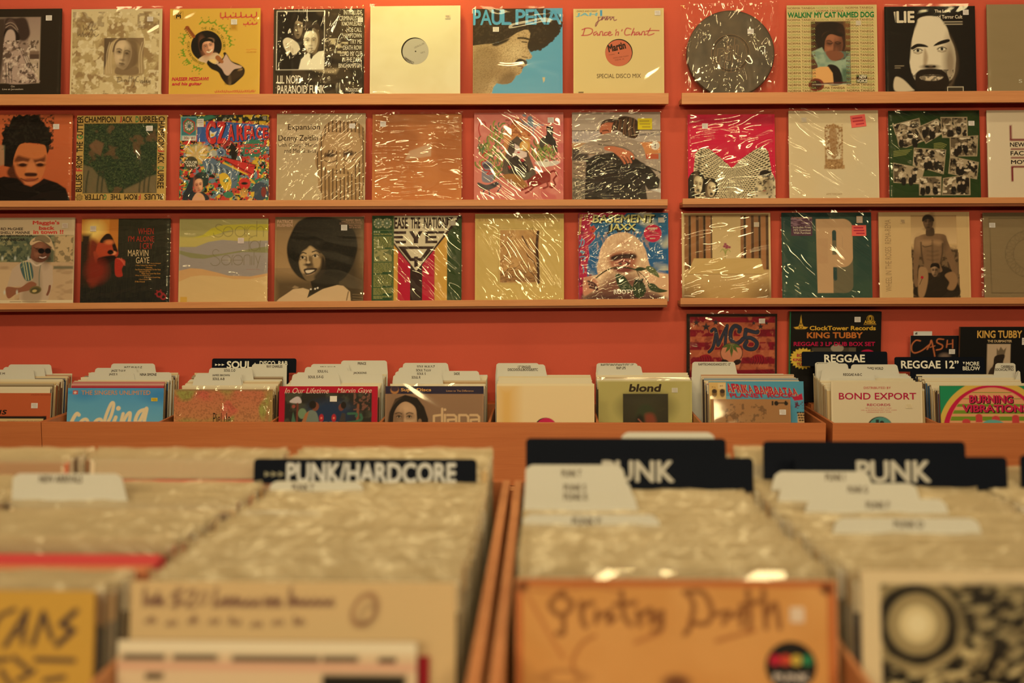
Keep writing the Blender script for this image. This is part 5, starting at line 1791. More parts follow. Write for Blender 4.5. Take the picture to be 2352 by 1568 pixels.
def a_pale_ape(a):
    a.at(4.9, 1310, 480)
    B1, B2 = (36, 92, 112), (30, 84, 114)
    a.grad((95, 40, 1100, 1050), (38, 96, 108), (22, 84, 122))
    a.noise((700, 40, 1100, 700), 190, (196, 182, 130), .5, .68, 1, 2, .9)
    a.noise((100, 480, 460, 780), 160, (190, 180, 140), .5, .66, 5, 2, .9)
    a.poly([(95, 40), (640, 40), (600, 80), (280, 100), (220, 180), (280, 330), (200, 420), (215, 520), (185, 640), (190, 780), (140, 1050), (95, 1050)], (180, 30, 54), curve=False)
    a.noise((95, 40, 240, 1050), 60, (120, 20, 40), .55, .65, 2, 2, .8)
    FUR, F2, F3 = (226, 178, 116), (176, 104, 64), (96, 44, 30)
    # a plain pale furry animal behind a leafy twig
    a.poly([(150, 780), (320, 740), (520, 860), (880, 720), (1100, 740), (1100, 1060), (140, 1060)], FUR, curve=False, soft=6)
    a.poly([(310, 740), (320, 560), (350, 430), (430, 320), (540, 272), (650, 272), (760, 340), (840, 450), (880, 600), (900, 740), (700, 900), (480, 900)], FUR, curve=True, soft=5)
    a.noise((300, 260, 900, 760), 16, (206, 150, 92), .52, .66, 3, 2, .45, sy=.5)
    a.poly([(430, 560), (470, 500), (590, 480), (720, 500), (750, 580), (720, 660), (640, 700), (520, 700), (450, 640)], F2, curve=True, soft=26)
    a.ell(590, 378, 60, 26, (190, 126, 76), soft=20, a=.6)
    a.poly([(460, 540), (560, 510), (720, 510), (740, 560), (620, 570), (480, 590)], (52, 24, 18), curve=True, soft=12)
    a.ell(600, 610, 80, 40, (176, 92, 64), soft=14)
    a.ln([(540, 620), (600, 590), (670, 620)], 12, (70, 30, 22), soft=3)
    for x in (565, 640):
        a.ell(x, 625, 20, 12, (48, 22, 16), soft=4)
    a.ell(600, 690, 110, 34, (130, 62, 44), soft=12)
    a.ln([(490, 680), (600, 665), (720, 685)], 12, (50, 24, 18), soft=3)
    a.poly([(340, 860), (480, 760), (720, 760), (860, 880), (1000, 1060), (140, 1060), (200, 960)], (104, 48, 34), curve=True, soft=60, a=.9)
    a.rect(140, 960, 1100, 1060, (70, 32, 26), soft=40, a=.8)
    a.poly([(150, 800), (230, 770), (310, 830), (310, 900), (240, 940), (150, 980)], (200, 130, 84), curve=True, soft=8)
    for k in range(3):
        a.ln([(200 + 10 * k, 820 + 34 * k), (270, 850 + 26 * k), (300, 900 + 10 * k)], 24, (74, 36, 30), soft=6)
    a.poly([(860, 740), (1100, 760), (1100, 1000), (960, 920)], (222, 166, 106), curve=True, soft=20)
    L1, L2 = (44, 56, 26), (92, 96, 48)
    a.ln([(290, 780), (400, 700), (520, 660), (640, 665), (740, 690), (850, 680)], 14, (66, 54, 28))
    a.ln([(740, 690), (770, 760), (770, 820)], 9, (60, 50, 26))
    a.ln([(740, 690), (830, 770), (890, 860)], 9, (60, 50, 26))
    a.poly([(850, 660), (900, 650), (960, 690), (1000, 780), (920, 740), (870, 710)], L2, curve=True)
    a.poly([(720, 690), (780, 660), (850, 680), (790, 705)], L1, curve=True)
    a.poly([(510, 740), (600, 760), (660, 840), (710, 920), (600, 940), (530, 860)], L1, curve=True)
    a.ln([(520, 750), (600, 840), (690, 915)], 6, L2)
    a.poly([(720, 820), (770, 800), (830, 850), (850, 930), (800, 1000), (730, 1000), (700, 920)], (40, 52, 22), curve=True)
    a.poly([(720, 790), (770, 800), (820, 790), (800, 840), (740, 840)], (24, 30, 16), curve=True)
    a.ln([(770, 830), (775, 990)], 5, L2)
    a.poly([(870, 850), (940, 850), (1000, 900), (1090, 930), (1000, 950), (900, 920)], (52, 62, 28), curve=True)
    # title, paired lettering and sticker
    a.t('BASEMENT', 262, 70, 958, 164, (30, 24, 20), bold=.07, shear=.12)
    a.t('BASEMENT', 252, 62, 946, 156, (214, 196, 104), bold=.05, shear=.12)
    a.rect(262, 104, 900, 110, (110, 100, 60))
    a.t('JAXX', 412, 180, 742, 286, (30, 26, 24), bold=.07, shear=.1)
    a.t('JAXX', 438, 168, 736, 262, (220, 204, 104), bold=.05, shear=.1)
    a.ell(928, 278, 100, 100, (196, 24, 52))
    a.t('BASEMENT', 872, 212, 984, 234, CREAM, bold=.06)
    a.t('JAXX', 904, 236, 954, 250, CREAM, bold=.06)
    for k in range(2):
        a.rect(880, 262 + 14 * k, 978, 269 + 14 * k, (120, 14, 34))
    a.rect(856, 298, 1006, 302, (226, 150, 130))
    a.t('ROOTY', 896, 328, 958, 344, CREAM, bold=.05)
    a.t('ROOTY', 486, 914, 706, 964, (222, 198, 146), bold=.06)
    FL = (196, 60, 34)
    for cx, cy, r in ((252, 228, 40), (258, 312, 26), (228, 138, 18)):
        for k in range(5):
            w = k * 1.257
            a.ell(cx + r * .6 * math.cos(w), cy + r * .6 * math.sin(w), r * .42, r * .42, FL)
        a.ell(cx, cy, r * .25, r * .25, (80, 24, 24))
    J = (84, 150, 150)
    for p in ([(108, 360), (150, 350), (150, 400), (130, 420)], [(130, 330), (120, 390), (104, 430)], [(120, 470), (135, 500), (158, 490)], [(110, 490), (140, 480)], [(108, 545), (160, 540), (166, 560), (140, 580)], [(138, 640), (150, 690), (146, 720)]):
        a.ln(p, 11, J)
    for k in range(5):
        a.ln([(108 + 8 * k, 60), (102 + 5 * k, 160), (100 + 2 * k, 290)], 3, (206, 160, 60))
    for p in ([(160, 70), (200, 60)], [(184, 60), (190, 110)], [(170, 90), (166, 120)]):
        a.ln(p, 7, (206, 170, 70))


def a_curtains(a):
    a.at(4.9, 1310, 480)
    a.rect(1255, 40, 2255, 1040, (216, 178, 106))
    a.rect(1282, 60, 2232, 1040, (190, 146, 80))
    for x0, x1 in ((1284, 1600), (1905, 2232)):
        x = x0
        k = 0
        while x < x1:
            w = (46, 30, 54, 36)[k % 4]
            a.rect(x, 66, min(x + w, x1), 690, ((146, 92, 46), (58, 36, 20), (166, 106, 54), (84, 52, 28))[k % 4], soft=6)
            x += w
            k += 1
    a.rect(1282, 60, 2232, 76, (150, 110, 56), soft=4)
    a.rect(1598, 76, 1918, 560, (206, 166, 94))
    a.grad((1600, 76, 1914, 560), (196, 156, 88), (214, 176, 104))
    a.rect(1282, 690, 2232, 1040, (196, 150, 80))
    a.grad((1282, 700, 2232, 1010), (206, 162, 90), (186, 140, 70))
    a.ell(1282, 1010, 170, 120, (116, 80, 42), soft=90, a=.8)
    a.ell(2232, 1010, 190, 150, (110, 76, 40), soft=100, a=.8)
    a.poly([(1390, 560), (2140, 562), (2185, 738), (1318, 738)], (206, 162, 84))
    a.ln([(1318, 740), (2185, 740)], 5, (150, 108, 54), curve=False)
    a.ln([(1740, 560), (1745, 500)], 5, (130, 120, 50))
    for w in (-1, 0, 1, -2, 2):
        a.ln([(1745, 510), (1745 + 14 * w, 470 - 8 * abs(w)), (1745 + 28 * w, 450 + 18 * abs(w))], 8, (150, 146, 60), a=.8)
    for x, y in ((1745, 400), (1765, 420), (1735, 425), (1790, 435), (1760, 440)):
        a.ell(x, y, 16, 13, (150, 60, 66))
    a.t('WEEK', 1380, 92, 1490, 122, (160, 104, 54))


def a_big_p(a):
    a.at(4.112, 1780, 480)
    a.rect(60, 35, 915, 840, (40, 72, 54))
    a.grad((60, 35, 915, 840), (34, 58, 44), (54, 74, 50))
    a.noise((60, 35, 915, 840), 160, (66, 82, 52), .5, .75, 3, 2, .5)
    P, D = (196, 148, 90), (110, 96, 60)
    a.poly([(548, 440), (735, 440), (735, 700), (715, 760), (650, 800), (548, 800)], D, curve=False)
    a.ell(655, 725, 80, 76, D)
    a.poly([(390, 95), (640, 95), (640, 555), (548, 555), (548, 800), (398, 800)], P)
    a.rect(640, 170, 735, 470, P)
    a.ell(640, 180, 95, 86, P)
    a.ell(640, 460, 95, 95, P)
    H = (48, 66, 50)
    a.rect(542, 225, 581, 415, H)
    a.ell(561, 225, 20, 24, H)
    a.rect(542, 300, 581, 436, (106, 94, 60))
    a.rect(548, 555, 583, 660, H)
    a.ell(566, 660, 18, 24, H)
    a.rect(400, 280, 500, 520, (186, 138, 84), a=.5)
    V = (82, 48, 52)
    a.rect(155, 75, 356, 255, V)
    a.noise((155, 85, 356, 165), 40, (150, 110, 100), .5, .62, 4, 2, .8, sy=4)
    T = (196, 170, 124)
    a.t('Limited Edition', 165, 72, 352, 92, (176, 130, 90), bold=.02)
    a.t('Includes Free', 172, 164, 340, 184, T, bold=.03)
    a.t('MP3 Download', 178, 190, 340, 212, T, bold=.03)
    a.t('With Purchase', 178, 216, 340, 238, T, bold=.03)


def a_standing(a):
    a.at(4.112, 1780, 480)
    a.poly([(1282, 58), (1722, 58), (1742, 860), (1300, 860)], (206, 160, 92))
    a.grad((1290, 60, 1718, 330), (176, 132, 74), (214, 170, 102))
    d, ins = a._seg([(1282, 58), (1722, 58), (1742, 860), (1300, 860)], True)
    X, Y = (a.X - 1780) * 4.112, (a.Y - 480) * 4.112
    v = vnoise(X / 24, Y / 24, 2, 3)
    a.mixin(ins * np.clip((Y - 330 - 60 * vnoise(X / 70, Y / 70, 5, 2)) / 40, 0, 1), (120, 88, 50))
    a.mixin(ins * np.clip((Y - 340) / 60, 0, 1) * np.clip((v - .5) / .1, 0, 1) * .8, (62, 44, 24))
    SK, SH, DK = (128, 91, 52), (78, 55, 31), (44, 32, 18)
    a.poly([(1340, 560), (1480, 540), (1640, 560), (1700, 660), (1720, 830), (1330, 830), (1320, 700)], DK, curve=True, soft=6)
    a.poly([(1320, 290), (1360, 260), (1420, 240), (1540, 235), (1610, 250), (1630, 300), (1680, 440), (1720, 600), (1690, 640), (1640, 520), (1590, 400), (1560, 520), (1570, 600), (1420, 600), (1400, 500), (1380, 400), (1350, 540), (1340, 640), (1350, 720), (1320, 740), (1305, 640), (1310, 440)], SK, curve=True, soft=3)
    a.ell(1360, 330, 40, 70, (160, 117, 68), soft=26, a=.7)
    a.ell(1600, 330, 26, 60, SH, soft=22, a=.6)
    a.poly([(1440, 180), (1500, 180), (1510, 240), (1480, 260), (1430, 250)], SH, curve=True, soft=4)
    a.face(1452, 125, 106, 150, (106, 74, 42), (56, 38, 22), (24, 16, 10), 0, -1)
    a.poly([(1398, 120), (1405, 75), (1450, 58), (1500, 78), (1506, 120), (1450, 96)], (36, 26, 16), curve=True, soft=4)
    a.poly([(1390, 340), (1450, 350), (1490, 330), (1550, 345), (1580, 320), (1540, 300), (1400, 300)], (166, 121, 70), curve=True, soft=18)
    a.ln([(1490, 300), (1486, 450), (1490, 560)], 12, SH, soft=10, a=.7)
    for y in (400, 440, 480):
        a.ln([(1440, y), (1490, y + 8), (1540, y)], 8, SH, soft=10, a=.5)
    a.ln([(1395, 350), (1420, 362), (1480, 350)], 8, SH, soft=3)
    a.ln([(1380, 320), (1385, 420), (1400, 520)], 12, SH, soft=6)
    a.ln([(1585, 330), (1580, 420), (1560, 520)], 12, SH, soft=6)
    # a crouching companion in front
    a.face(1506, 590, 76, 110, (150, 110, 66), (72, 50, 28), (26, 18, 10), 0, -1)
    a.poly([(1465, 560), (1480, 520), (1540, 520), (1552, 570), (1508, 548)], (34, 24, 14), curve=True)
    a.poly([(1440, 700), (1500, 650), (1570, 660), (1640, 720), (1690, 830), (1410, 830)], (46, 34, 20), curve=True, soft=4)
    a.poly([(1360, 560), (1430, 570), (1440, 680), (1400, 830), (1350, 830), (1345, 700)], (160, 116, 66), curve=True, soft=6)
    a.poly([(1600, 630), (1680, 600), (1720, 680), (1680, 770), (1620, 760), (1640, 700)], (152, 108, 60), curve=True, soft=6)
    a.ell(1385, 652, 14, 14, (176, 22, 34))
    a.ln([(1385, 664), (1360, 720)], 5, DK)
    a.t('WHEEL IN THE ROSES  REMA-REMA', 1040, 100, 1098, 785, (160, 122, 70), ang=90)


def a_grey_low(a):
    a.at(4.112, 1780, 480)
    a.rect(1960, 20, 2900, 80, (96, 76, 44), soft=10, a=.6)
    K = (92, 72, 42)
    for p in ([(2030, 90), (2040, 800)], [(2030, 90), (2700, 88)], [(2040, 800), (2700, 796)]):
        a.ln(p, 5, K, curve=False)
    a.ell(2400, 430, 225, 225, K, hole=.985)
    a.ell(2400, 430, 150, 150, K, hole=.978)
    for k in range(20):
        w = k * .314
        a.ell(2400 + 188 * math.cos(w), 430 + 188 * math.sin(w), 30, 20, K, math.degrees(w), hole=.9, a=.8)


LEDGE_RECORDS += [
    ('3L', (-35, 500, 170), 170, (206, 170, 112), a_trumpet, 'record cover of a man in a straw hat holding a trumpet, lowest ledge', dict(sleeve=1, stickers=[(141, 513, 155, 525, dict(c=(206, 178, 128), tone=(180, 140, 110)))])),
    ('3L', (186, 502, 390), 170, (40, 34, 22), a_ember, 'dark record cover with a red-lit man and a glowing orange lamp', dict(sleeve=0, stickers=[(206, 519, 220, 532, dict(c=(210, 180, 130)))])),
    ('3L', (411, 502, 615), 180, (164, 144, 74), a_serenity, 'record cover of pale wavy bands with thin rounded lettering', dict(sleeve=0, stickers=[(546, 547, 560, 560, dict(c=(206, 176, 140)))])),
    ('3L', (631, 498, 835), 180, (150, 112, 62), a_afro, 'sepia record cover of a smiling woman with a large round afro', dict(sleeve=1, stickers=[(783, 517, 797, 530)])),
    ('3L', (854, 495, 1060), 190, (44, 60, 22), a_triangle, 'record cover with vertical red, yellow and green bands under a pointed triangle', dict(sleeve=0, T=0.004, stickers=[(1032, 507, 1046, 519, dict(c=(170, 150, 100)))])),
    ('3L', (1091, 491, 1295), 170, (206, 166, 80), a_etching, 'cream-yellow record cover with a small brown etching of bare trees', dict(sleeve=0)),
    ('3L', (1329, 489, 1535), 180, (36, 92, 112), a_pale_ape, 'blue and red record cover of a pale furry animal holding a leafy twig', dict(sleeve=2, stickers=[(1512, 500, 1526, 512, dict(c=(176, 160, 120)))])),
    ('3R', (1566, 489, 1770), 170, (216, 178, 106), a_curtains, 'record cover of brown curtains behind a white table and a flower', dict(sleeve=0, stickers=[(1732, 511, 1744, 522, dict(c=(206, 176, 120)))])),
    ('3R', (1796, 488, 2002), 170, (40, 72, 54), a_big_p, 'dark green record cover with one huge tan letter', dict(sleeve=0, stickers=[(1968, 497, 1982, 513, dict(c=(190, 150, 100))), (1957, 518, 1990, 543, dict(c=(222, 90, 66), tone=(170, 40, 50), name='shop_note'))])),
    ('3R', (2019, 487, 2228), 170, (210, 166, 96), a_standing, 'cream record cover with a sepia photo of a bare-chested standing man', dict(sleeve=1, stickers=[(2069, 504, 2080, 514, dict(c=(196, 156, 92), tone=(120, 90, 60)))])),
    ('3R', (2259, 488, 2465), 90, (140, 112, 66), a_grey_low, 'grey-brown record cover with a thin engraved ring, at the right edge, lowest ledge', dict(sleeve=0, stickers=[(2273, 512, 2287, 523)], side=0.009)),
]


# ------------------------------------------------------------------ covers facing out of the wall bins
def b_brown(a):
    a.at(4.9, 0, 820)
    K = (36, 26, 18)
    a.t('ATLANTIC RECORDINGS', 356, 420, 590, 434, (120, 48, 24))
    a.t('ous', -120, 596, 90, 650, K, bold=.02, shear=.25)
    a.rect(-600, 668, 538, 700, K)
    a.rect(500, 668, 538, 1600, K)
    a.rect(-600, 696, 504, 1600, (206, 166, 96))
    a.t('WEDNESDAY NIGHT PRAYER MEETING', 96, 716, 492, 734, (160, 110, 60))
    a.t('EAT THAT CHICKEN', 286, 752, 486, 768, (170, 120, 66))


def b_blue(a):
    a.at(4.9, 0, 820)
    a.grad((700, 350, 1900, 800), (72, 136, 158), (108, 160, 168))
    a.ell(700, 440, 520, 330, (96, 154, 170), soft=120, a=.6)
    a.ell(1830, 440, 200, 80, (50, 112, 142), soft=50, a=.7)
    a.ell(960, 430, 120, 60, (50, 112, 142), soft=50, a=.6)
    a.t('THE SINGERS UNLIMITED', 922, 378, 1698, 428, (206, 130, 64), bold=.01)
    a.rect(772, 384, 820, 416, (54, 136, 158))
    a.rect(826, 378, 882, 422, (190, 66, 44))
    a.ell(852, 402, 16, 14, (222, 180, 140))
    C = (226, 192, 128)
    w = 40
    a.ln([(905, 655), (880, 640), (845, 690), (800, 800), (770, 900)], w, C)
    a.ln([(790, 760), (850, 750)], w * .7, C)
    for x in (900, 1060):
        a.ln([(x, 800), (x + 100, 750), (x + 90, 705), (x + 40, 720), (x, 800), (x + 20, 900)], w * .9, C)
    a.ln([(1180, 900), (1200, 700), (1260, 530), (1290, 540), (1260, 680), (1190, 800)], w * .9, C)
    a.ln([(1320, 680), (1290, 780), (1310, 860)], w, C)
    a.ell(1345, 580, 26, 26, C)
    a.ln([(1400, 640), (1370, 800), (1440, 660), (1480, 640), (1460, 800)], w * .9, C)
    a.ln([(1660, 590), (1580, 620), (1540, 720), (1580, 740), (1660, 580), (1640, 720), (1620, 900)], w, C)


def b_fish(a):
    a.at(4.9, 440, 820)
    a.grad((-240, 350, 920, 800), (196, 104, 62), (196, 128, 66))
    a.noise(None, 240, (150, 146, 60), .50, .66, 1, 2, .9)
    a.noise(None, 200, (206, 92, 62), .52, .66, 4, 2, .8)
    a.noise(None, 15, (120, 70, 36), .56, .68, 2, 1, .4, sy=1.4, rot=40)
    a.rect(870, 350, 930, 1600, (160, 124, 60), soft=16)
    a.rect(-240, 350, 930, 380, (150, 110, 60), soft=14)
    K = (70, 44, 24)
    a.t('Piel de', 255, 630, 450, 756, K)
    a.t('AZUCAR', 200, 740, 760, 830, (196, 92, 56))


def b_red(a):
    a.at(4.9, 440, 820)
    a.rect(1055, 405, 2032, 1600, (40, 34, 24))
    a.noise((1055, 405, 2032, 1600), 90, (66, 60, 38), .52, .66, 3, 3)
    a.ell(1560, 640, 260, 150, (30, 44, 58), soft=60)
    C = (214, 180, 130)
    a.t('In Our Lifetime', 1060, 350, 1552, 412, C, shear=.3)
    a.t('Marvin Gaye', 1645, 350, 2030, 420, C, shear=.3)
    a.poly([(1110, 500), (1180, 450), (1225, 460), (1240, 520), (1140, 520)], (190, 166, 138), curve=True)
    a.ln([(1200, 530), (1196, 760)], 22, (110, 50, 30))
    a.ell(1156, 560, 20, 20, (150, 66, 44))
    a.poly([(1130, 760), (1150, 620), (1190, 760)], (70, 96, 60))
    a.ell(1255, 640, 48, 60, (110, 124, 76))
    a.poly([(1270, 760), (1300, 640), (1360, 600), (1420, 640), (1430, 760)], (110, 112, 84), curve=True)
    a.poly([(1240, 760), (1290, 640), (1330, 610), (1290, 760)], (160, 96, 50))
    a.ell(1400, 560, 40, 50, (120, 62, 36))
    a.ell(1370, 540, 40, 46, (30, 20, 14))
    for x in (1470, 1610):
        a.ell(x, 690, 26, 44, (170, 30, 34))
        a.ell(x, 690, 10, 12, (226, 120, 80))
    a.ell(1690, 570, 30, 40, (110, 56, 36))
    a.ell(1716, 545, 30, 40, (30, 20, 14))
    a.poly([(1660, 760), (1700, 630), (1740, 640), (1740, 760)], (60, 50, 40))
    a.ln([(1880, 540), (1872, 760)], 26, (130, 72, 40))
    a.noise((1830, 410, 2010, 600), 34, (120, 72, 48), .48, .6, 2, 3, .9)
    for p in ([(1770, 640), (1860, 640), (1860, 670)], [(1760, 740), (1850, 730), (1920, 700), (1910, 650)]):
        a.ln(p, 26, (56, 92, 56))
    for k in range(4):
        a.rect(1440 + 60 * k, 735, 1475 + 60 * k, 755, CREAM)


def b_superdisc(a):
    a.at(4.355, 860, 820)
    a.rect(110, 290, 1110, 370, (42, 32, 44))
    a.ell(204, 330, 42, 42, (186, 116, 52))
    a.ell(204, 318, 38, 30, (60, 40, 46))
    a.t('SuperDiscs', 265, 312, 570, 354, (206, 140, 60), bold=.06)
    a.t('Listen to The Difference', 720, 330, 992, 348, (196, 138, 74), bold=.01)
    a.grad((110, 370, 1110, 900), (150, 108, 66), (142, 104, 66))
    a.poly([(130, 700), (150, 560), (210, 420), (310, 380), (430, 410), (500, 500), (540, 620), (535, 900), (120, 900)], (34, 24, 16), curve=False, soft=4)
    a.poly([(170, 620), (200, 500), (300, 440), (400, 480), (440, 600), (440, 720), (380, 900), (230, 900), (180, 740)], (176, 132, 82), curve=True, soft=6)
    a.face(300, 620, 260, 340, (186, 140, 88), (120, 84, 50), (34, 22, 14), 0, 1, white=(200, 166, 116))
    a.ln([(170, 700), (180, 560), (240, 460), (330, 430), (430, 500), (450, 640)], 40, (34, 24, 16), soft=4)
    a.ell(458, 645, 18, 26, (140, 100, 60))
    C = (214, 168, 104)
    w = 22
    for p in ([(598, 680), (598, 590), (680, 580), (680, 520)], [(680, 580), (680, 690)], [(598, 680), (680, 690)], [(708, 580), (708, 700)], [(730, 582), (800, 582), (820, 600), (820, 700)], [(738, 660), (738, 630), (815, 625)],
              [(850, 700), (850, 582), (920, 582), (940, 600), (940, 700)], [(960, 582), (1030, 582), (1048, 600), (1048, 700)], [(966, 660), (966, 630), (1046, 625)]):
        a.ln(p, w, C, curve=False)
    a.ell(708, 528, 13, 13, C)


def b_twelve(a):
    a.at(4.355, 860, 820)
    a.rect(1225, 290, 1420, 1600, (212, 158, 70), soft=80, a=.9)
    a.rect(1225, 268, 2200, 290, (226, 196, 130), soft=6)
    a.ell(1712, 706, 106, 96, (30, 18, 12))
    a.ell(1722, 708, 100, 96, (186, 20, 58))


def b_olive(a):
    a.at(4.055, 1340, 820)
    a.rect(150, 218, 1030, 228, (214, 190, 120), soft=3)
    a.rect(900, 228, 1030, 620, (190, 168, 90), soft=60, a=.6)
    a.t('blond', 442, 252, 738, 326, (46, 28, 14), bold=.055, shear=.18)
    a.rect(380, 343, 806, 1300, (52, 40, 22))
    a.rect(384, 347, 802, 1300, (48, 40, 24))
    a.ell(600, 470, 200, 120, (62, 54, 30), soft=80)
    a.ell(595, 560, 92, 118, (56, 58, 30), soft=14)
    a.poly([(590, 540), (660, 530), (690, 590), (680, 640), (600, 640)], (130, 58, 32), curve=True, soft=20)
    a.ell(540, 600, 40, 60, (34, 28, 18), soft=14)
    a.ln([(524, 580), (560, 615), (600, 640)], 12, (150, 84, 54))


def b_planet(a):
    a.at(4.055, 1340, 820)
    T = (76, 136, 134)
    a.rect(1165, 236, 2050, 1500, T)
    a.rect(1165, 236, 1325, 1500, (206, 160, 80))
    a.t('7½', 1192, 276, 1230, 292, (120, 70, 30))
    a.rect(1252, 246, 1320, 300, (214, 176, 104))
    a.t('#1', 1268, 262, 1296, 280, (120, 70, 30))
    for x in (1218, 1292):
        a.ell(x, 340, 24, 36, (120, 84, 40))
        a.ell(x, 320, 24, 20, (60, 40, 24))
    R = (172, 24, 44)
    x = 1336
    for i, ch in enumerate('AFRIKA BAMBAATAA'):
        w = {' ': 14, 'I': 18}.get(ch, 42)
        if ch != ' ':
            a.t(ch, x + 6, 250 + 3 * i, x + w + 4, 336 + 2 * i, (196, 152, 84), bold=.09, shear=-.25)
            a.t(ch, x, 246 + 3 * i, x + w - 2, 330 + 2 * i, R, bold=.09, shear=-.25)
        x += w + 2
    a.t('PLANET ROCK', 1360, 340, 1960, 380, R, bold=.06, shear=-.3)
    a.poly([(1940, 380), (2030, 340), (2040, 400), (1960, 410)], R)
    a.noise((1960, 420, 2050, 480), 14, (90, 40, 50), .45, .55, 3, 2)
    a.rect(1985, 520, 2050, 620, (200, 150, 84))
    for k in range(4):
        for j in range(3):
            a.ell(1990 + 24 * j + 6 * k, 520 + 24 * k, 11, 8, (40, 28, 20))


def b_kraft(a):
    a.at(4.055, 1340, 820)
    a.noise((1290, 440, 1700, 640), 26, (110, 74, 40), .55, .66, 3, 3, .8)
    K = (36, 28, 20)
    a.rect(1752, 410, 1768, 452, K)
    a.ell(1795, 432, 20, 22, K)
    a.rect(1812, 424, 1872, 434, K)
    a.ell(1886, 434, 18, 18, K)
    a.ell(1882, 420, 10, 12, K)


def b_bond(a):
    a.at(4.42, 1820, 740)
    R = (178, 22, 52)
    a.t('DISTRIBUTED BY', 722, 656, 996, 680, (190, 60, 50), bold=.01)
    a.t('BOND EXPORT', 468, 718, 1252, 788, R, bold=.025)
    a.t('RECORDS', 752, 828, 988, 854, R, bold=.02)
    for k, (s, x0, x1) in enumerate((('BROOKLYN, NEW YORK', 738, 1002), ('info at BONDEXPORT DOT COM', 692, 1050), ('DKREGGAE DOT COM', 748, 994))):
        a.t(s, x0, 869 + 20 * k, x1, 881 + 20 * k, (196, 80, 66))
    a.ell(880, 1072, 128, 112, (40, 34, 22))
    a.ell(886, 1074, 120, 108, (86, 138, 106))
    a.ell(900, 1020, 22, 18, (40, 44, 34))
    a.rect(838, 990, 870, 1040, (44, 52, 40))


def b_vibration(a):
    a.at(4.42, 1820, 740)
    a.rect(1530, 645, 2700, 1700, (30, 122, 66))
    a.ell(2060, 1140, 560, 560, (206, 160, 58))
    a.ell(2060, 1140, 510, 500, (186, 24, 52))
    d = 450
    a.ell(2060, 1120, d, d + 5, (212, 142, 82))
    ins = np.clip(((1 - np.sqrt(((a.X - 1820) * 4.42 - 2060) ** 2 / d ** 2 + ((a.Y - 740) * 4.42 - 1120) ** 2 / (d + 5) ** 2)) * 60), 0, 1)
    Y = (a.Y - 740) * 4.42
    for y0, y1 in ((712, 722), (774, 786), (834, 860), (898, 930), (962, 1004), (1030, 1080)):
        a.mixin(ins * (Y > y0) * (Y < y1), (110, 130, 30))
    R, K = (190, 34, 58), (60, 24, 20)
    for s, x0, y0, x1, y1 in (('BURNING', 1826, 742, 2272, 826), ('VIBRATIONS', 1752, 838, 2420, 918)):
        a.t(s, x0 + 8, y0 + 8, x1 + 8, y1 + 8, K, bold=.10)
        a.t(s, x0, y0, x1, y1, R, bold=.08)
    for x, y, w in ((1790, 1010, 40), (1920, 960, 34), (2090, 980, 40), (2290, 970, 36)):
        a.ell(x, y, w, 26, (190, 60, 50))
        a.rect(x - w, y, x + w, y + 60, (190, 60, 50))
    a.ell(2060, 1040, 110, 46, (96, 150, 120))


# ------------------------------------------------------------------ boxed sets leaning on the wall
def x_flag(a):
    a.at(4.704, 1560, 700)
    a.rect(80, 100, 1060, 900, (40, 26, 18))
    a.rect(118, 130, 1036, 900, (176, 84, 46))
    for y0, y1 in ((130, 196), (270, 345), (405, 490), (565, 640), (700, 900)):
        a.poly([(118, y0), (600, y0 + 6), (1036, y0 - 4), (1036, y1), (600, y1 - 6), (118, y1)], (130, 16, 28))
    a.noise((118, 130, 1036, 900), 46, (206, 110, 62), .58, .7, 3, 3, .5)
    a.noise((118, 130, 1036, 900), 60, (90, 14, 22), .58, .7, 5, 3, .5)
    N, E = (44, 48, 54), (206, 112, 56)
    def star(cx, cy, r):
        a.poly([(cx + (r if k % 2 == 0 else r * .42) * math.sin(k * .628), cy - (r if k % 2 == 0 else r * .42) * math.cos(k * .628)) for k in range(10)], (48, 40, 36))
    for s in ((186, 195, 38), (292, 240, 50), (396, 190, 38), (806, 200, 26), (880, 236, 36), (944, 200, 24)):
        star(*s)
    G = [([(350, 285), (375, 262), (398, 285), (385, 390), (362, 470), (325, 510)], 26), ([(398, 280), (415, 350), (422, 440), (470, 330), (520, 225)], 24), ([(520, 225), (506, 330), (500, 430)], 26),
         ([(650, 290), (655, 250), (600, 230), (560, 290), (560, 370), (610, 420), (660, 400), (690, 370)], 38),
         ([(720, 270), (830, 300), (850, 290)], 34), ([(725, 270), (715, 350), (780, 360), (840, 410), (820, 470), (760, 480), (710, 450), (730, 400)], 36)]
    for p, w in G:
        a.ln(p, w + 22, E)
    for p, w in G:
        a.ln(p, w + 12, (50, 30, 22))
    for p, w in G:
        a.ln(p, w, N)
    # a plain rounded mask shape with a green leaf
    a.ell(568, 520, 122, 110, (50, 30, 20))
    a.ell(568, 520, 114, 102, (206, 124, 76))
    a.poly([(470, 600), (560, 640), (640, 600), (680, 580), (650, 690), (500, 690)], (206, 124, 76))
    for x in (500, 630):
        a.ell(x, 620, 44, 28, (40, 24, 18), 20 if x < 560 else -20)
    for w, l in ((0, 150), (.6, 120), (-.6, 120), (1.15, 110), (-1.15, 110)):
        x1, y1 = 568 + l * math.sin(w), 420 + l * math.cos(w)
        mx, my = (568 + x1) / 2, (420 + y1) / 2
        px, py = 18 * math.cos(w), -18 * math.sin(w)
        a.poly([(568, 420), (mx + px, my + py), (x1, y1), (mx - px, my - py)], (78, 92, 34))
    for cx in (290, 860):
        a.ell(cx, 580, 70, 44, (150, 20, 30))
        for k in range(5):
            a.ln([(cx - 60 + 26 * k, 560), (cx - 50 + 26 * k, 600), (cx - 66 + 26 * k, 640)], 10, (96, 14, 22))


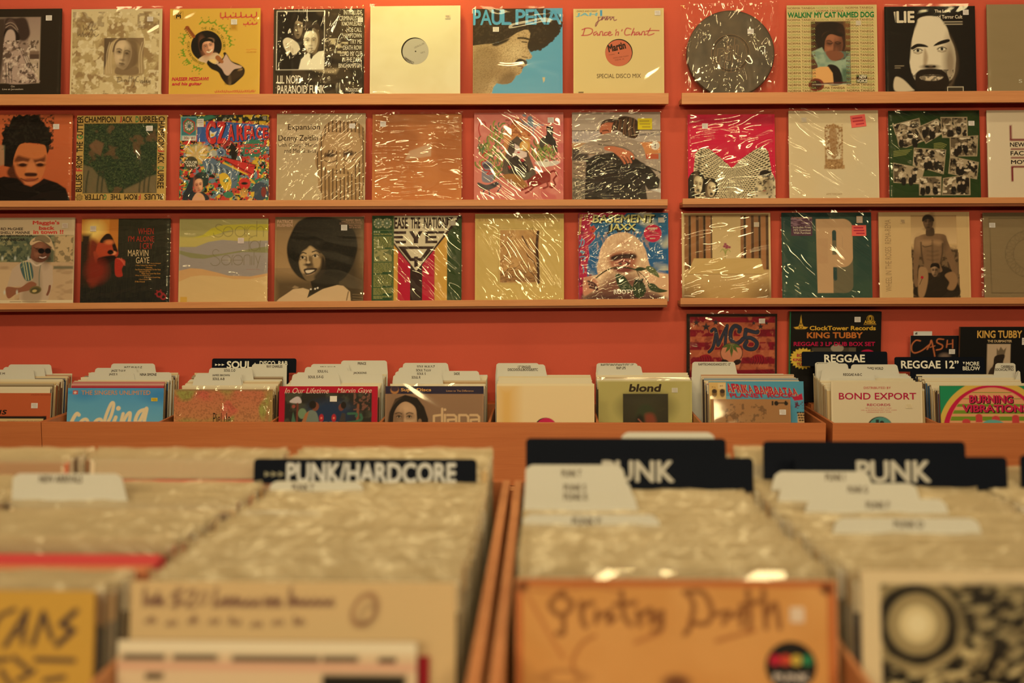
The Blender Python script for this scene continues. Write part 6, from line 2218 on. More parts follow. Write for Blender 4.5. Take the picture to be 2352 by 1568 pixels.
def x_tower(a):
    a.at(4.704, 1560, 700)
    Y, O, R = (206, 150, 40), (186, 100, 34), (176, 16, 50)
    a.rect(1170, 60, 1186, 1100, (190, 140, 40))
    a.rect(1184, 60, 1206, 1100, (40, 130, 70))
    a.rect(1206, 76, 2190, 1100, (20, 16, 12))
    a.poly([(1318, 108), (1330, 200), (1345, 235), (1395, 243), (1370, 262), (1262, 262), (1240, 243), (1292, 235), (1306, 200)], Y)
    a.poly([(1316, 190), (1328, 215), (1306, 215)], (20, 16, 12))
    a.ell(1317, 244, 22, 15, (20, 16, 12))
    a.ell(1317, 244, 12, 10, Y)
    a.t('TORONTO', 1262, 260, 1356, 270, (130, 94, 30))
    a.t('ClockTower Records', 1412, 228, 2128, 276, Y, bold=.05)
    a.t('KING TUBBY', 1384, 296, 1988, 362, O, bold=.055)
    a.t('REGGAE 3 LP DUB BOX SET', 1242, 400, 2124, 446, R, bold=.045)
    a.ell(2066, 152, 38, 38, Y, hole=.88)
    a.ell(2066, 150, 22, 30, Y)
    a.ell(2066, 150, 12, 20, (30, 22, 14))
    a.t('Attack', 2000, 168, 2126, 206, Y, bold=.05)
    a.rect(1996, 208, 2132, 218, (140, 100, 34))
    a.rect(1440, 462, 1918, 560, (70, 58, 38))
    a.ell(1715, 470, 70, 44, (150, 128, 90))
    a.rect(1840, 462, 1918, 540, (90, 74, 48))
    a.ell(2040, 520, 72, 36, (184, 20, 50))
    pts = []
    for k in range(44):
        w = k * 6.283 / 44
        r = 1 if k % 2 else .84
        pts.append((1345 + 145 * r * math.cos(w), 580 + 118 * r * math.sin(w)))
    a.poly(pts, (212, 166, 50))
    for s, x0, y0, x1, y1 in (('BONUS', 1278, 528, 1420, 562), ('KINGSTON', 1238, 578, 1450, 610), ('TUBBY', 1278, 626, 1410, 658)):
        a.t(s, x0, y0, x1, y1, R, bold=.05)


def x_scrawl(a):
    a.at(4.42, 1820, 740)
    O = (186, 96, 46)
    a.ln([(1300, 190), (1255, 185), (1215, 230), (1215, 290), (1250, 312), (1320, 285), (1390, 230)], 13, O)
    a.ln([(1372, 275), (1400, 220), (1412, 185), (1430, 250), (1450, 345)], 13, O)
    a.ln([(1400, 255), (1450, 240)], 9, O)
    a.ln([(1535, 175), (1480, 172), (1470, 205), (1525, 235), (1515, 270), (1465, 282)], 13, O)
    a.ln([(1575, 185), (1568, 255)], 12, O)
    a.ln([(1572, 225), (1625, 218)], 9, O)
    a.ln([(1628, 180), (1630, 262)], 12, O)
    a.ell(1550, 345, 50, 30, (120, 92, 64), soft=16)


def x_crown(a):
    a.at(4.42, 1820, 740)
    Y = (200, 146, 58)
    a.t('KING TUBBY', 1878, 84, 2334, 162, Y, bold=.05)
    a.t('THE DUBMASTER', 1984, 180, 2232, 206, (206, 166, 100), bold=.04)
    a.rect(1983, 222, 2220, 700, (186, 152, 104))
    a.poly([(2080, 260), (2100, 290), (2120, 250), (2150, 285), (2178, 255), (2160, 340), (2080, 340)], (110, 88, 56))
    a.poly([(2050, 420), (2066, 345), (2160, 330), (2150, 400), (2140, 470), (2050, 460)], (44, 32, 20), curve=True)
    a.poly([(2000, 520), (2060, 440), (2150, 450), (2200, 560), (2000, 700)], (70, 52, 34), curve=True)


# ------------------------------------------------------------------ big covers at the front of the island bins
def f_heads(a):
    a.at(2.667, 0, 980)
    K = (52, 38, 40)
    a.ln([(90, 1120), (0, 1160), (-60, 1280)], 26, K, curve=False)
    a.ln([(40, 1350), (170, 1130)], 32, K, curve=False)
    a.ln([(170, 1130), (150, 1330)], 28, K, curve=False)
    a.ln([(70, 1290), (160, 1250)], 20, K, curve=False)
    a.ln([(215, 1340), (275, 1140), (335, 1300)], 32, K, curve=False)
    a.ln([(480, 1130), (390, 1210), (470, 1250), (370, 1340)], 38, K, curve=False)
    for p in ([(100, 1420), (190, 1490)], [(240, 1430), (480, 1436)], [(230, 1500), (130, 1560)], [(-100, 1450), (60, 1430)], [(20, 1500), (90, 1600)], [(300, 1560), (420, 1540)]):
        a.ln(p, 30, K, curve=False)


def f_script(a):
    a.at(2.667, 560, 980)
    C = (112, 72, 50)
    rr = random.Random(8)

    def word(x, n, y, s, w=17):
        for k in range(n):
            up = rr.choice((10, 44, 66, 14)) * s
            a.ln([(x, y), (x + 8 * s, y - up), (x + 18 * s, y - 4), (x + 30 * s, y - 34 * s), (x + 38 * s, y)], w * s, C)
            x += 42 * s
        return x + 30 * s
    a.ln([(-605, 1000), (-610, 1105)], 20, C)
    word(-585, 2, 1104, 1.2)
    a.ln([(-375, 1010), (-440, 1050), (-370, 1080), (-440, 1110)], 20, C)
    a.ln([(-405, 990), (-412, 1130)], 12, C)
    a.ln([(-350, 1030), (-300, 1010), (-310, 1060), (-350, 1110), (-290, 1105)], 18, C)
    a.ell(-245, 1060, 30, 46, C, 12, hole=.6)
    a.ln([(-165, 1000), (-180, 1110)], 20, C)
    word(-160, 5, 1106, 1.25)
    word(130, 2, 1106, 1.25)
    a.ln([(290, 990), (278, 1106)], 20, C)
    word(300, 5, 1100, 1.2)
    a.ell(740, 1125, 78, 120, (150, 104, 62), 28, soft=6, hole=.70)
    a.ell(765, 1155, 52, 84, (110, 72, 46), 28, soft=20, a=.55, hole=.5)
    for k in range(8):
        word(-600 + 130 * k, 2, 1215 + rr.uniform(-16, 16), .8, 15)


def f_bars(a):
    a.at(2.667, 560, 980)
    a.rect(-830, 1320, 1020, 1390, (226, 198, 140))
    for x0, x1, y in ((-780, -520, 1420), (-470, -200, 1420), (-110, 420, 1425), (440, 660, 1424), (780, 890, 1430)):
        a.rect(x0, y - 18, x1, y + 18, (48, 36, 22), soft=5)
    a.rect(-830, 1450, 1020, 1500, (212, 154, 106), soft=10)
    a.rect(-640, 1516, -530, 1560, (74, 56, 34), soft=8)
    a.rect(440, 1520, 950, 1900, (30, 24, 16))


def f_pencil(a):
    a.at(1.941, 1140, 980)
    O = (206, 140, 66)
    a.rect(85, 684, 1510, 1600, (186, 96, 40))
    a.rect(118, 716, 1472, 1700, (208, 138, 62))
    a.noise((118, 716, 1472, 1600), 300, (220, 152, 74), .45, .7, 2, 2, .6)
    a.ell(118, 720, 26, 24, (110, 60, 26))
    a.ell(1472, 722, 30, 26, (116, 60, 26))
    D = (132, 76, 34)
    a.ln([(130, 740), (240, 940), (300, 1040)], 16, (190, 116, 52), soft=5)
    a.ln([(130, 730), (240, 740), (420, 720), (560, 740)], 9, (170, 96, 42), soft=4)
    S = [[(300, 740), (240, 800), (290, 850), (340, 800), (300, 760)], [(300, 850), (300, 930), (270, 930)], [(380, 790), (385, 870), (400, 900)], [(380, 810), (430, 790)], [(450, 830), (445, 880)], [(470, 850), (510, 830), (500, 880), (530, 860)],
         [(560, 740), (570, 850), (600, 890)], [(530, 800), (620, 790)], [(630, 830), (640, 890)], [(640, 850), (690, 820), (690, 880)], [(740, 830), (700, 850), (730, 880), (740, 830), (735, 910), (700, 920)],
         [(850, 740), (880, 800), (860, 900), (840, 930)], [(840, 740), (920, 740), (960, 820), (940, 880), (880, 880)], [(980, 840), (1040, 830), (1010, 880)], [(1060, 850), (1100, 820), (1090, 890)], [(1120, 730), (1130, 860), (1120, 920)], [(1090, 800), (1170, 780)],
         [(1190, 730), (1200, 900)], [(1200, 850), (1240, 790), (1260, 900)]]
    for p in S:
        a.ln(p, 22, D, soft=4)
    a.ln([(440, 940), (380, 980), (340, 1060), (360, 1120)], 14, (170, 100, 44), soft=5)
    a.ln([(620, 970), (720, 930)], 16, (176, 106, 48), soft=6)
    a.ln([(980, 960), (1150, 910)], 16, (170, 100, 44), soft=6)
    a.ell(300, 1130, 90, 30, (150, 90, 40), soft=20, hole=.7)
    a.ell(800, 1150, 60, 36, (116, 66, 34), soft=16)


def f_circles(a):
    a.at(1.941, 1140, 980)
    a.rect(1706, 706, 2500, 1700, (150, 124, 72))
    X, Y = (a.X - 1140) * 1.941, (a.Y - 980) * 1.941
    m = a.mask(1706, 706, 2500, 1700)
    r = np.hypot((X - 1870) / 1.0, (Y - 890) / 1.05)
    w = np.sin(r / 21 + 2.2 * vnoise(X / 120, Y / 120, 1, 2) * np.clip((r - 150) / 80, 0, 1) * 3)
    a.mixin(m * np.clip((w + .05) / .3, 0, 1) * (r > 80), (34, 27, 18))
    v = vnoise(X / 60 + Y / 120, Y / 30 - X / 60, 4, 3)
    a.mixin(m * np.clip((v - .48) / .06, 0, 1) * np.clip((r - 190) / 40, 0, 1), (26, 20, 14))
    v = vnoise(X / 50 - Y / 90, Y / 24 + X / 80, 6, 2)
    a.mixin(m * np.clip((v - .62) / .06, 0, 1) * np.clip((r - 190) / 40, 0, 1), (196, 166, 100))
    a.ell(1870, 890, 82, 86, (206, 176, 110))
    a.ell(1870, 890, 44, 46, (222, 194, 128))
    a.poly([(2030, 760), (2160, 700), (2400, 740), (2420, 1000), (2280, 1080), (2160, 980), (2060, 940)], (46, 38, 26), curve=True, soft=20, a=.45)


# ------------------------------------------------------------------ records on the ledges
def on_ledge(key, rect, n, bg, paint, label, sleeve=0, stickers=(), T=0.004, top=0.011, edge=None, side=0.003, extra=None):
    x0, y0, x1 = rect
    xm = (x0 + x1) / 2
    yb = WALL_Y - 0.066
    X = ray(xm, y0 + 100, 3.955).x
    zf = ledge_floor(key, X)
    ztop = ray(xm, y0, WALL_Y - 0.022).z
    dy, dz = 0.044, ztop - zf - 0.0028
    H, lean = math.hypot(dy, dz), math.atan2(dy, dz)
    W = ray(x1, y0 + 100, 3.955).x - ray(x0, y0 + 100, 3.955).x
    art = Art(x0, y0, x1, proj((X, yb, zf))[1], n, bg)
    paint(art)
    t = thing('vinyl_record', label, 'record', (X, yb, zf + 0.0028), (-lean, 0, 0), 'records facing out on the ledges')
    art.build(W, H, T, edge, 'cover', t)
    finish(t, art, W, H, T, sleeve, stickers, top, side)
    if extra:
        EXTRA[extra](t, art, W, H, T)
    return t


def finish(t, art, W, H, T, sleeve, stickers, top=0.011, side=0.003):
    kx, kz = W / (art.x1 - art.x0), H / (art.y1 - art.y0)
    yy = -T / 2 - (0.0014 if sleeve is not None else 0.0006)
    host = next(c for c in t.children if c.name.startswith('cover'))
    if sleeve is not None:
        host = put('plastic_sleeve', sleeve_mesh(W, H, T, top, side, mat=SLEEVES[sleeve], seed=int(art.x0) % 97), t)
    for st in stickers:                            # price labels are stuck on the sleeve, or on the bare cover
        x0, y0, x1, y1 = st[:4]
        opt = st[4] if len(st) > 4 else {}
        sticker(host, ((x0 + x1) / 2 - art.x0) * kx - W / 2, H - ((y0 + y1) / 2 - art.y0) * kz, (x1 - x0) * kx, (y1 - y0) * kz, yy - 0.0004, **opt)


def disc_label(t, art, W, H, T, cx, cy, r, c, texts, ring):
    """the record's own round label, seen through the hole in a plain sleeve"""
    kx, kz = W / (art.x1 - art.x0), H / (art.y1 - art.y0)
    f = lambda x, y: ((x - art.x0) * kx - W / 2, H - (y - art.y0) * kz)
    y0 = -T / 2 - 0.0002
    mb = MB()
    for (ox, oy, rr, col, dy) in ((ring[0], ring[1], r * 1.035, (30, 20, 12), 0), (0, 0, r, c, 0.0001), (0, 0, r * .055, (40, 26, 16), 0.0003)):  # the offset dark disc paints the hole's shadow edge as a crescent
        P = [f(cx + ox + rr * math.cos(k * math.pi / 32), cy + oy + rr * math.sin(k * math.pi / 32)) for k in range(64)]
        mb.add([(x, y0 - dy, z) for x, z in P], [tuple(range(63, -1, -1))], ink(col))
    for txt, x0, ya, x1, yb, col, ang, bold in texts:
        v, fc = glyphs(txt, 'sans', bold)
        w, h = x1 - x0, yb - ya
        a, b = (v[:, 0] - .5) * w, (v[:, 1] - .5) * h
        q = math.radians(ang)
        px, py = (x0 + x1) / 2 + a * math.cos(q) - b * math.sin(q), (ya + yb) / 2 - (a * math.sin(q) + b * math.cos(q))
        mb.add(np.stack([(px - art.x0) * kx - W / 2, y0 - 0.0004 - v[:, 2], H - (py - art.y0) * kz], -1), fc, ink(col))
    mb.build('centre_label', M_PRINT, t)


EXTRA = {
    'label_grey': lambda t, a, W, H, T: disc_label(t, a, W, H, T, 954.5, 119.5, 30, (178, 160, 122), [
        ('QUEEN', 927, 136, 945, 141, (84, 70, 48), 140, .03), ('CONSTANCE', 930, 139, 952, 145, (84, 70, 48), 150, .03), ('TAKE IT TO THE PARTY', 950, 104, 976, 108, (120, 104, 76), 205, 0),
        ('33 RPM', 966, 120, 976, 124, (120, 104, 76), 195, 0)], (-2.0, -1.2)),
    'label_orange': lambda t, a, W, H, T: disc_label(t, a, W, H, T, 1420.8, 123.5, 30.5, (196, 98, 58), [
        ('Martin', 1396, 100, 1437, 118, (44, 22, 14), 12, .07), ('DANCE AND CHANT', 1408, 131, 1444, 134, (130, 60, 36), 8, 0), ('SIDE A', 1412, 137, 1434, 140, (130, 60, 36), 8, 0),
        ('STEREO', 1398, 126, 1412, 128, (130, 60, 36), 8, 0)], (.8, -1.2)),
}

for key, rect, n, bg, paint, label, kw in LEDGE_RECORDS:
    on_ledge(key, rect, n, bg, paint, label, **kw)


# the round record tin in its clear bag, first on the right-hand top ledge
def round_tin():
    xm = 1676.5
    X = ray(xm, 117, 3.955).x
    zf = ledge_floor('1R', X) + 0.004
    R = (ray(1777, 117, 3.955).x - ray(1576, 117, 3.955).x) / 2
    t = thing('record_tin', 'round dark metal record tin with embossed letters in a clear bag, top ledge', 'record', (X, WALL_Y - 0.070, zf), (-math.radians(7), 0, 0), 'records facing out on the ledges')
    c0, c1 = (86, 66, 38), (150, 112, 66)
    m = MB()
    N = 96
    prof = [(R, .012), (R, -.006), (R - .002, -.0085), (R - .006, -.009), (R * .42, -.0088), (R * .41, -.0075), (R * .395, -.0075), (R * .385, -.0088)]
    V, F = [], []
    for r, y in prof:
        V += [(r * math.cos(k * 2 * math.pi / N), y, R + r * math.sin(k * 2 * math.pi / N)) for k in range(N)]
    for j in range(len(prof) - 1):
        F += [(j * N + k, j * N + (k + 1) % N, (j + 1) * N + (k + 1) % N, (j + 1) * N + k) for k in range(N)]
    F.append(tuple(range((len(prof) - 1) * N, len(prof) * N)))
    F.append(tuple(range(N - 1, -1, -1)))
    V = np.array(V)
    col = ink(c0) * (0.75 + 0.5 * vnoise(V[:, 0] * 18 + 9, V[:, 2] * 18 + 9, 2, 3))[:, None]
    m.add(V, F, col)
    mt, nt, b = nodes_of('dull_tin')
    at = nt.nodes.new('ShaderNodeTexNoise')
    at.inputs['Scale'].default_value = 14
    at.inputs['Detail'].default_value = 5
    rp = nt.nodes.new('ShaderNodeValToRGB')
    rp.color_ramp.elements[0].position, rp.color_ramp.elements[1].position = .35, .7
    rp.color_ramp.elements[0].color = (*ink((54, 40, 24)), 1)
    rp.color_ramp.elements[1].color = (*ink((86, 64, 36)), 1)
    tcn = nt.nodes.new('ShaderNodeTexCoord')
    nt.links.new(tcn.outputs['Object'], at.inputs['Vector'])
    nt.links.new(at.outputs['Fac'], rp.inputs[0])
    nt.links.new(rp.outputs[0], b.inputs['Base Color'])
    b.inputs['Metallic'].default_value, b.inputs['Roughness'].default_value = 0.10, 0.50
    lid = m.build('lid', mt, t)
    kx = 2 * R / 201.0
    g = MB()
    def seg(x0, y0, x1, y1, w=.0012):
        a, bb = np.array([(x0 - xm) * kx, R - (y0 - 117) * kx]), np.array([(x1 - xm) * kx, R - (y1 - 117) * kx])
        d = (bb - a) / np.linalg.norm(bb - a)
        n = np.array([-d[1], d[0]]) * w / 2
        g.slab([tuple(a - n), tuple(bb - n), tuple(bb + n), tuple(a + n)], -.0096, -.0086, ink(c1))
    fx = lambda x, y: (1560 + x / 5.004, y / 5.004)
    for p in (((555, 400), (505, 790)), ((635, 395), (585, 800)), ((440, 530), (415, 690)), ((415, 690), (455, 690)), ((455, 690), (462, 620)), ((440, 530), (500, 528)), ((500, 528), (520, 555)), ((520, 555), (505, 600)), ((505, 600), (462, 620)),
              ((470, 565), (495, 568)), ((545, 560), (540, 665)), ((540, 665), (578, 665)), ((578, 665), (590, 560)), ((545, 560), (590, 560)), ((562, 500), (600, 500)), ((562, 500), (560, 530)), ((600, 500), (598, 530)), ((560, 530), (598, 530)),
              ((640, 490), (630, 655)), ((630, 655), (705, 655)), ((705, 655), (705, 615)), ((705, 615), (662, 615)), ((640, 490), (672, 490)), ((672, 490), (662, 615))):
        seg(*fx(*p[0]), *fx(*p[1]))
    for rr in (R * .435, R * .37):
        V = []
        for q, y in ((rr - .0007, -.0088), (rr, -.0098), (rr + .0007, -.0088)):
            V += [(q * math.cos(k * 2 * math.pi / N), y, R + q * math.sin(k * 2 * math.pi / N)) for k in range(N)]
        g.add(V, [(j * N + k, j * N + (k + 1) % N, (j + 1) * N + (k + 1) % N, (j + 1) * N + k) for j in range(2) for k in range(N)], ink(c1))
    g.build('embossed_letters', M_CARD, t)
    A = Art(xm - 100.5, 117 - 100.5, xm + 100.5, 117 + 100.5, 4)
    sticker(t, (1722.5 - xm) * kx, R - (66.5 - 117) * kx, 14 * kx, 12 * kx, -.0094, rot=0)
    put('plastic_bag', sleeve_mesh(.331, .318, .022, .010, .002, 'plastic_bag', SLEEVES[2], 5), t)


round_tin()


# ------------------------------------------------------------------ wall bins: covers, cards and packed records
def base_for(px0, px1, ytop, Yt, lean, floor):
    """place a leaning panel whose top edge spans photo px0..px1 at depth Yt: returns (X, base y, base z, W, H)"""
    a, b = ray(px0, ytop, Yt), ray(px1, ytop, Yt)
    z = (a.z + b.z) / 2
    yb = Yt
    for _ in range(6):
        H = (z - floor(yb)) / math.cos(lean)
        yb = Yt - H * math.sin(lean)
    return (a.x + b.x) / 2, yb, floor(yb), b.x - a.x, H


def front_cover(rect, Yt, lean, floor, n, bg, paint, label, sleeve, stickers=(), T=0.004, edge=None, group=None, vis=.55, top=.011, name='vinyl_record', lim=None):
    x0, y0, x1 = rect
    X, yb, zb, W, H = base_for(x0, x1, y0, Yt, lean, floor)
    if lim:
        W = min(W, lim[1] - lim[0] - .008)
        X = min(max(X, lim[0] + W / 2 + .0025), lim[1] - W / 2 - .0025)
    a = Art(x0, y0, x1, proj((X, yb, zb))[1], n, bg, vis)
    paint(a)
    t = thing(name, label, 'record', (X, yb, zb + .0008), (-lean, 0, 0), group)
    a.build(W, H, T, edge, 'cover', t)
    finish(t, a, W, H, T, sleeve, stickers, top)
    return yb, t, a, W, H


def rounded_tab(W, H, x0, x1, th, r, slant):
    """card outline (x, z): body W wide and H - th high with a rounded tab between x0 and x1 on top"""
    b = H - th
    P = [(-W / 2, 0), (W / 2, 0), (W / 2, b)]
    if x1 + slant < W / 2 - 0.001:
        P.append((x1 + slant, b))
    P += [(x1 + slant * .25, H - r)] if slant else [(x1, H - r)]
    P += [(x1 - r * .3, H - r * .3), (x1 - r, H), (x0 + r, H), (x0 + r * .3, H - r * .3)]
    P += [(x0 - slant * .25, H - r)] if slant else [(x0, H - r)]
    if x0 - slant > -W / 2 + 0.001:
        P.append((x0 - slant, b))
    P.append((-W / 2, b))
    return P


CARD_C = (206, 188, 142)


def divider_card(tab, Yt, lean, floor, Xc, Wc, texts, label, c=CARD_C, tabh=.041, r=.005, slant=.010, group='white divider cards', name='divider_card', T=.0010, lim=None, body=None):
    """tab = (px0, px1, ytop) of the raised tab in the photo; texts = [(string, px0, px1, y0, y1, colour, bold)]"""
    p0, p1, yt = tab
    yb, zb = Yt, floor(Yt)                         # the foot's place; find the depth of the top edge from it
    Yt = yb + .06
    for _ in range(6):
        P0, P1 = ray(p0, yt, Yt), ray(p1, yt, Yt)
        H = ((P0.z + P1.z) / 2 - zb) / math.cos(lean)
        Yt = yb + H * math.sin(lean)
    X, w = (P0.x + P1.x) / 2, P1.x - P0.x
    if lim:                                        # the card sits a little off centre where its tab needs it, inside its compartment
        Xc += max(0, X + w / 2 + slant * .6 - (Xc + Wc / 2)) - max(0, (Xc - Wc / 2) - (X - w / 2 - slant * .6))
        Xc = min(max(Xc, lim[0] + Wc / 2 + .002), lim[1] - Wc / 2 - .002)
    t = thing(name, label, 'divider card' if 'sign' not in name else 'sign', (Xc, yb, zb + .0005), (-lean, 0, 0), group)
    x0, x1 = X - w / 2 - Xc, X + w / 2 - Xc
    hw = max(Wc / 2, 0)
    sl = slant
    W = Wc
    if x0 - sl < -W / 2:
        x0 = max(x0, -W / 2 + sl * .3)
    if x1 + sl > W / 2:
        x1 = min(x1, W / 2 - sl * .3)
    m = MB()
    P = rounded_tab(W, H, x0, x1, tabh, r, sl)
    if body:                                       # a wide head on a narrower board that drops into the compartment
        bl, br = max(body[0] - Xc, x0), min(body[1] - Xc, x1)
        b = H - tabh
        P = [(bl, 0), (br, 0), (br, b), (x1, b), (x1, H - r), (x1 - r * .3, H - r * .3), (x1 - r, H), (x0 + r, H), (x0 + r * .3, H - r * .3), (x0, H - r), (x0, b), (bl, b)]
        P = [p for i, p in enumerate(P) if math.dist(p, P[i - 1]) > 1e-6]
    m.slab(P, -T / 2, T / 2, ink(c))
    m.build('card', M_CARD, t)
    if texts:
        g = MB()
        Rm = Matrix.Rotation(lean, 3, 'X')
        for txt, a0, a1, b0, b1, col, bold in texts:
            L, U = ray(a0, b1, Yt), ray(a1, b0, Yt)
            v, f = glyphs(txt, 'sans', bold)
            zz = lambda z: (z - zb) / math.cos(lean)
            xa, xb, za, zc = L.x - Xc, U.x - Xc, zz(L.z), zz(U.z)
            sh = max(0, x0 + .004 - xa) - max(0, xb - x1 + .004)
            xa, xb = xa + sh, xb + sh
            g.add(np.stack([xa + v[:, 0] * (xb - xa), -T / 2 - .0002 - v[:, 2], za + v[:, 1] * (zc - za)], -1), f, ink(col))
        g.build('lettering', M_CARD, t)
    return yb


rnd = random.Random(21)
INK_K = (52, 36, 24)
WPITCH, WT = 0.0076, 0.0034
# compartments: front-cover rect, painter, label ..., compartment x limits, cards
WALLROWS = [
    dict(rect=(-104, 903, 118), paint=b_brown, bg=(184, 84, 40), label='brown record cover with a square price sticker, front of the leftmost wall compartment', sleeve=None, st=[(74, 926, 89, 938)], lim=(wx(-150), X_L1 - .0095),
         tone='mixed', name='the brown cover at the left edge'),
    dict(rect=(157, 891.5, 377), paint=b_blue, bg=(96, 152, 166), label='pale blue record cover with large cream brush lettering, wall bin', sleeve=None, st=[(789, 914, 0, 0)], lim=(X_L1 + .0095, DIV_MAIN[0] - .0045), tone='mixed', name='the pale blue cover'),
    dict(rect=(402, 894.5, 628), paint=b_fish, bg=(190, 110, 62), label='mottled red and green scaly record cover in the wall bin', sleeve=2, st=[], lim=(DIV_MAIN[0] + .0045, DIV_MAIN[1] - .0045), tone='tan', name='the mottled scaly cover'),
    dict(rect=(642, 887.5, 868), paint=b_red, bg=(172, 10, 32), label='red-bordered record cover with a dark painted scene, wall bin', sleeve=None, st=[(759, 910, 775, 923, dict(lines=False, c=(222, 200, 160)))], lim=(DIV_MAIN[1] + .0045, DIV_MAIN[2] - .0045), tone='cream', name='the red-bordered cover'),
    dict(rect=(885, 887, 1111), paint=b_superdisc, bg=(148, 108, 66), label='sepia record cover with a woman and an aubergine top band, wall bin', sleeve=3, st=[], lim=(DIV_MAIN[2] + .0045, DIV_MAIN[3] - .0045), tone='cream', name='the sepia portrait cover'),
    dict(rect=(1141, 881.5, 1365), paint=b_twelve, bg=(222, 186, 118), label='plain cream sleeve with a red centre label, front of its wall compartment', sleeve=None, st=[], lim=(DIV_MAIN[3] + .0045, DIV_MAIN[4] - .0045), tone='cream', name='the plain cream sleeve', edge=(90, 96, 100)),
    dict(rect=(1377, 873.5, 1594), paint=b_olive, bg=(180, 158, 78), label='olive-green record cover with a dark square portrait, wall bin', sleeve=3, st=[(1547, 891, 1561, 902, dict(c=(200, 180, 130)))], lim=(DIV_MAIN[4] + .0045, DIV_MAIN[5] - .0045), tone='cream', name='the olive-green cover'),
    dict(rect=(1627, 876, 1845), paint=b_planet, bg=(76, 136, 134), label='teal record cover with slanted red lettering behind the small kraft sleeve', sleeve=None, st=[], lim=(DIV_MAIN[5] + .0045, wx(1894) - .0095), tone='mixed', name='the teal cover', Y=3.735),
    dict(rect=(1908, 877, 2117), paint=b_bond, bg=(222, 194, 134), label='cream record sleeve with red company lettering, right-hand wall bin', sleeve=3, st=[(2078, 928, 2094, 938, dict(c=(216, 188, 128), tone=(200, 172, 112)))], lim=(wx(1909) + .0095, wx(2152) - .0045), tone='cream', name='the cream sleeve with red lettering', Y=3.70),
    dict(rect=(2167, 886, 2396), paint=b_vibration, bg=(190, 120, 60), label='green, yellow and red ringed record cover at the right edge, wall bin', sleeve=None, st=[], lim=(wx(2152) + .0045, wx(2412) - .0045), tone='mixed', name='the ringed cover at the right edge', edge=(40, 30, 24)),
]
WALLROWS[1]['st'] = [(349, 914, 363.5, 922, dict(c=(212, 172, 40), tone=(170, 130, 30)))]
W_, K_ = (226, 206, 160), INK_K
BLK = (14, 17, 20)
T1 = lambda s, a, b, y, h=3.0: (s, a, b, y - h, y + h, K_, .035)
